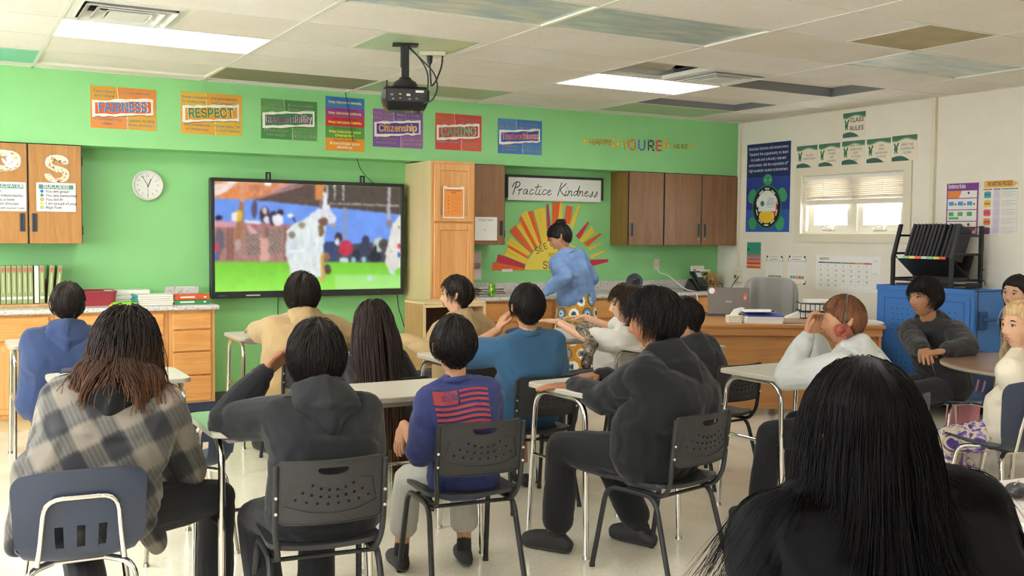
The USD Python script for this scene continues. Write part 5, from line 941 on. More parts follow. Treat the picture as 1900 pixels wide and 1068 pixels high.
# ------------------------------------------------------------------ chairs and pupils' desks (local frame: sitter looks along +y)
CS = .89            # junior sizes
def bend(m, f): v = m.vertices.copy(); m = m.copy(); m.vertices = f(v); return m
def black_chair(lab, loc, rz, group=None, sc=CS):
    t = thing('classroom_chair', lab, 'chair', (*loc, 0), R=Rz(rz) * sc, group=group)
    s = from_m3(to_m3(prism(rrect(.43, .41, .06), 0, .018)).refine_to_length(.03))
    part(t, 'seat', bend(s, lambda v: np.c_[v[:, 0], v[:, 1] + .01, .437 + v[:, 2] + .03 * (v[:, 0] / .2) ** 2 * .5 - .02 * np.clip((v[:, 1] - .12) / .1, 0, 1) ** 2 + .012 * np.clip((-v[:, 1] - .1) / .1, 0, 1)]), 'chair_black', 50)
    g = Polygon([(-.195, 0), (.195, 0), (.205, .13), (.20, .24), (-.20, .24), (-.205, .13)]).buffer(-.03).buffer(.03, quad_segs=5)
    slot = affinity.translate(affinity.scale(Point(0, 0).buffer(1, quad_segs=6), .058, .02), 0, .203).intersection(sbox(-1, -1, 1, .212))
    g = g.difference(slot)
    for r, (n, x) in enumerate(((6, .075), (8, .11), (8, .135))):
        for i in range(n): g = g.difference(Point(-x + 2 * x * i / (n - 1), .148 - r * .026 - .02 * (1 - ((i / (n - 1)) * 2 - 1) ** 2)).buffer(.0055, quad_segs=2))
    bw = lambda v: np.c_[v[:, 0], -.268 + .045 * (v[:, 0] / .2) ** 2 - v[:, 2] - .10 * (v[:, 1] - .12), .565 + v[:, 1]]
    b = part(t, 'backrest', bend(from_m3(to_m3(prism(g, 0, .012)).refine_to_length(.04)), bw), 'chair_black', 40)
    line = LineString([(-.155, .155), (-.175, .07), (-.09, .045), (0, .038), (.09, .045), (.175, .07), (.155, .155), (.10, .165)]).buffer(.0028)
    part(b, 'raised_rib', bend(from_m3(to_m3(prism(line, .0122, .0155)).refine_to_length(.03)), bw), 'chair_black')
    lip = g.exterior.buffer(.004).intersection(Polygon(g.exterior)); part(b, 'rolled_edge', bend(from_m3(to_m3(prism(lip, .0122, .016)).refine_to_length(.04)), bw), 'chair_black')
    for sgn in (-1, 1):
        x = sgn * .205
        part(t, 'leg_frame', tube(rounded([(sgn * .225, .245, .012), (x, .17, .415), (x, -.13, .415), (sgn * .225, -.245, .012)], .07), .0125, 10), 'black_metal', 40)
        u = part(t, 'back_upright', tube(rounded([(sgn * .175, .05, .418), (sgn * .182, -.17, .418), (sgn * .197, -.215, .49), (sgn * .203, -.222, .565), (sgn * .203, -.246, .79)], .05), .0115, 10), 'black_metal', 40)
        for z in (.61, .67): part(u, 'rivet', moved(cyl(.006, 0, .004, 10), (sgn * .203, -.246 - .1 * (z - .69) + .0, z), Rx(math.pi / 2)), 'rivet')
        for y in (.245, -.245): part(t, 'foot_cap', cyl(.0145, 0, .02, 10, c=(sgn * .225, y)), 'black_plastic')
    for y in (.13, -.12): part(t, 'cross_bar', tube([(-.20, y, .405), (.20, y, .405)], .009, 8), 'black_metal', 40)
    return t
def shell_surface(P, mask, th):
    """P (n, m, 3) grid to a closed sheet of thickness th without the masked cells"""
    n, m = P.shape[:2]; du, dv = np.gradient(P, axis=0), np.gradient(P, axis=1); N = np.cross(du, dv); N /= np.linalg.norm(N, axis=2, keepdims=True)
    V = np.vstack([(P + N * th / 2).reshape(-1, 3), (P - N * th / 2).reshape(-1, 3)]); o = n * m; F = []
    for i in range(n - 1):
        for j in range(m - 1):
            if not mask[i, j]: continue
            a, b, c, d = i * m + j, (i + 1) * m + j, (i + 1) * m + j + 1, i * m + j + 1
            F += [[a, b, c], [a, c, d], [a + o, c + o, b + o], [a + o, d + o, c + o]]
            for (p, q, ii, jj) in ((a, b, i, j - 1), (b, c, i + 1, j), (c, d, i, j + 1), (d, a, i - 1, j)):
                if ii < 0 or jj < 0 or ii >= n - 1 or jj >= m - 1 or not mask[ii, jj]: F += [[p, p + o, q + o], [p, q + o, q]]
    return trimesh.Trimesh(V, A(F), process=False)
def plastic_chair(lab, loc, rz, mat='chair_navy', group=None, sc=CS, hs=1.0, frame='chrome'):
    t = thing('plastic_chair', lab, 'chair', (*loc, 0), R=Rz(rz) * sc, group=group)
    prof = rounded([(.225, .415), (.20, .45), (.05, .435), (-.16, .435), (-.205, .50), (-.225, .60), (-.265, .60 + .19 * hs)], .07, 6)
    s = np.r_[0, np.cumsum(np.linalg.norm(np.diff(prof, axis=0), axis=1))]; uu = np.linspace(0, s[-1], 44); pr = np.c_[np.interp(uu, s, prof[:, 0]), np.interp(uu, s, prof[:, 1])]
    xx = np.linspace(-1, 1, 31); P = np.zeros((44, 31, 3))
    for i, (y, z) in enumerate(pr):
        k = i / 43; back = np.clip((z - .46) / .3, 0, 1) if y < -.12 else 0.0
        hw = .215 - .03 * math.exp(-((k - .5) / .1) ** 2) + .012 * back
        if k > .90: hw *= math.sqrt(max(0, 1 - ((k - .90) / .125) ** 2)) * .3 + .7
        if k < .08: hw *= .88 + .12 * k / .08
        P[i] = np.c_[xx * hw, y + .035 * back * xx ** 2 * 1.3, z + .02 * (1 - back) * np.abs(xx) ** 3 * (y > -.2) - .02 * max(0, k - .9) * 10 * np.abs(xx) ** 3]
    mask = np.ones((43, 30), bool)
    for i in range(43):
        if pr[i][0] < -.19 and .485 < pr[i][1] < .565:
            for j in (9, 10, 14, 15, 19, 20): mask[i, j] = False
    part(t, 'seat_shell', shell_surface(P, mask, .006), mat, 40)
    yb = lambda z: np.interp(z, pr[25:, 1], pr[25:, 0]) - .014
    top = .565 + .125 * hs; loop = rounded([(-.145, yb(.46) - .01, .445), (-.135, yb(.52) - .002, .52), (-.12, yb(top), top), (.12, yb(top), top), (.135, yb(.52) - .002, .52), (.145, yb(.46) - .01, .445)], .06)
    lp = part(t, 'back_loop', tube(loop, .0095, 10), frame, 40)
    for x in (-.07, .07): part(lp, 'rivet', moved(cyl(.006, 0, .004, 8), (x, yb(top) - .009, top), Rx(math.pi / 2)), 'rivet')
    for sgn in (-1, 1):
        part(t, 'front_leg', tube(rounded([(sgn * .09, .08, .418), (sgn * .17, .15, .41), (sgn * .215, .215, .02)], .08), .0125, 10), frame, 40)
        part(t, 'rear_leg', tube(rounded([(sgn * .09, -.09, .418), (sgn * .18, -.165, .41), (sgn * .22, -.245, .02)], .08), .0125, 10), frame, 40)
        for y, x in ((.217, .2155), (-.247, .2205)): part(t, 'glide', cyl(.016, 0, .02, 12, .011, (sgn * x, y)), 'chrome_dull', 40)
    part(t, 'seat_rail', cat_([tube([(-.10, y, .418), (.10, y, .418)], .0115, 8) for y in (.08, -.09)] + [tube([(x, -.09, .418), (x, .08, .418)], .009, 8) for x in (-.09, .09)]), frame, 40)
    return t
def pupil_desk(lab, loc, rz=0.0, mat='desk_top', w=.61, d=.46, tilt=0.0, hgt=.745):
    t = thing('student_desk', lab, 'desk', (*loc, 0), R=Rz(rz) @ Ry(0) @ Rx(tilt))
    top = prism(rrect(w, d, .05), hgt - .02, hgt); part(t, 'desktop', top, mat, 30); part(t, 'edge_trim', moved(prism(rrect(w + .006, d + .006, .052).difference(rrect(w + .0005, d + .0005, .05)), hgt - .021, hgt - .003)), 'desk_edge', 30)
    part(t, 'under_tray', bx(-w / 2 + .06, -d / 2 + .05, hgt - .05, w / 2 - .06, d / 2 - .05, hgt - .0205), 'desk_edge')
    for sgn in (-1, 1):
        x = sgn * (w / 2 - .035)
        part(t, 'leg_frame', tube(rounded([(x + sgn * .012, d / 2 - .005, .015), (x, d / 2 - .04, hgt - .035), (x, -d / 2 + .04, hgt - .035), (x + sgn * .012, -d / 2 + .005, .015)], .10, 7), .0127, 12), 'chrome', 40)
        part(t, 'side_brace', tube([(x + sgn * .006, -d / 2 + .03, .40), (x + sgn * .006, d / 2 - .03, .40)], .008, 8), 'chrome', 40)
        for y in (-1, 1): part(t, 'glide', cyl(.017, 0, .02, 12, .012, (x + sgn * .012, y * (d / 2 - .005))), 'chrome_dull', 40)
    part(t, 'cross_brace', tube([(-w / 2 + .035, 0, .40), (w / 2 - .035, 0, .40)], .008, 8), 'chrome', 40)
    return t
plastic_chair('navy plastic chair with chrome loop, under the girl in the plaid shirt', (.385, 3.63), -.05)
black_chair('black perforated chair under the boy in the dark hoodie resting his cheek', (1.13, 3.36), -.12)
black_chair('black perforated chair under the boy in the blue striped-flag shirt', (1.87, 3.72), -.10)
black_chair('black perforated chair under the big boy in the black hoodie', (2.71, 3.46), .22)
black_chair('black perforated chair under the boy in the teal shirt', (2.76, 4.70), -.03)
black_chair('black perforated chair under the girl with waist-long brown hair', (2.02, 4.98), .0)
black_chair('dark grey perforated chair behind the black hoodies, in front of the wooden desk', (3.98, 4.62), .12)
black_chair('black perforated chair under the boy in the white T-shirt', (3.98, 5.62), .35)
black_chair('black perforated chair under the boy in the beige hoodie by the cupboard', (3.0, 6.0), .25)
black_chair('black perforated chair under the broad boy in the beige hoodie before the screen', (1.98, 6.2), .0)
plastic_chair('navy plastic chair under the boy in the navy hoodie', (.74, 6.22), -.12)
plastic_chair('empty navy plastic chair in front of the long-haired girl', (2.25, 5.75), .05)
plastic_chair('dark plastic chair just beyond the plaid shirt, mostly hidden', (.95, 4.75), .0)
plastic_chair('empty blue plastic chair by the worktop beyond the teal shirt', (4.12, 7.3), .1, 'chair_blue')
plastic_chair('blue plastic chair under the boy in the black zip hoodie', (5.78, 4.33), 1.3, 'chair_blue')
plastic_chair('navy plastic chair under the blonde girl at the right edge', (4.58, 3.11), -.25, 'chair_navy', sc=1.0)
plastic_chair('plastic chair beyond the round table at the right edge', (6.36, 4.22), .5, 'chair_navy')
plastic_chair('plastic chair under the girl with long black hair in front', (1.30, 1.02), -.3, 'chair_navy')
plastic_chair('plastic chair under the boy in the light grey hoodie', (4.02, 3.45), .25, 'chair_navy')
pupil_desk('green-topped chrome-legged desk by the dark hoodie boy', (1.13, 3.80), 0, 'desk_top_green')
pupil_desk('beige chrome-legged desk in front of the flag-shirt boy', (1.84, 4.24), 0)
pupil_desk('beige chrome-legged desk under the black hoodie boy\'s hands', (2.76, 3.97), .08)
pupil_desk('beige chrome-legged desk under the light grey hoodie boy\'s elbow', (3.93, 3.94), .05)
pupil_desk('beige chrome-legged desk in front of the teal shirt boy', (2.74, 5.24), 0)
pupil_desk('beige chrome-legged desk between the plaid shirt and the navy hoodie', (.745, 5.22), 0)
pupil_desk('tilted beige chrome-legged desk under the white T-shirt boy\'s arms', (4.05, 6.2), .12, tilt=.05, hgt=.74)
pupil_desk('beige desk between the black hoodie boy and the wooden office desk', (4.08, 5.16), .08)
pupil_desk('beige chrome-legged desk under the hand of the beige hoodie boy before the screen', (2.03, 6.95), 0)
pupil_desk('chrome-legged desk at the left edge before the navy hoodie boy', (.66, 7.05), 0)
# round table, and the grey table in the right foreground
t = thing('round_table', 'round brown laminate table with chrome legs at the right edge', 'table', (5.45, 3.42, 0))
part(t, 'tabletop', lathe([(0, .715), (.585, .715), (.6, .722), (.6, .738), (.592, .745), (0, .745)], 60), 'table_brown', 40); part(t, 'edge_band', lathe([(.601, .722), (.604, .724), (.604, .736), (.601, .738)], 60), 'desk_edge', 40)
for k in range(4):
    a = k * math.pi / 2 + 1.1; part(t, 'leg', tube([(.33 * math.cos(a), .33 * math.sin(a), .714), (.43 * math.cos(a), .43 * math.sin(a), .02)], .014, 10), 'chrome', 40); part(t, 'glide', cyl(.018, 0, .02, 12, .013, (.431 * math.cos(a), .431 * math.sin(a))), 'chrome_dull', 40); part(t, 'leg_brace', tube([(.36 * math.cos(a), .36 * math.sin(a), .5), (.12 * math.cos(a), .12 * math.sin(a), .714)], .008, 8), 'chrome', 40)
q0 = atZ(1806, 925, .745)
t = thing('work_table', 'grey laminate table in the lower right corner', 'table', (2.90, 1.42, 0), -.12)
part(t, 'tabletop', prism(rrect(1.25, .78, .06), .715, .745), 'table_grey', 30); part(t, 'edge_trim', prism(rrect(1.258, .788, .062).difference(rrect(1.2505, .7805, .06)), .716, .742), 'desk_edge', 30)
for x in (-.52, .52):
    for y in (-.3, .3): part(t, 'leg', tube([(x, y, .714), (x * 1.05, y * 1.05, .005)], .016, 10), 'chrome', 40)
q0 = atZ(1880, 1000, .7455); t = thing('worksheet', 'white worksheet with faint line drawing on the grey table', 'paper', (*q0[:2], .7458), -.3)
part(t, 'sheet', Paint().add(bx(-.16, -.11, 0, .16, .11, .0008), 'f0ece4'), 'print_matte'); q = Paint()
for i in range(4): q.line([(-.14, -.08 + i * .05), (.14, -.07 + i * .05)], .0016, 'b9a89c', .0012)
for i in range(6): q.line([(-.13 + i * .05, -.09), (-.12 + i * .05 + .02 * (i % 2), .09)], .0014, 'c49a90', .0012)
part(t, 'drawing', q, 'print_matte')
q0 = atZ(1886, 922, .7455); t = thing('pencil_case', 'small black pouch on the grey table at the right edge', 'pouch', (*q0[:2], .746), .4); part(t, 'pouch', moved(trimesh.creation.icosphere(3), (0, 0, .02), np.diag([.045, .03, .02])), 'black_plastic', True); part(t, 'zip', tube([(-.03, 0, .041), (0, 0, .0415), (.03, 0, .041)], .002, 6), 'chrome_dull')
# ------------------------------------------------------------------ people: joints with radii -> hulls -> one smoothed surface; clothes are shells over it
def nrm(v): v = A(v, float); return v / (np.linalg.norm(v) + 1e-12)
def bl(p, r, n=14): return Manifold.sphere(float(r), n).translate(tuple(map(float, p)))
def hl(items, n=14): return Manifold.batch_hull([bl(p, r, n) for p, r in items])
def ch(items, n=14): return [hl([a, b], n) for a, b in zip(items[:-1], items[1:])]
def uni(ms): return Manifold.batch_boolean(ms, m3.OpType.Add)
def finish(m, L=.014, it=10, wr=0.0, ws=11.0, seed=0, lam=.5, smooth_all=True):
    t = from_m3(m.refine_to_length(L)); t = trimesh.Trimesh(t.vertices, t.faces, process=True)
    trimesh.smoothing.filter_taubin(t, lamb=lam, nu=lam + .03, iterations=it)
    if wr:
        v = t.vertices; n = t.vertex_normals
        q = meshkit.fbm(v * A([ws, ws, ws * .55]) + seed, 3, seed) - .5; q2 = np.abs(meshkit.fbm(v * ws * .7 + 31 + seed, 2, seed + 5) - .5)
        t.vertices = v + n * (wr * (2.2 * q - 2.4 * np.maximum(.10 - q2, 0) * 4))[:, None]
    return t
plain('skin_tan', 'c08d6b', .55, vary=.05, vscale=12, subsurface_weight=.12, subsurface_scale=.01); plain('skin_brown', '9a6647', .55, vary=.05, vscale=12, subsurface_weight=.1, subsurface_scale=.01)
plain('skin_light', 'd9a98a', .55, vary=.05, vscale=12, subsurface_weight=.15, subsurface_scale=.01); plain('skin_olive', 'b07f5e', .55, vary=.05, vscale=12, subsurface_weight=.12, subsurface_scale=.01)
plain('lip', 'a5605a', .45); plain('brow', '2a211e', .8); plain('eye_white', 'cfc8c0', .3); plain('eye_dark', '20160f', .15)
def hairmat(name, c, tip=None, z0=0.0, z1=1.0, rough=.55, sp=.2):
    c = lin(c); nd = {'tc': ('texture_coordinate', {}), 'mp': ('mapping', dict(scale=(60, 60, 4))), 'n': ('noise_texture', dict(scale=1.0, detail=3.0)), 'r': ('rgb_ramp', dict(ramp=[(.32, A([.62] * 3)), (.68, A([1.35, 1.3, 1.25]))])),
          'm': ('mix_color', dict(blend_type='multiply', fac=1.0, a=c, use_clamp=False)), 'p': ('principled_bsdf', dict(roughness=rough, specular_ior_level=sp))}
    lk = [('tc.object', 'mp.vector'), ('mp.vector', 'n.vector'), ('n.fac', 'r.fac'), ('r.color', 'm.b'), ('m.result', 'p.base_color')]
    if tip:
        nd |= {'sx': ('separate_xyz', {}), 'mr': ('map_range', dict(from_min=z0, from_max=z1, clamp=True)), 'rr': ('rgb_ramp', dict(ramp=[(0, lin(tip)), (1, c)]))}; lk += [('tc.object', 'sx.vector'), ('sx.z', 'mr.value'), ('mr.result', 'rr.fac'), ('rr.color', 'm.a')]
    return mk(name, nd, lk)
hairmat('hair_black', '1f1b1a'); hairmat('hair_dark', '2a2320'); hairmat('hair_brown', '3b2c24'); hairmat('hair_ombre', '261e1b', '63422f', .86, 1.06); hairmat('hair_long', '2a1f1b', '5a4030', .35, .75); hairmat('hair_front', '0d0b0c', '261a16', .60, .95, .55, .1); hairmat('hair_blonde', 'c6a77c', 'e2cfa8', .75, 1.0); hairmat('hair_copper', '6a452f', None); hairmat('hair_red', '9a5145')
for n_, c_ in (('navy_fleece', '334367'), ('black_fleece', '191a1c'), ('charcoal_fleece', '1f2123'), ('beige_fleece', 'af946a'), ('black_zip', '333132'), ('dark_top', '2c2d2f'), ('grey_fleece', 'b9bcb9'), ('grey_lining', 'a8a9a4')): cloth(n_, c_, .3, 500, .06)
for n_, c_ in (('blue_tee', '353d6e'), ('teal_tee', '355b7c'), ('white_tee', 'dcd8d0'), ('cream_tee', 'eee4cf'), ('black_pants', '222326'), ('dark_pants', '33353a'), ('grey_pants', 'b4b2a8'), ('jeans_dark', '3a3c42'), ('teal_shorts', '3a7c94'), ('pink_pants', 'd98f9c'), ('cargo_taupe', '8b8378')): cloth(n_, c_, .25, 600, .05)
mk('denim', {'tc': ('texture_coordinate', {}), 'n': ('noise_texture', dict(scale=9.0, detail=4.0)), 'n2': ('noise_texture', dict(scale=600.0)), 'r': ('rgb_ramp', dict(ramp=[(.35, lin('6685b6')), (.65, lin('7b9bca'))])), 'b': ('bump', dict(strength=.25, distance=.002)), 'p': ('principled_bsdf', dict(roughness=.85))},
   [('tc.object', 'n.vector'), ('n.fac', 'r.fac'), ('r.color', 'p.base_color'), ('tc.object', 'n2.vector'), ('n2.fac', 'b.height'), ('b.normal', 'p.normal')])
plain('black_shirt', '0c0c10', .85, bump=.2, bscale=500, specular_ior_level=.15); plain('skirt_gold', 'c08a26', .8, vary=.18, vscale=40); plain('sock_white', 'e4e0d6', .9); plain('sock_black', '26272b', .9); plain('sock_lime', 'b4cf52', .9); plain('shoe_black', '2b2b2c', .6); plain('sole_grey', '4a4a4a', .7); plain('shoe_tan', 'a5764a', .7)
# plaid: two crossed sets of wide soft bands plus thin lines, in the shirt's own frame
mk('plaid', {'tc': ('texture_coordinate', {}), 'mp': ('mapping', dict(rotation=(.25, .42, .1))), 's': ('separate_xyz', {}),
   'ax': ('math', dict(math_type='multiply', value2=44.0)), 'az': ('math', dict(math_type='multiply', value2=40.0)), 'sx': ('math', dict(math_type='sine')), 'sz': ('math', dict(math_type='sine')),
   'ra': ('rgb_ramp', dict(ramp=[(.30, A([0, 0, 0])), (.62, A([1, 1, 1]))])), 'rb': ('rgb_ramp', dict(ramp=[(.34, A([0, 0, 0])), (.7, A([1, 1, 1]))])), 'ha': ('math', dict(math_type='multiply_add', value2=.5, value3=.5)), 'hb': ('math', dict(math_type='multiply_add', value2=.5, value3=.5)),
   'ad': ('math', dict(math_type='add')), 'hf': ('math', dict(math_type='multiply', value2=.5)), 'fx': ('math', dict(math_type='multiply', value2=420.0)), 'fs': ('math', dict(math_type='sine')), 'ft': ('math', dict(math_type='multiply_add', value2=.06, value3=0.0)), 'tot': ('math', dict(math_type='add')),
   'r': ('rgb_ramp', dict(ramp=[(.05, lin('25262a')), (.30, lin('36363a')), (.55, lin('5c5953')), (.9, lin('7e766b'))])), 'p': ('principled_bsdf', dict(roughness=.95, sheen_weight=.2))},
   [('tc.object', 'mp.vector'), ('mp.vector', 's.vector'), ('s.x', 'ax.value1'), ('s.z', 'az.value1'), ('ax.value', 'sx.value1'), ('az.value', 'sz.value1'), ('sx.value', 'ha.value1'), ('sz.value', 'hb.value1'), ('ha.value', 'ra.fac'), ('hb.value', 'rb.fac'), ('ra.color', 'ad.value1'), ('rb.color', 'ad.value2'), ('ad.value', 'hf.value1'),
    ('s.x', 'fx.value1'), ('fx.value', 'fs.value1'), ('fs.value', 'ft.value1'), ('ft.value', 'tot.value1'), ('hf.value', 'tot.value2'), ('tot.value', 'r.fac'), ('r.color', 'p.base_color')])
mk('tie_dye', {'tc': ('texture_coordinate', {}), 'n': ('noise_texture', dict(scale=9.0, detail=3.0, distortion=2.5)), 'r': ('rgb_ramp', dict(ramp=[(.38, lin('5a3f8c')), (.46, lin('8f7ab8')), (.52, lin('e6dcc4')), (.62, lin('d8c49a')), (.68, lin('6a4f9a'))])), 'p': ('principled_bsdf', dict(roughness=.9))},
   [('tc.object', 'n.vector'), ('n.fac', 'r.fac'), ('r.color', 'p.base_color')])
mk('camo', {'tc': ('texture_coordinate', {}), 'n': ('noise_texture', dict(scale=16.0, detail=4.0, distortion=1.0)), 'r': ('rgb_ramp', dict(interpolate=False, ramp=[(0, lin('35302b')), (.42, lin('6a5f52')), (.52, lin('a89a86')), (.6, lin('4a4239'))])), 'p': ('principled_bsdf', dict(roughness=.9))},
   [('tc.object', 'n.vector'), ('n.fac', 'r.fac'), ('r.color', 'p.base_color')])
ICO = {k: trimesh.creation.icosphere(subdivisions=k) for k in (3, 4, 5)}
AX = A([.076, .097, .117])
def head_shape(d):
    """unit directions (x right, y front, z up) -> skull and face surface for a head of height .234"""
    x, y, z = d.T; p = d * AX
    low = np.clip(-z, 0, 1); p[:, 0] *= np.where(y > -.3, 1 - .30 * low ** 1.3, 1 - .36 * low ** 1.2); p[:, 1] *= np.where(y < 0, 1 - .38 * low ** 1.1, 1 - .06 * low)
    p[:, 0] *= 1 + .05 * np.clip(-y, 0, 1); f = np.clip(y, 0, 1)
    X, Z = p[:, 0], p[:, 2]; g = lambda cx, cz, sx, sz: np.exp(-((X - cx) / sx) ** 2 - ((Z - cz) / sz) ** 2) * (y > .2)
    p[:, 1] += .019 * g(0, -.028, .011, .014) + .011 * g(0, -.008, .008, .022) + .006 * (g(.012, -.034, .007, .007) + g(-.012, -.034, .007, .007))
    p[:, 1] -= .008 * (g(.032, .006, .016, .010) + g(-.032, .006, .016, .010)); p[:, 1] += .004 * (g(.03, .024, .022, .008) + g(-.03, .024, .022, .008))
    p[:, 1] += .007 * g(0, -.058, .020, .006) + .006 * g(0, -.069, .017, .006) + .007 * g(0, -.100, .020, .014); p[:, 1] -= .003 * g(0, -.080, .016, .006)
    p[:, 0] += np.sign(X) * .004 * (g(.05, -.025, .018, .02) + g(-.05, -.025, .018, .02))
    return p
def hair_edge(d, front=.50, nape=-.62, side=-.02):
    """>0 where hair grows: limit height varies from forehead over the ears to the nape"""
    phi = np.degrees(np.arctan2(np.abs(d[:, 0]), d[:, 1])); lim = np.interp(phi, [0, 38, 62, 78, 100, 118, 150, 180], [front, front * .95, front * .5, side + .0, side - .02, nape * .75, nape, nape])
    return d[:, 2] - lim
class Human: pass
def ik(S, T, l1, l2, hint):
    d = T - S; L = np.linalg.norm(d); L2 = min(L, (l1 + l2) * .995); u = d / (L + 1e-9); T = S + u * L2
    a = (l1 * l1 - l2 * l2 + L2 * L2) / (2 * L2); hgt = math.sqrt(max(l1 * l1 - a * a, 0)); h = A(hint, float); h = h - u * (h @ u); h = nrm(h); return S + u * a + h * hgt, T
def hand(W, f, n, side, s, curl=.35, spread=1.0):
    f = nrm(f); n = nrm(n - f * (n @ f)); l = np.cross(f, n) * side; out = []
    kn = [W + f * .082 * s * k + l * o * s for k, o in ((1, .030), (1.04, .010), (1.0, -.011), (.93, -.029))]
    out.append(hl([(W + l * .014 * s, .019 * s), (W - l * .014 * s, .019 * s)] + [(k, .0125 * s) for k in kn], 12))
    for k, ln, o in zip(kn, (.072, .080, .074, .058), (.10, .03, -.04, -.12)):
        p, a = k, curl * .5; pts = [(k - f * .01 * s, .0105 * s)]; dd = nrm(f + l * o * spread)
        for q, r in ((.45, .0095), (.30, .0088), (.25, .0075)):
            v = dd * math.cos(a) + n * math.sin(a); p = p + v * ln * q * s; pts.append((p, r * s)); a += curl
        out += ch(pts, 10)
    b = W + f * .028 * s + l * .026 * s; d1 = nrm(f * .62 + l * .72 + n * .25); d2 = nrm(f * .85 + l * .35 + n * .35)
    out += ch([(W + f * .015 * s + l * .012 * s, .015 * s), (b, .0135 * s), (b + d1 * .036 * s, .0115 * s), (b + d1 * .036 * s + d2 * .030 * s, .0095 * s)], 10)
    return out
def person(label, loc, face, head, D=None, s=.92, wt=1.0, seat=.40, skin='skin_tan', hair='hair_black', style='short', hyaw=0.0, hpitch=0.0, hroll=0.0, tyaw=0.0, hunch=.04,
           L=None, R=None, le=(-.3, -.35, -.9), re=(.3, -.35, -.9), Ln=(0, 0, -1), Rn=(0, 0, -1), Lf=None, Rf=None, lc=.35, rc=.35, legs=True, feet=((-.10, .40), (.10, .40)), knee=None, top='black_fleece', sleeve='long', hood=True,
           pants='black_pants', short=False, sock='sock_black', shoe='shoe_black', face_on=False, res=.018, hem=None, stand=False, top_e=.022, collar=None, nstr=1100, hem_drop=.02, front_lim=.50, hair_t=1.0, arms_wr=.004, nk=1.0, hood_mat=None, cuff=.82):
    """loc: pelvis on the floor plan; face: direction of the lap; head, L, R: world points (head centre, wrists)"""
    o = Human(); o.R = Rz(face); o.o = A([loc[0], loc[1], 0.0]); loc_ = lambda p: (A(p) - o.o) @ o.R
    t = thing('person', label, 'person', o.o, R=o.R); o.t, o.s = t, s
    Hc = loc_(head); P = A([0, 0, (seat + .085 * s) if not stand else stand]); o.P = P
    up = nrm(Hc - P); Rh = Rz(hyaw) @ Rx(-hpitch) @ Ry(hroll); o.Hc, o.Rh = Hc, Rh; hs = .93 + .07 * s if s < 1 else s; o.hs = hs
    N = Hc - .150 * nk * hs * nrm(up * .75 + Rh[:, 2] * .25 + A([0, -.12 * -1, 0]) * .35); sp = np.linalg.norm(N - P)
    C = P + (N - P) * .58 + A([0, -hunch, 0]); o.N, o.C = N, C
    upc = nrm(N - C); xa = Rz(tyaw) @ A([1., 0, 0]); xa = nrm(xa - upc * (xa @ upc) * .8); ya = np.cross(upc, xa); o.xa, o.ya, o.upc = xa, ya, upc
    S = [N - upc * .062 * s + sg * xa * .150 * s * (.55 + .45 * wt) for sg in (-1, 1)]
    la, lf = .265 * s, .235 * s
    if L is None: L_ = S[0] + A([-.10, .12, -.42]) * s
    else: L_ = loc_(L)
    R_ = S[1] + A([.10, .12, -.42]) * s if R is None else loc_(R)
    E1, W1 = ik(S[0], L_, la, lf, le); E2, W2 = ik(S[1], R_, la, lf, re); o.E, o.W, o.S = (E1, E2), (W1, W2), S
    w = wt * s
    torso = [hl([(S[0], .055 * s), (S[1], .055 * s), (C - xa * .075 * w, .10 * w), (C + xa * .075 * w, .10 * w), (N - upc * .02, .055 * s)]), hl([(C - xa * .075 * w, .10 * w), (C + xa * .075 * w, .10 * w), (P + A([-.07 * w, .01, .14 * s]), .10 * w), (P + A([.07 * w, .01, .14 * s]), .10 * w)]),
             hl([(P + A([-.07 * w, .01, .14 * s]), .10 * w), (P + A([.07 * w, .01, .14 * s]), .10 * w), (P + A([-.085 * w, 0, .012 * s]), .10 * w), (P + A([.085 * w, 0, .012 * s]), .10 * w)])]
    neck = [hl([(N, .052 * s), (N + (Hc - N) * .75, .05 * s)])]
    arms = []
    for k, (s_, e_, w_) in enumerate(((S[0], E1, W1), (S[1], E2, W2))): arms += ch([(s_, .05 * s), (s_ + (e_ - s_) * .5, .044 * s), (e_, .036 * s), (e_ + (w_ - e_) * .35, .037 * s), (w_, .025 * s)])
    Lfv = nrm(W1 - E1) if Lf is None else nrm(A(Lf)); Rfv = nrm(W2 - E2) if Rf is None else nrm(A(Rf))
    hands = hand(W1, Lfv, A(Ln, float), -1, s, lc) + hand(W2, Rfv, A(Rn, float), 1, s, rc)
    hips = [P + A([sg * .085 * s, .0, -.005]) for sg in (-1, 1)]; o.legs = []; lg = []
    if legs:
        for k, sg in enumerate((-1, 1)):
            an = A([feet[k][0], feet[k][1], .075 * s]) if len(feet[k]) == 2 else A(feet[k], float)
            kn = ik(hips[k], an, .40 * s, .39 * s, (knee or ((-.12, 1, .6), (.12, 1, .6)))[k])[0] if not stand else (hips[k] + an) / 2 + A([0, .02, 0])
            o.legs.append((hips[k], kn, an)); lg += ch([(hips[k], .082 * w), (hips[k] + (kn - hips[k]) * .55, .066 * w), (kn, .052 * s), (kn + (an - kn) * .3, .05 * s), (an, .034 * s)])
            td = nrm(A([an[0] - kn[0] * .6, .16, 0]) if not stand else A([.0, 1, 0])); td = nrm(A([sg * .12, 1, 0])); lg.append(hl([(an - A([0, .03, .035]) * s, .03 * s), (an + td * .12 * s - A([0, 0, .045 * s]), .025 * s), (an, .032 * s)])); o.toe = td
    body = finish(uni(torso + neck + arms + lg), .026, 6) if True else None
    hd = ICO[5 if face_on else 4]; hv = head_shape(hd.vertices.copy()) * hs; hw = hv @ Rh.T + Hc
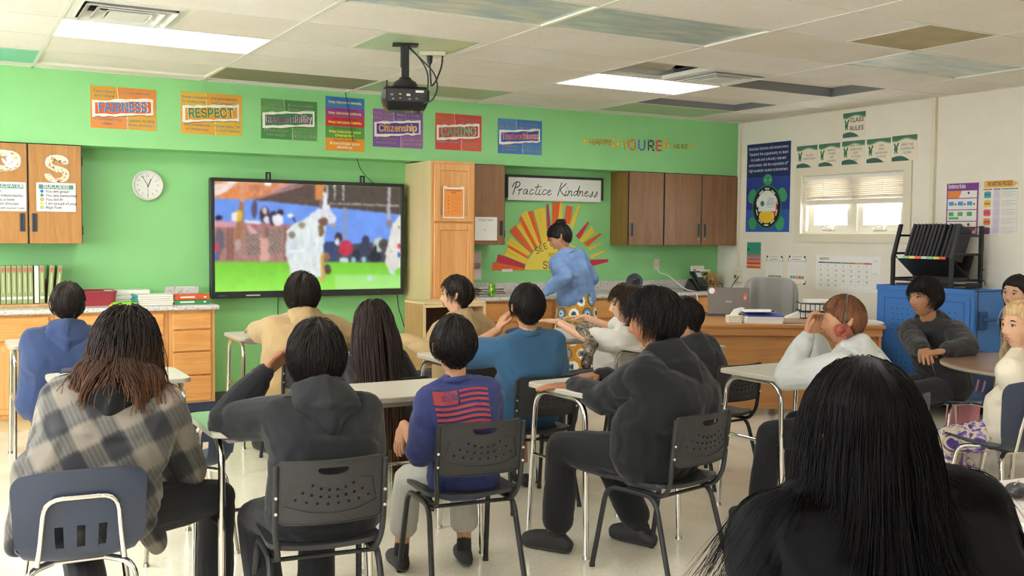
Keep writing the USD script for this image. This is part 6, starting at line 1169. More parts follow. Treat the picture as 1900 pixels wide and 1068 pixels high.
    ears = [hl([(Hc + Rh @ (A([sg * .074, -.012, .012]) * hs), .008), (Hc + Rh @ (A([sg * .088, -.030, .018]) * hs), .007), (Hc + Rh @ (A([sg * .087, -.024, -.008]) * hs), .007), (Hc + Rh @ (A([sg * .077, -.008, -.020]) * hs), .008)], 12) for sg in (-1, 1)]
    hnd = finish(uni(hands), .0065 if res < .016 else .011, 3)
    try:
        full = Manifold.batch_boolean([to_m3(body), to_m3(trimesh.Trimesh(hw, hd.faces, process=False)), to_m3(hnd)] + ears, m3.OpType.Add); fm = from_m3(full)
    except Exception: fm = cat_([body, trimesh.Trimesh(hw, hd.faces), hnd])
    o.body = part(t, 'body', fm, skin, 60)
    if face_on:
        for sg in (-1, 1):
            ec = Hc + Rh @ (A([sg * .031, .079, .006]) * hs); eb = part(o.body, 'eye', moved(trimesh.creation.icosphere(3), ec, Rh @ np.diag([.0120, .0090, .0058]) * hs), 'eye_white', True)
            tr_ = part(o.body, 'iris', moved(trimesh.creation.icosphere(2), ec + Rh @ (A([-.002, .0068, .0005]) * hs), Rh @ np.diag([.0052, .0034, .0058]) * hs), 'eye_dark', True)
            part(o.body, 'eyelid', moved(tube([(-.014, -.003, .0015), (-.007, .006, .0068), (0, .0085, .0080), (.007, .006, .0068), (.014, -.003, .0015)], .0016, 6), ec, Rh * hs), 'brow')
            part(o.body, 'eyebrow', moved(tube([(-.019 * 1, -.003, .0), (-.008, .006, .005), (.006, .007, .0045), (.018, .001, -.0005)], A([.0018, .0032, .0030, .0016]), 6), Hc + Rh @ (A([sg * .033, .083, .027]) * hs), Rh * hs), 'brow')
        part(o.body, 'lips', cat_([moved(tube([(-.021, -.006, 0), (-.010, .003, .0028), (0, .0045, .0018), (.010, .003, .0028), (.021, -.006, 0)], A([.001, .0032, .0035, .0032, .001]), 8), Hc + Rh @ (A([0, .090, -.0575]) * hs), Rh * hs), moved(tube([(-.019, -.005, 0), (-.009, .004, -.002), (0, .0055, -.0025), (.009, .004, -.002), (.019, -.005, 0)], A([.001, .0036, .004, .0036, .001]), 8), Hc + Rh @ (A([0, .088, -.0655]) * hs), Rh * hs)]), 'lip', True)
    # ---- upper garment
    e = top_e
    g = [hl([(S[0], .055 * s + e), (S[1], .055 * s + e), (C - xa * .075 * w, .10 * w + e), (C + xa * .075 * w, .10 * w + e)]), hl([(C - xa * .075 * w, .10 * w + e), (C + xa * .075 * w, .10 * w + e), (P + A([-.07 * w, .01, .14 * s]), .10 * w + e), (P + A([.07 * w, .01, .14 * s]), .10 * w + e)]),
         hl([(P + A([-.07 * w, .01, .14 * s]), .10 * w + e), (P + A([.07 * w, .01, .14 * s]), .10 * w + e), (P + A([-.09 * w, 0, hem_drop * s]), .10 * w + e), (P + A([.09 * w, 0, hem_drop * s]), .10 * w + e)]), hl([(S[0] + upc * .01, .05 * s + e * .6), (S[1] + upc * .01, .05 * s + e * .6), (N + upc * .004, .058 * s + e * .3)])]
    if hem:
        for (ax_, by_, z_, r_) in hem: g.append(hl([(P + A([ax_, by_, z_]), r_), (P + A([ax_ * .7, by_ * .5, .16 * s]), .08 * w), (C, .09 * w)]))
    for k, (s_, e_, w_) in enumerate(((S[0], E1, W1), (S[1], E2, W2))):
        if sleeve == 'long': g += ch([(s_, .055 * s + e), (s_ + (e_ - s_) * .5, .05 * s + e), (e_, .042 * s + e * .9), (e_ + (w_ - e_) * .5, .040 * s + e * .7), (w_ - nrm(w_ - e_) * .035, .036 * s + e * .5)]) + ch([(w_ - nrm(w_ - e_) * .035, .032 * s + e * .4), (w_ - nrm(w_ - e_) * .008, .030 * s + e * .35)])
        elif sleeve == 'half': g += ch([(s_, .055 * s + e), (s_ + (e_ - s_) * .5, .052 * s + e * 1.25), (s_ + (e_ - s_) * .92, .050 * s + e * 1.25)])
        else: g += ch([(s_, .055 * s + e), (s_ + (e_ - s_) * .35, .053 * s + e * 1.2), (s_ + (e_ - s_) * .66, .051 * s + e * 1.2)])
    gm = finish(uni(g), res, 8, arms_wr + .003 * (top_e > .02), 10.0, int(abs(loc[0]) * 100) % 97)
    # neck opening: keep the cloth below a tilted plane at the collar
    o.top = part(t, 'hoodie' if hood else ('shirt' if sleeve != 'long' else 'sweater'), gm, top, 55); o.gm = gm
    rim = [(N + upc * .012 + xa * .075 * s * math.cos(a) + ya * .066 * s * math.sin(a) - upc * .025 * max(0, math.sin(a)), .013 if not hood else .024 * s) for a in np.arange(14) * TAU / 14]
    cg = finish(uni(ch(rim + rim[:1], 10)), .016, 5, .003 if hood else 0, 18); part(o.top, 'collar', cg, collar or top, 55)
    if hood:
        hb = [hl([(N + xa * sg * .07 * s - ya * .035 + upc * .02, .042 * s), (N - ya * .085 * s + upc * .015, .048 * s), (N + xa * sg * .09 * s - ya * .075 * s - upc * .06, .04 * s), (N - ya * .115 * s - upc * .10, .042 * s)], 16) for sg in (-1, 1)] + [hl([(N - ya * .115 * s - upc * .09, .045 * s), (N - ya * .12 * s - upc * .155 * s, .026 * s), (N - xa * .08 * s - ya * .085 * s - upc * .06, .036 * s), (N + xa * .08 * s - ya * .085 * s - upc * .06, .036 * s)], 16)]
        hm = finish(uni(hb), .011 if res < .016 else .016, 7, .006, 16, 3); part(o.top, 'hood', hm, hood_mat or top, 55)
        if collar: part(o.top, 'hood_lining', moved(finish(uni(ch([(N + xa * .062 * s * math.cos(a) + ya * .055 * s * math.sin(a) + upc * .03, .03 * s) for a in np.linspace(math.pi * .9, math.pi * 2.1, 9)], 12)), .012, 4)), collar, 55)
    # ---- trousers, socks, shoes
    if legs:
        ep = .012; pg = [hl([(hips[0], .085 * w + ep), (hips[1], .085 * w + ep), (P + A([-.06 * w, 0, .05]), .09 * w), (P + A([.06 * w, 0, .05]), .09 * w)])]; sk, shl = [], []
        for k, (h_, k_, a_) in enumerate(o.legs):
            end = k_ + (a_ - k_) * (.05 if short else cuff)
            pg += ch([(h_, .084 * w + ep), (h_ + (k_ - h_) * .55, .072 * w + ep), (k_, .058 * s + ep)] + ([(end, .060 * s + ep)] if not short else [])) + ([] if short else ch([(k_, .058 * s + ep), (k_ + (a_ - k_) * .45, .052 * s + ep), (end, .046 * s + ep * 1.4)]))
            sk.append(uni(ch([(k_ + (a_ - k_) * (.70 if short else .78), .037 * s), (a_, .040 * s)], 14)))
            td = o.toe if k else A([-o.toe[0], o.toe[1], 0]); z0 = a_[2] - .075 * s
            m = hl([(A([a_[0], a_[1] - .045 * s, z0 + .036 * s]), .034 * s), (A([a_[0], a_[1], z0 + .055 * s]), .042 * s), (A([*(a_ + td * .14 * s)[:2], z0 + .034 * s]), .034 * s), (A([*(a_ + td * .10 * s)[:2], z0 + .04 * s]), .042 * s)], 16)
            m = m.trim_by_plane((0, 0, 1), z0 + .004); shl.append(m)
        part(t, 'shorts' if short else 'trousers', finish(uni(pg), .026, 8, .004, 12, 7), pants, 55)
        for m in sk: part(t, 'sock', finish(m, .022, 3), sock, True)
        for m in shl:
            q = part(t, 'shoe', finish(m, .018, 4), shoe, 50)
            b = m.bounding_box(); part(q, 'sole', finish(m.trim_by_plane((0, 0, -1), -(b[2] + .016)).scale((1.03, 1.03, 1)).translate((-(b[0] + b[3]) * .015, -(b[1] + b[4]) * .015, -.003)), .014, 1), 'sole_grey', 40)
    o.hair_name, o.style, o.near = hair, style, res < .016
    do_hair(o, hair, style, nstr, front_lim, hair_t)
    return o
def scalp(o, n, seed, lim, nape=-.62):
    r = np.random.default_rng(seed); d = r.normal(size=(n * 3, 3)); d /= np.linalg.norm(d, axis=1, keepdims=True); return d[hair_edge(d, lim, nape) > .02][:n], r
def do_hair(o, mat, style, n, lim, ht):
    t, Hc, Rh, hs = o.t, o.Hc, o.Rh, o.hs; IC = ICO[5 if o.near else 4]; d = IC.vertices.copy(); long = style in ('long', 'bob', 'wide')
    e = hair_edge(d, lim, {'fade': -.74, 'short': -.76}.get(style, -.62)); m = np.clip(e / .16, -1, 1); base = d * AX; low = np.clip(-d[:, 2], 0, 1); base[:, 1] *= np.where(d[:, 1] < 0, 1 - .36 * low ** 1.1, 1)
    base[:, 0] *= (1 + .05 * np.clip(-d[:, 1], 0, 1)) * np.where(d[:, 1] > -.3, 1 - .30 * low ** 1.3, 1 - .36 * low ** 1.2)
    th = np.where(m > 0, .004 + .016 * ht * m * (.55 + .45 * np.clip(d[:, 2] + .4, 0, 1)), .026 * m)
    if style in ('fade', 'short'): th = np.where(th > 0, th * np.interp(d[:, 2], [-.45, .3], [.15 if style == 'fade' else .3, 1.0]) * (1 - .75 * np.exp(-((d[:, 2] - .0) / .28) ** 2) * np.abs(d[:, 0]) ** 4), th)
    az = np.arctan2(d[:, 0], d[:, 1] + .25); lock = meshkit.fbm(np.c_[az * 7, d[:, 2] * 1.4, az * 0 + hs], 3, 4) - .5
    amp = .0 if long else .016 * ht; v = base + d * (th + amp * lock * (m > .15))[:, None]
    cap = part(t, 'hair', trimesh.Trimesh(v * hs @ Rh.T + Hc, IC.faces, process=False), mat, True); o.hair = cap
    dirs, r = scalp(o, n, 17 + int(n), lim, {'fade': -.66, 'short': -.70}.get(style, -.62)); N_ = len(dirs)
    if style in ('short', 'fade', 'shag', 'updo'):
        K = 7; length = r.uniform(.035, .06, N_) * ht * (1.5 if style == 'shag' else 1.0); crown = nrm([.12, -.45, .88]); p = dirs.copy(); pts = []; length *= np.where(dirs[:, 1] > .25, .42, 1.0) * (1.0 if style == 'shag' else np.interp(dirs[:, 2], [-.4, .25], [.28, 1.0]))
        lift0 = r.uniform(.010, .020, N_) * ht * (np.where(dirs[:, 2] < .1, .6, 1.0) if style == 'shag' else np.interp(dirs[:, 2], [-.45, .35], [.12, 1.0]))
        fl = np.round(r.normal(size=(N_, 3)) * .35, 2)
        for k in range(K):
            b = p * AX; lw = np.clip(-p[:, 2], 0, 1); b[:, 1] *= np.where(p[:, 1] < 0, 1 - .36 * lw ** 1.1, 1); b[:, 0] *= np.where(p[:, 1] > -.3, 1 - .30 * lw ** 1.3, 1 - .36 * lw ** 1.2); L_ = lift0 + .006 * ht * math.sin(math.pi * k / (K - 1)) + (.004 * k / K if style == 'shag' else 0) - (.003 if k == 0 else 0)
            pts.append(b + p * L_[:, None])
            away = p - crown; away[:, 2] -= .45; az_ = np.arctan2(p[:, 0], p[:, 1]); away += fl * .5; away -= p * (away * p).sum(1, keepdims=True); away /= np.linalg.norm(away, axis=1, keepdims=True) + 1e-6
            if style == 'updo': away = crown + A([0, -.3, .25]) - p; away -= p * (away * p).sum(1, keepdims=True); away /= np.linalg.norm(away, axis=1, keepdims=True) + 1e-6
            p = p + away * (length / (K - 1) / .095)[:, None]; p /= np.linalg.norm(p, axis=1, keepdims=True)
        P = np.stack(pts, 1) * hs @ Rh.T + Hc; w = np.linspace(1, .35, K)[None] * r.uniform(.0016, .003, (N_, 1))
        strands(cap, 'hair_strand', P, w, mat)
    elif long: long_hair(o, cap, mat, dirs[dirs[:, 1] < o.long.get('ymax', 2)], r, o.long)
def long_hair(o, cap, mat, dirs, r, spec):
    """strands that leave the parting, follow the skull, then hang outside head and shoulders"""
    Hc, Rh, hs, s = o.Hc, o.Rh, o.hs, o.s; n = len(dirs); K = spec.get('K', 18); tot = r.uniform(spec['len'][0], spec['len'][1], n); stiff = spec.get('spread', .25)
    loc = dirs * AX * (1.0 + r.uniform(.10, .24, (n, 1)) * spec.get('vol', 1.0)); p = loc * hs @ Rh.T + Hc; seg = tot / (K - 1)
    out = dirs.copy(); out[:, 2] = 0; out[:, 1] = np.where(out[:, 1] > .2, -.1, out[:, 1]); out = out @ Rh.T
    v = dirs @ Rh.T * .25; v[:, 2] += .05; v += np.outer(np.sign(dirs[:, 0] + .02) * .12, Rh[:, 0]); back = spec.get('back', .35); fx = r.normal(size=(n, 3)) * spec.get('fly', .05)
    flare = spec.get('flare', .0) * r.uniform(.4, 1.6, (n, 1)); lockid = np.sin(dirs[:, :1] * 23 + dirs[:, 2:] * 9)
    caps = [(o.S[0], o.S[1], .075 * s), (o.N, o.C - o.ya * .015, .105 * s), (o.C - o.xa * .075 * s, o.C + o.xa * .075 * s, .13 * s * spec.get('wt', 1)), (o.C - o.xa * .06, o.P + A([0, 0, .12]), .13 * s * spec.get('wt', 1)), (o.S[0], o.E[0], .068 * s), (o.S[1], o.E[1], .068 * s)]
    if spec.get('hoodcol'): caps += [(o.N - o.ya * .05 + o.upc * .02, o.N - o.ya * .10 - o.upc * .10, .085 * s), (o.N - o.xa * .07 - o.ya * .05, o.N + o.xa * .07 - o.ya * .05, .065 * s)]
    pts = [p.copy()]; grav = A(spec.get('grav', (0, 0, -1.0)), float); off = r.uniform(.0, spec.get('thick', .03), n)
    for k in range(1, K):
        f = k / K; early, late = max(0, 1 - 4 * f), min(1, max(0, (f - .3) / .3))
        want = v * early - Rh[:, 1] * spec.get('pull', 0) * max(0, 1 - 2 * f) + o.xa * dirs[:, :1] * flare * late * .8 + grav * (.6 + .9 * f) + out * (stiff * early + flare * late) - o.ya * back * (.25 if f < .5 else .12) + fx * (.3 + f) + spec.get('wave', 0) * late * np.sin(k * .8 + 6 * lockid) * o.xa
        want /= np.linalg.norm(want, axis=1, keepdims=True); p = p + want * seg[:, None]
        q = (p - Hc) @ Rh / hs; rad = np.linalg.norm(q / (AX * 1.02 + off[:, None] * .8 + .006), axis=1); inside_ = rad < 1; q[inside_] /= rad[inside_, None]; p = q * hs @ Rh.T + Hc
        for a, b, rc in caps:
            ab = b - a; tt = np.clip(((p - a) @ ab) / (ab @ ab), 0, 1); c = a + tt[:, None] * ab; dv = p - c; L = np.linalg.norm(dv, axis=1); ins = L < rc + off * .5; p[ins] = (c + dv / (L[:, None] + 1e-9) * (rc + off * .5)[:, None])[ins]
        pts.append(p.copy())
    P = np.stack(pts, 1); w = np.linspace(1, spec.get('tip', .45), K)[None] * r.uniform(.0018, .0036, (n, 1)) * spec.get('w', 1.0); strands(cap, 'hair_strand', P, w, mat)
_ph = person
def person_long(label, loc, face, head, spec, **kw):
    Human.long = spec; return _ph(label, loc, face, head, **kw)
# ------------------------------------------------------------------ the class
D_ = atD
# boy in navy hoodie, left edge
o = person('boy in navy blue hoodie with grey lined hood seated at the left edge', (.60, 6.22), -.08, D_(126, 566, 5.75), s=.97, wt=1.22, skin='skin_light', hair='hair_dark', style='fade', top='navy_fleece', collar='grey_lining', pants='dark_pants', hyaw=0, L=D_(80, 675, 6.1), R=D_(205, 660, 6.1), le=(-.9, -.3, -.3), re=(.9, -.2, -.4), top_e=.034, hunch=.05)
# girl in plaid shirt
o = person_long('girl with shoulder-length brown hair in an oversized grey plaid shirt', (.42, 3.66), -.10, D_(232, 645, 3.62), dict(hoodcol=1, grav=(-.10, 0, -1.0), len=(.19, .27), K=14, spread=.30, fly=.09, vol=1.5, thick=.05, back=.16, wave=.24, flare=.10, w=1.0, tip=.85), s=1.0, wt=1.05, skin='skin_tan', hair='hair_ombre', style='bob', top='plaid', hood=True, pants='black_pants', sock='sock_white', hyaw=-.25, hpitch=.25, hroll=.05, L=D_(150, 840, 3.75), R=D_(322, 885, 3.9), re=(.4, -.2, -.8), le=(-.4, -.2, -.8), top_e=.040, hem=((-.22, .03, -.09, .04), (.22, .03, -.13, .04), (-.20, .14, -.09, .035), (.20, .12, -.12, .035)), feet=((.02, .0), (.44, .22)), knee=((-.12, 1, .6), (1, .4, .5)), nstr=3200, hunch=.06, collar='black_fleece', hood_mat='black_fleece', res=.012)
# boy in dark hoodie, cheek on hand
o = person('boy in charcoal hoodie leaning his left cheek on his hand', (1.15, 3.34), -.06, D_(588, 662, 3.62), s=.97, wt=1.0, skin='skin_brown', hair='hair_black', style='shag', top='charcoal_fleece', pants='black_pants', sock='sock_lime', shoe='shoe_black', hyaw=-.05, hpitch=.10, L=D_(492, 690, 3.72), le=(-.9, .35, -.7), Ln=(.8, -.1, .3), Lf=(.7, .15, .55), lc=.75, R=D_(640, 800, 4.0), re=(.35, -.2, -.8), feet=((-.16, .16), (.02, .22)), top_e=.030, hunch=.05, res=.012, nstr=1800, hair_t=1.25)
# boy in blue T-shirt with flag print
o = person('boy in blue T-shirt with a red striped flag print on the back', (1.87, 3.70), -.16, D_(842, 644, 4.12), s=.84, wt=.86, skin='skin_tan', hair='hair_black', style='fade', top='blue_tee', hood=False, sleeve='half', pants='grey_pants', hyaw=-.10, hpitch=.05, L=D_(750, 788, 4.22), le=(-.1, -.5, -1), Ln=(.6, .2, -.1), Lf=(-.25, .10, -1), lc=.2, R=D_(862, 770, 4.4), re=(.3, -.3, -.9), feet=((-.20, .26), (.08, .24)), cuff=.62, top_e=.022, hunch=.05, res=.011, nstr=1600, hem_drop=-.03)
flag = o
# big boy in black hoodie
o = person('big boy in black hoodie with both forearms resting on a desk', (2.72, 3.50), .42, D_(1216, 597, 4.42), s=1.06, wt=1.15, skin='skin_brown', hair='hair_black', style='short', top='black_fleece', pants='black_pants', hyaw=.38, hpitch=.12, L=D_(1062, 716, 4.68), R=D_(1112, 697, 4.78), le=(-.4, -.9, -.6), re=(.5, .2, -.6), Ln=(0, .1, -1), Rn=(0, .1, -1), Lf=(-.35, .9, -.06), Rf=(-.8, .45, -.06), lc=.15, rc=.2, feet=((-.10, .46), (.22, .20)), top_e=.034, hunch=.09, res=.012, nstr=2600, hair_t=1.6)
# girl with waist-long hair
o = person_long('girl with very long straight brown hair hanging behind her chair', (1.97, 4.96), .0, D_(693, 603, 5.25), dict(len=(.62, .84), K=15, spread=.0, fly=.014, vol=.8, thick=.025, back=.75, w=1.7), s=.9, wt=.95, skin='skin_tan', hair='hair_long', style='long', top='dark_top', hood=False, pants='cargo_taupe', L=D_(650, 730, 5.5), R=D_(745, 730, 5.5), shoe='shoe_tan', feet=((-.04, .30), (.12, .34)), nstr=2000)
# boy in teal T-shirt
o = person('boy in teal T-shirt propping his head on his left hand', (2.76, 4.72), -.05, D_(979, 572, 5.35), s=.94, wt=.98, skin='skin_tan', hair='hair_black', style='short', top='teal_tee', hood=False, sleeve='half', pants='teal_shorts', short=True, sock='sock_white', L=D_(924, 612, 5.45), le=(-.9, .3, -.6), Ln=(.8, 0, .2), Lf=(.5, .1, .85), lc=.6, R=D_(985, 690, 5.75), re=(.4, -.2, -.9), feet=((-.02, .36), (.14, .30)), top_e=.03, hyaw=-.25, hpitch=.12, hunch=.06)
# broad boy in beige hoodie before the screen
o = person('broad boy in beige hoodie in front of the screen, left arm out on a desk', (1.98, 6.18), .05, D_(561, 546, 6.42), s=1.05, wt=1.25, skin='skin_tan', hair='hair_dark', style='shag', top='beige_fleece', pants='dark_pants', L=D_(452, 612, 7.0), le=(-.9, -.1, -.6), Ln=(0, 0, -1), R=D_(650, 690, 6.7), re=(.9, -.1, -.4), top_e=.04, hunch=.05, hair_t=1.3)
# boy in beige hoodie by the cupboard
o = person('boy in beige hoodie by the cupboard turned left with arm stretched out', (3.0, 6.0), .25, D_(848, 548, 6.62), s=.96, wt=1.0, skin='skin_light', hair='hair_dark', style='fade', top='beige_fleece', pants='dark_pants', hyaw=.55, hpitch=.0, L=D_(748, 628, 6.45), le=(-.3, -.8, -.4), R=D_(905, 690, 6.7), re=(.8, -.3, -.4), top_e=.032, face_on=True)
# boy in white T-shirt
o = person('boy in white T-shirt with both arms stretched over a desk', (4.02, 5.68), .55, D_(1163, 566, 6.55), s=.92, wt=.92, skin='skin_light', hair='hair_brown', style='shag', top='white_tee', hood=False, sleeve='short', pants='jeans_dark', hyaw=.45, hpitch=.05, L=D_(1035, 596, 6.75), R=D_(1085, 588, 7.05), le=(-.3, -.5, -.8), re=(.5, .2, -.7), Ln=(0, 0, -1), Rn=(0, 0, -1), Lf=(-.2, 1, .05), Rf=(-.3, 1, 0), lc=.12, rc=.15, top_e=.028, hunch=.07, hair_t=1.3, face_on=True)
# dark hoodie half hidden behind the big boy
o = person('person in dark hoodie half hidden behind the big boy in black', (3.82, 4.70), .25, D_(1272, 592, 5.85), s=.98, wt=1.08, skin='skin_tan', hair='hair_black', style='short', top='dark_top', pants='black_pants', hyaw=.2, hpitch=.35, L=D_(1210, 660, 6.2), R=D_(1325, 670, 6.2), top_e=.03, hunch=.07)
# boy in light grey hoodie, hands at his mouth
o = person('boy in light grey hoodie with reddish tied hair and both hands at his mouth', (3.98, 3.52), .30, D_(1566, 596, 5.02), s=.98, wt=1.1, skin='skin_olive', hair='hair_copper', style='updo', top='grey_fleece', pants='black_pants', hyaw=.55, hpitch=.05, L=D_(1498, 625, 5.05), R=D_(1512, 628, 5.32), le=(-.6, .3, -1), re=(.3, .5, -.9), Ln=(.5, -.6, .3), Rn=(-.5, -.6, .3), Lf=(.25, .1, .9), Rf=(.1, .1, .9), lc=.7, rc=.7, top_e=.034, hunch=.07, res=.012, nstr=2200, hair_t=.8, feet=((-.3, .36), (.10, .36)), front_lim=.42)
pc = o.R.T @ (D_(1563, 613, 4.95) - o.o); part(o.hair, 'hair_bun', finish(uni([bl(pc + A([.018 * math.cos(k * 2.4), .015 * math.sin(k * 2.4), .014 * math.cos(k * 1.3)]), .028) for k in range(7)]), .006, 2, .006, 60, 2), 'hair_red', 50)
part(o.hair, 'head_band', moved(tube([(.080 * math.cos(a), .005 - .02 * math.sin(a), .112 * math.sin(a) + .012) for a in np.linspace(-.15, math.pi + .15, 24)], .0035, 6), o.Hc, o.Rh * o.hs * 1.10), 'dark_grey', 40)
# boy in black zip hoodie
o = person('boy in black zip hoodie looking left with wrists crossed by the round table', (5.70, 4.34), 1.35, D_(1716, 553, 6.42), s=1.0, wt=.98, skin='skin_olive', hair='hair_black', style='short', top='black_zip', pants='jeans_dark', nk=1.22, hyaw=.05, hpitch=.0, tyaw=.45, L=D_(1752, 650, 6.0), R=D_(1722, 660, 5.98), le=(-.9, -.2, -.3), re=(.8, -.3, -.6), Ln=(0, -.2, -1), Rn=(0, -.2, -1), Lf=(.75, .5, -.25), Rf=(-.75, .5, -.25), lc=.4, rc=.35, top_e=.03, face_on=True, res=.011, hair_t=1.25, nstr=2000, front_lim=.36, hunch=.03)
zp = [o.N + o.ya * .07 * o.s - o.upc * .03]; 
f_ = o.gm; ctr = [o.N + o.ya * .5 - o.upc * h for h in np.linspace(.06, .34, 12)]
loc3, ri, _ = f_.ray.intersects_location(A(ctr), np.tile(-o.ya, (12, 1)), multiple_hits=False)
if len(loc3) > 3: loc3 = loc3[np.argsort(-(loc3 @ o.upc))]; part(o.top, 'zip', tube(loc3 + o.ya * .002, .003, 6), 'chrome_dull', 40)
# dark haired girl at the right edge
o = person_long('dark-haired girl resting her cheek on her hand at the right picture edge', (6.42, 4.28), 1.0, D_(1885, 545, 6.95), dict(pull=.5, ymax=.3, len=(.25, .4), K=12, spread=.1, fly=.02, vol=.6, thick=.02, back=.6, w=1.5), s=.92, wt=.95, skin='skin_light', hair='hair_black', style='long', top='dark_top', hood=False, pants='pink_pants', hyaw=.65, hpitch=.0, hroll=-.12, L=D_(1876, 592, 6.75), le=(-.5, .2, -1), Ln=(.7, -.2, .3), Lf=(.12, -.1, 1), lc=.5, R=D_(1915, 668, 6.4), face_on=True, nstr=1300)
# blonde girl
o = person_long('blonde girl in cream T-shirt and purple tie-dye trousers leaning on the round table', (4.70, 3.16), .12, D_(1896, 605, 5.02), dict(pull=.12, ymax=.27, len=(.32, .48), K=14, spread=.15, fly=.03, vol=.7, thick=.03, back=.5, wave=.15, w=1.3), s=.92, wt=.95, skin='skin_light', hair='hair_blonde', style='long', top='cream_tee', hood=False, sleeve='half', pants='tie_dye', shoe='shoe_black', hyaw=1.2, L=D_(1906, 684, 5.3), le=(-1, .0, -.6), Ln=(0, 0, -1), Lf=(.5, .8, 0), R=D_(1960, 660, 5.3), feet=((-.24, .10, .12), (.0, .2)), face_on=True, nstr=1800, hunch=.06)
# foreground girl
o = person_long('girl with long loose dark hair and black top seen from behind in front', (1.33, 1.10), -.30, D_(1600, 818, 1.62), dict(len=(.30, .50), K=17, spread=.1, fly=.07, vol=.42, thick=.018, back=.30, flare=.42, wave=.05, wt=1.15, w=.40), nk=.52, s=.98, wt=1.25, skin='skin_tan', hair='hair_front', style='wide', top='black_shirt', hood=False, pants='black_pants', L=D_(1430, 1180, 1.85), R=D_(1780, 1180, 1.85), top_e=.03, res=.01, nstr=7000, hyaw=.05, hunch=.07)
# standing woman at the worktop
o = person('standing woman in denim jacket and patterned skirt with bun, head bowed to the worktop', (4.96, 7.60), .30, D_(1040, 441, 8.98), s=.97, wt=1.0, stand=.86, skin='skin_tan', hair='hair_black', style='updo', top='denim', hood=False, sleeve='long', hyaw=.55, hpitch=.42, L=D_(1012, 541, 8.75), R=D_(1062, 545, 9.15), le=(-.6, -.5, -.6), re=(.6, -.2, -.6), Ln=(0, 0, -1), Rn=(0, 0, -1), pants='black_pants', top_e=.03, feet=((-.09, .0), (.09, .02)), face_on=True, hunch=.02, front_lim=.34, collar='denim')
bc = o.Hc + o.Rh @ A([0, -.055, .125]); part(o.hair, 'hair_bun', finish(uni([hl([(bc + A([-.03, 0, 0]), .03), (bc + A([.035, 0, .004]), .028)])]), .008, 2, .004, 50), 'hair_black', 50)
part(o.body, 'earring', moved(tube([(.012 * math.cos(a), 0, .012 * math.sin(a)) for a in np.arange(12) * TAU / 12], .002, 6, True), o.Hc + o.Rh @ A([-.083, -.012, -.04])), plain('gold', 'd8a84a', .2, 1.0))
zw = o.P[2] + .06; prof = [(.0, zw + .02), (.145, zw), (.19, zw - .12), (.215, zw - .35), (.26, zw - .72), (.255, zw - .72), (.21, zw - .35), (.0, zw - .1)]
sk = trimesh.creation.revolve(A(prof[::-1]), sections=72); sk = from_m3(to_m3(sk).refine_to_length(.03)) if to_m3(sk).status() == m3.Error.NoError else sk
def pleat(v, k=1.0): a = np.arctan2(v[:, 1], v[:, 0]); f = np.clip((zw - v[:, 2]) / .5, 0, 1); g = 1 + .05 * f * np.sin(a * 11) ; return np.c_[v[:, 0] * g, v[:, 1] * g * .85, v[:, 2]]
sk.vertices = pleat(sk.vertices); skp = part(o.t, 'skirt', sk, 'skirt_gold', 50)
fp = Paint(); rs = np.random.default_rng(8)
def on_skirt(a, z, dr): r_ = np.interp(zw - z, [0, .12, .35, .72], [.145, .19, .215, .26]) + dr; return pleat(A([[r_ * math.cos(a), r_ * math.sin(a), z]]))[0]
spots = [(a0 + (.30 if j % 2 else 0), zw - .05 - .115 * j) for j in range(6) for a0 in np.arange(9) * TAU / 9]
for i, (a, z) in enumerate(spots):
    c0 = on_skirt(a, z, .003)
    for rad, col, dr, n in (((.058, '2f5578', .003, 24), (.046, '7fa3b8', .0045, 24), (.024, 'e8e2d4', .006, 12), (.012, '2f5578', .0075, 10)) if i % 2 else ((.054, 'ece6d8', .003, 20), (.026, '3f6c8c', .0045, 14), (.010, '22303c', .006, 8))):
        k = np.arange(n) * TAU / n; rr = rad * (1 - .13 * (np.arange(n) % 2)); ring_ = [on_skirt(a + x / .2, z + y, dr) for x, y in zip(rr * np.cos(k), rr * np.sin(k))]
        V = A([on_skirt(a, z, dr)] + ring_); F = A([[0, 1 + j, 1 + (j + 1) % n] for j in range(n)]); fp.add(trimesh.Trimesh(V, F, process=False), col)
part(skp, 'flower_print', fp, 'print_matte')
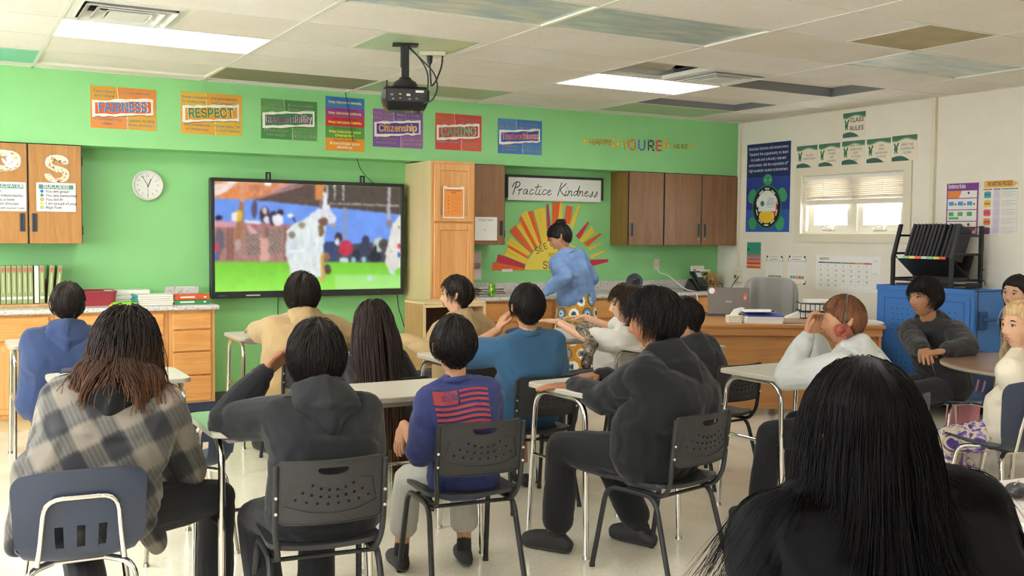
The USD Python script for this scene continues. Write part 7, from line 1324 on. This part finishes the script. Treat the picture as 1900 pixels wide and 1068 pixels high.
# flag print on the blue T-shirt, laid on the cloth of the back
o = flag; gm = o.gm; bn = -o.ya; uz = nrm(A([0, 0, 1.0]) - bn * bn[2]); ux = nrm(np.cross(uz, bn)) * 1.0
if ux @ o.xa < 0: ux = -ux
back = (gm.vertex_normals @ bn) > .02; bv = gm.vertices[back]; c0 = o.C + o.upc * .064 - o.xa * .018
from scipy.interpolate import LinearNDInterpolator, NearestNDInterpolator
uv = np.c_[(bv - c0) @ ux, (bv - c0) @ uz]; dep = (bv - c0) @ bn; fi, fn = LinearNDInterpolator(uv, dep), NearestNDInterpolator(uv, dep)
def drape(q, off):
    out = Paint()
    for v, f, c in zip(q.v, q.f, q.c):
        m = trimesh.Trimesh(v * A([.92, .80, 1]), f - f.min(), process=False)
        while len(m.faces) and m.edges_unique_length.max() > .018 and len(m.faces) < 3000: m = m.subdivide_to_size(.014)
        V = m.vertices; d = fi(V[:, :2]); d = np.where(np.isnan(d), fn(V[:, :2]), d); out.add(trimesh.Trimesh(c0 + V[:, :1] * ux + V[:, 1:2] * uz + bn * (d + off + V[:, 2])[:, None], m.faces, process=False), c[0])
    return out
RD_, BL_ = '973c42', '353d6e'; rt = -.05; q = Paint(); W_, H_ = .25, .175
wave = lambda x: .010 * math.sin(x * 22)
def wr(x0, x1, y0, y1, col, z): q.poly([(x, y0 + wave(x)) for x in np.linspace(x0, x1, 9)] + [(x, y1 + wave(x)) for x in np.linspace(x1, x0, 9)], col, z)
wr(-.125, -.015, .015, .085, RD_, 0)
for i in range(3): y = .075 - i * .026; wr(-.015 + .008, .125, y - .005, y + .009, RD_, 0)
for i in range(4): y = -.005 - i * .027; wr(-.120 + i * .004, .125, y - .007, y + .008, RD_, 0)
for i, s_ in enumerate(('THE', 'NORTH', 'FACE')): q.text(s_, -.045, .060 - i * .0175, .0125, BL_, .0012, True, 'r', .040 if i else .028)
for k in range(3): q.poly(Point(-.042, .030).buffer(.033 - k * .011, quad_segs=6).difference(Point(-.042, .030).buffer(.026 - k * .011, quad_segs=6)).intersection(sbox(-.042, .030, .02, .08)), BL_, .0012)
q.text('NEVER STOP EXPLORING', .0, -.128, .0135, '86404a', 0, True, 'c', .215)
part(o.top, 'flag_print', drape(q, .0050), 'print_matte')
# camouflage jacket on the tilted desk and over its edge
g0 = D_(1105, 603, 6.62); jr = np.random.default_rng(2)
pts = [D_(1058, 606, 6.75), D_(1085, 600, 6.85), D_(1112, 612, 6.7), D_(1090, 622, 6.55), D_(1092, 655, 6.4), D_(1088, 676, 6.35)]
single('jacket', finish(uni([hl([(pts[0], .02), (pts[1], .022), (pts[3], .02)]), hl([(pts[1], .022), (pts[2], .024), (pts[3], .022)]), hl([(pts[3], .025), (pts[2] + A([0, 0, -.03]), .02), (pts[4], .038)]), hl([(pts[4], .038), (pts[5], .034)])]), .014, 6, .010, 20, 4), 'camo', 'crumpled brown camouflage jacket draped over the tilted desk', 'jacket', 50)
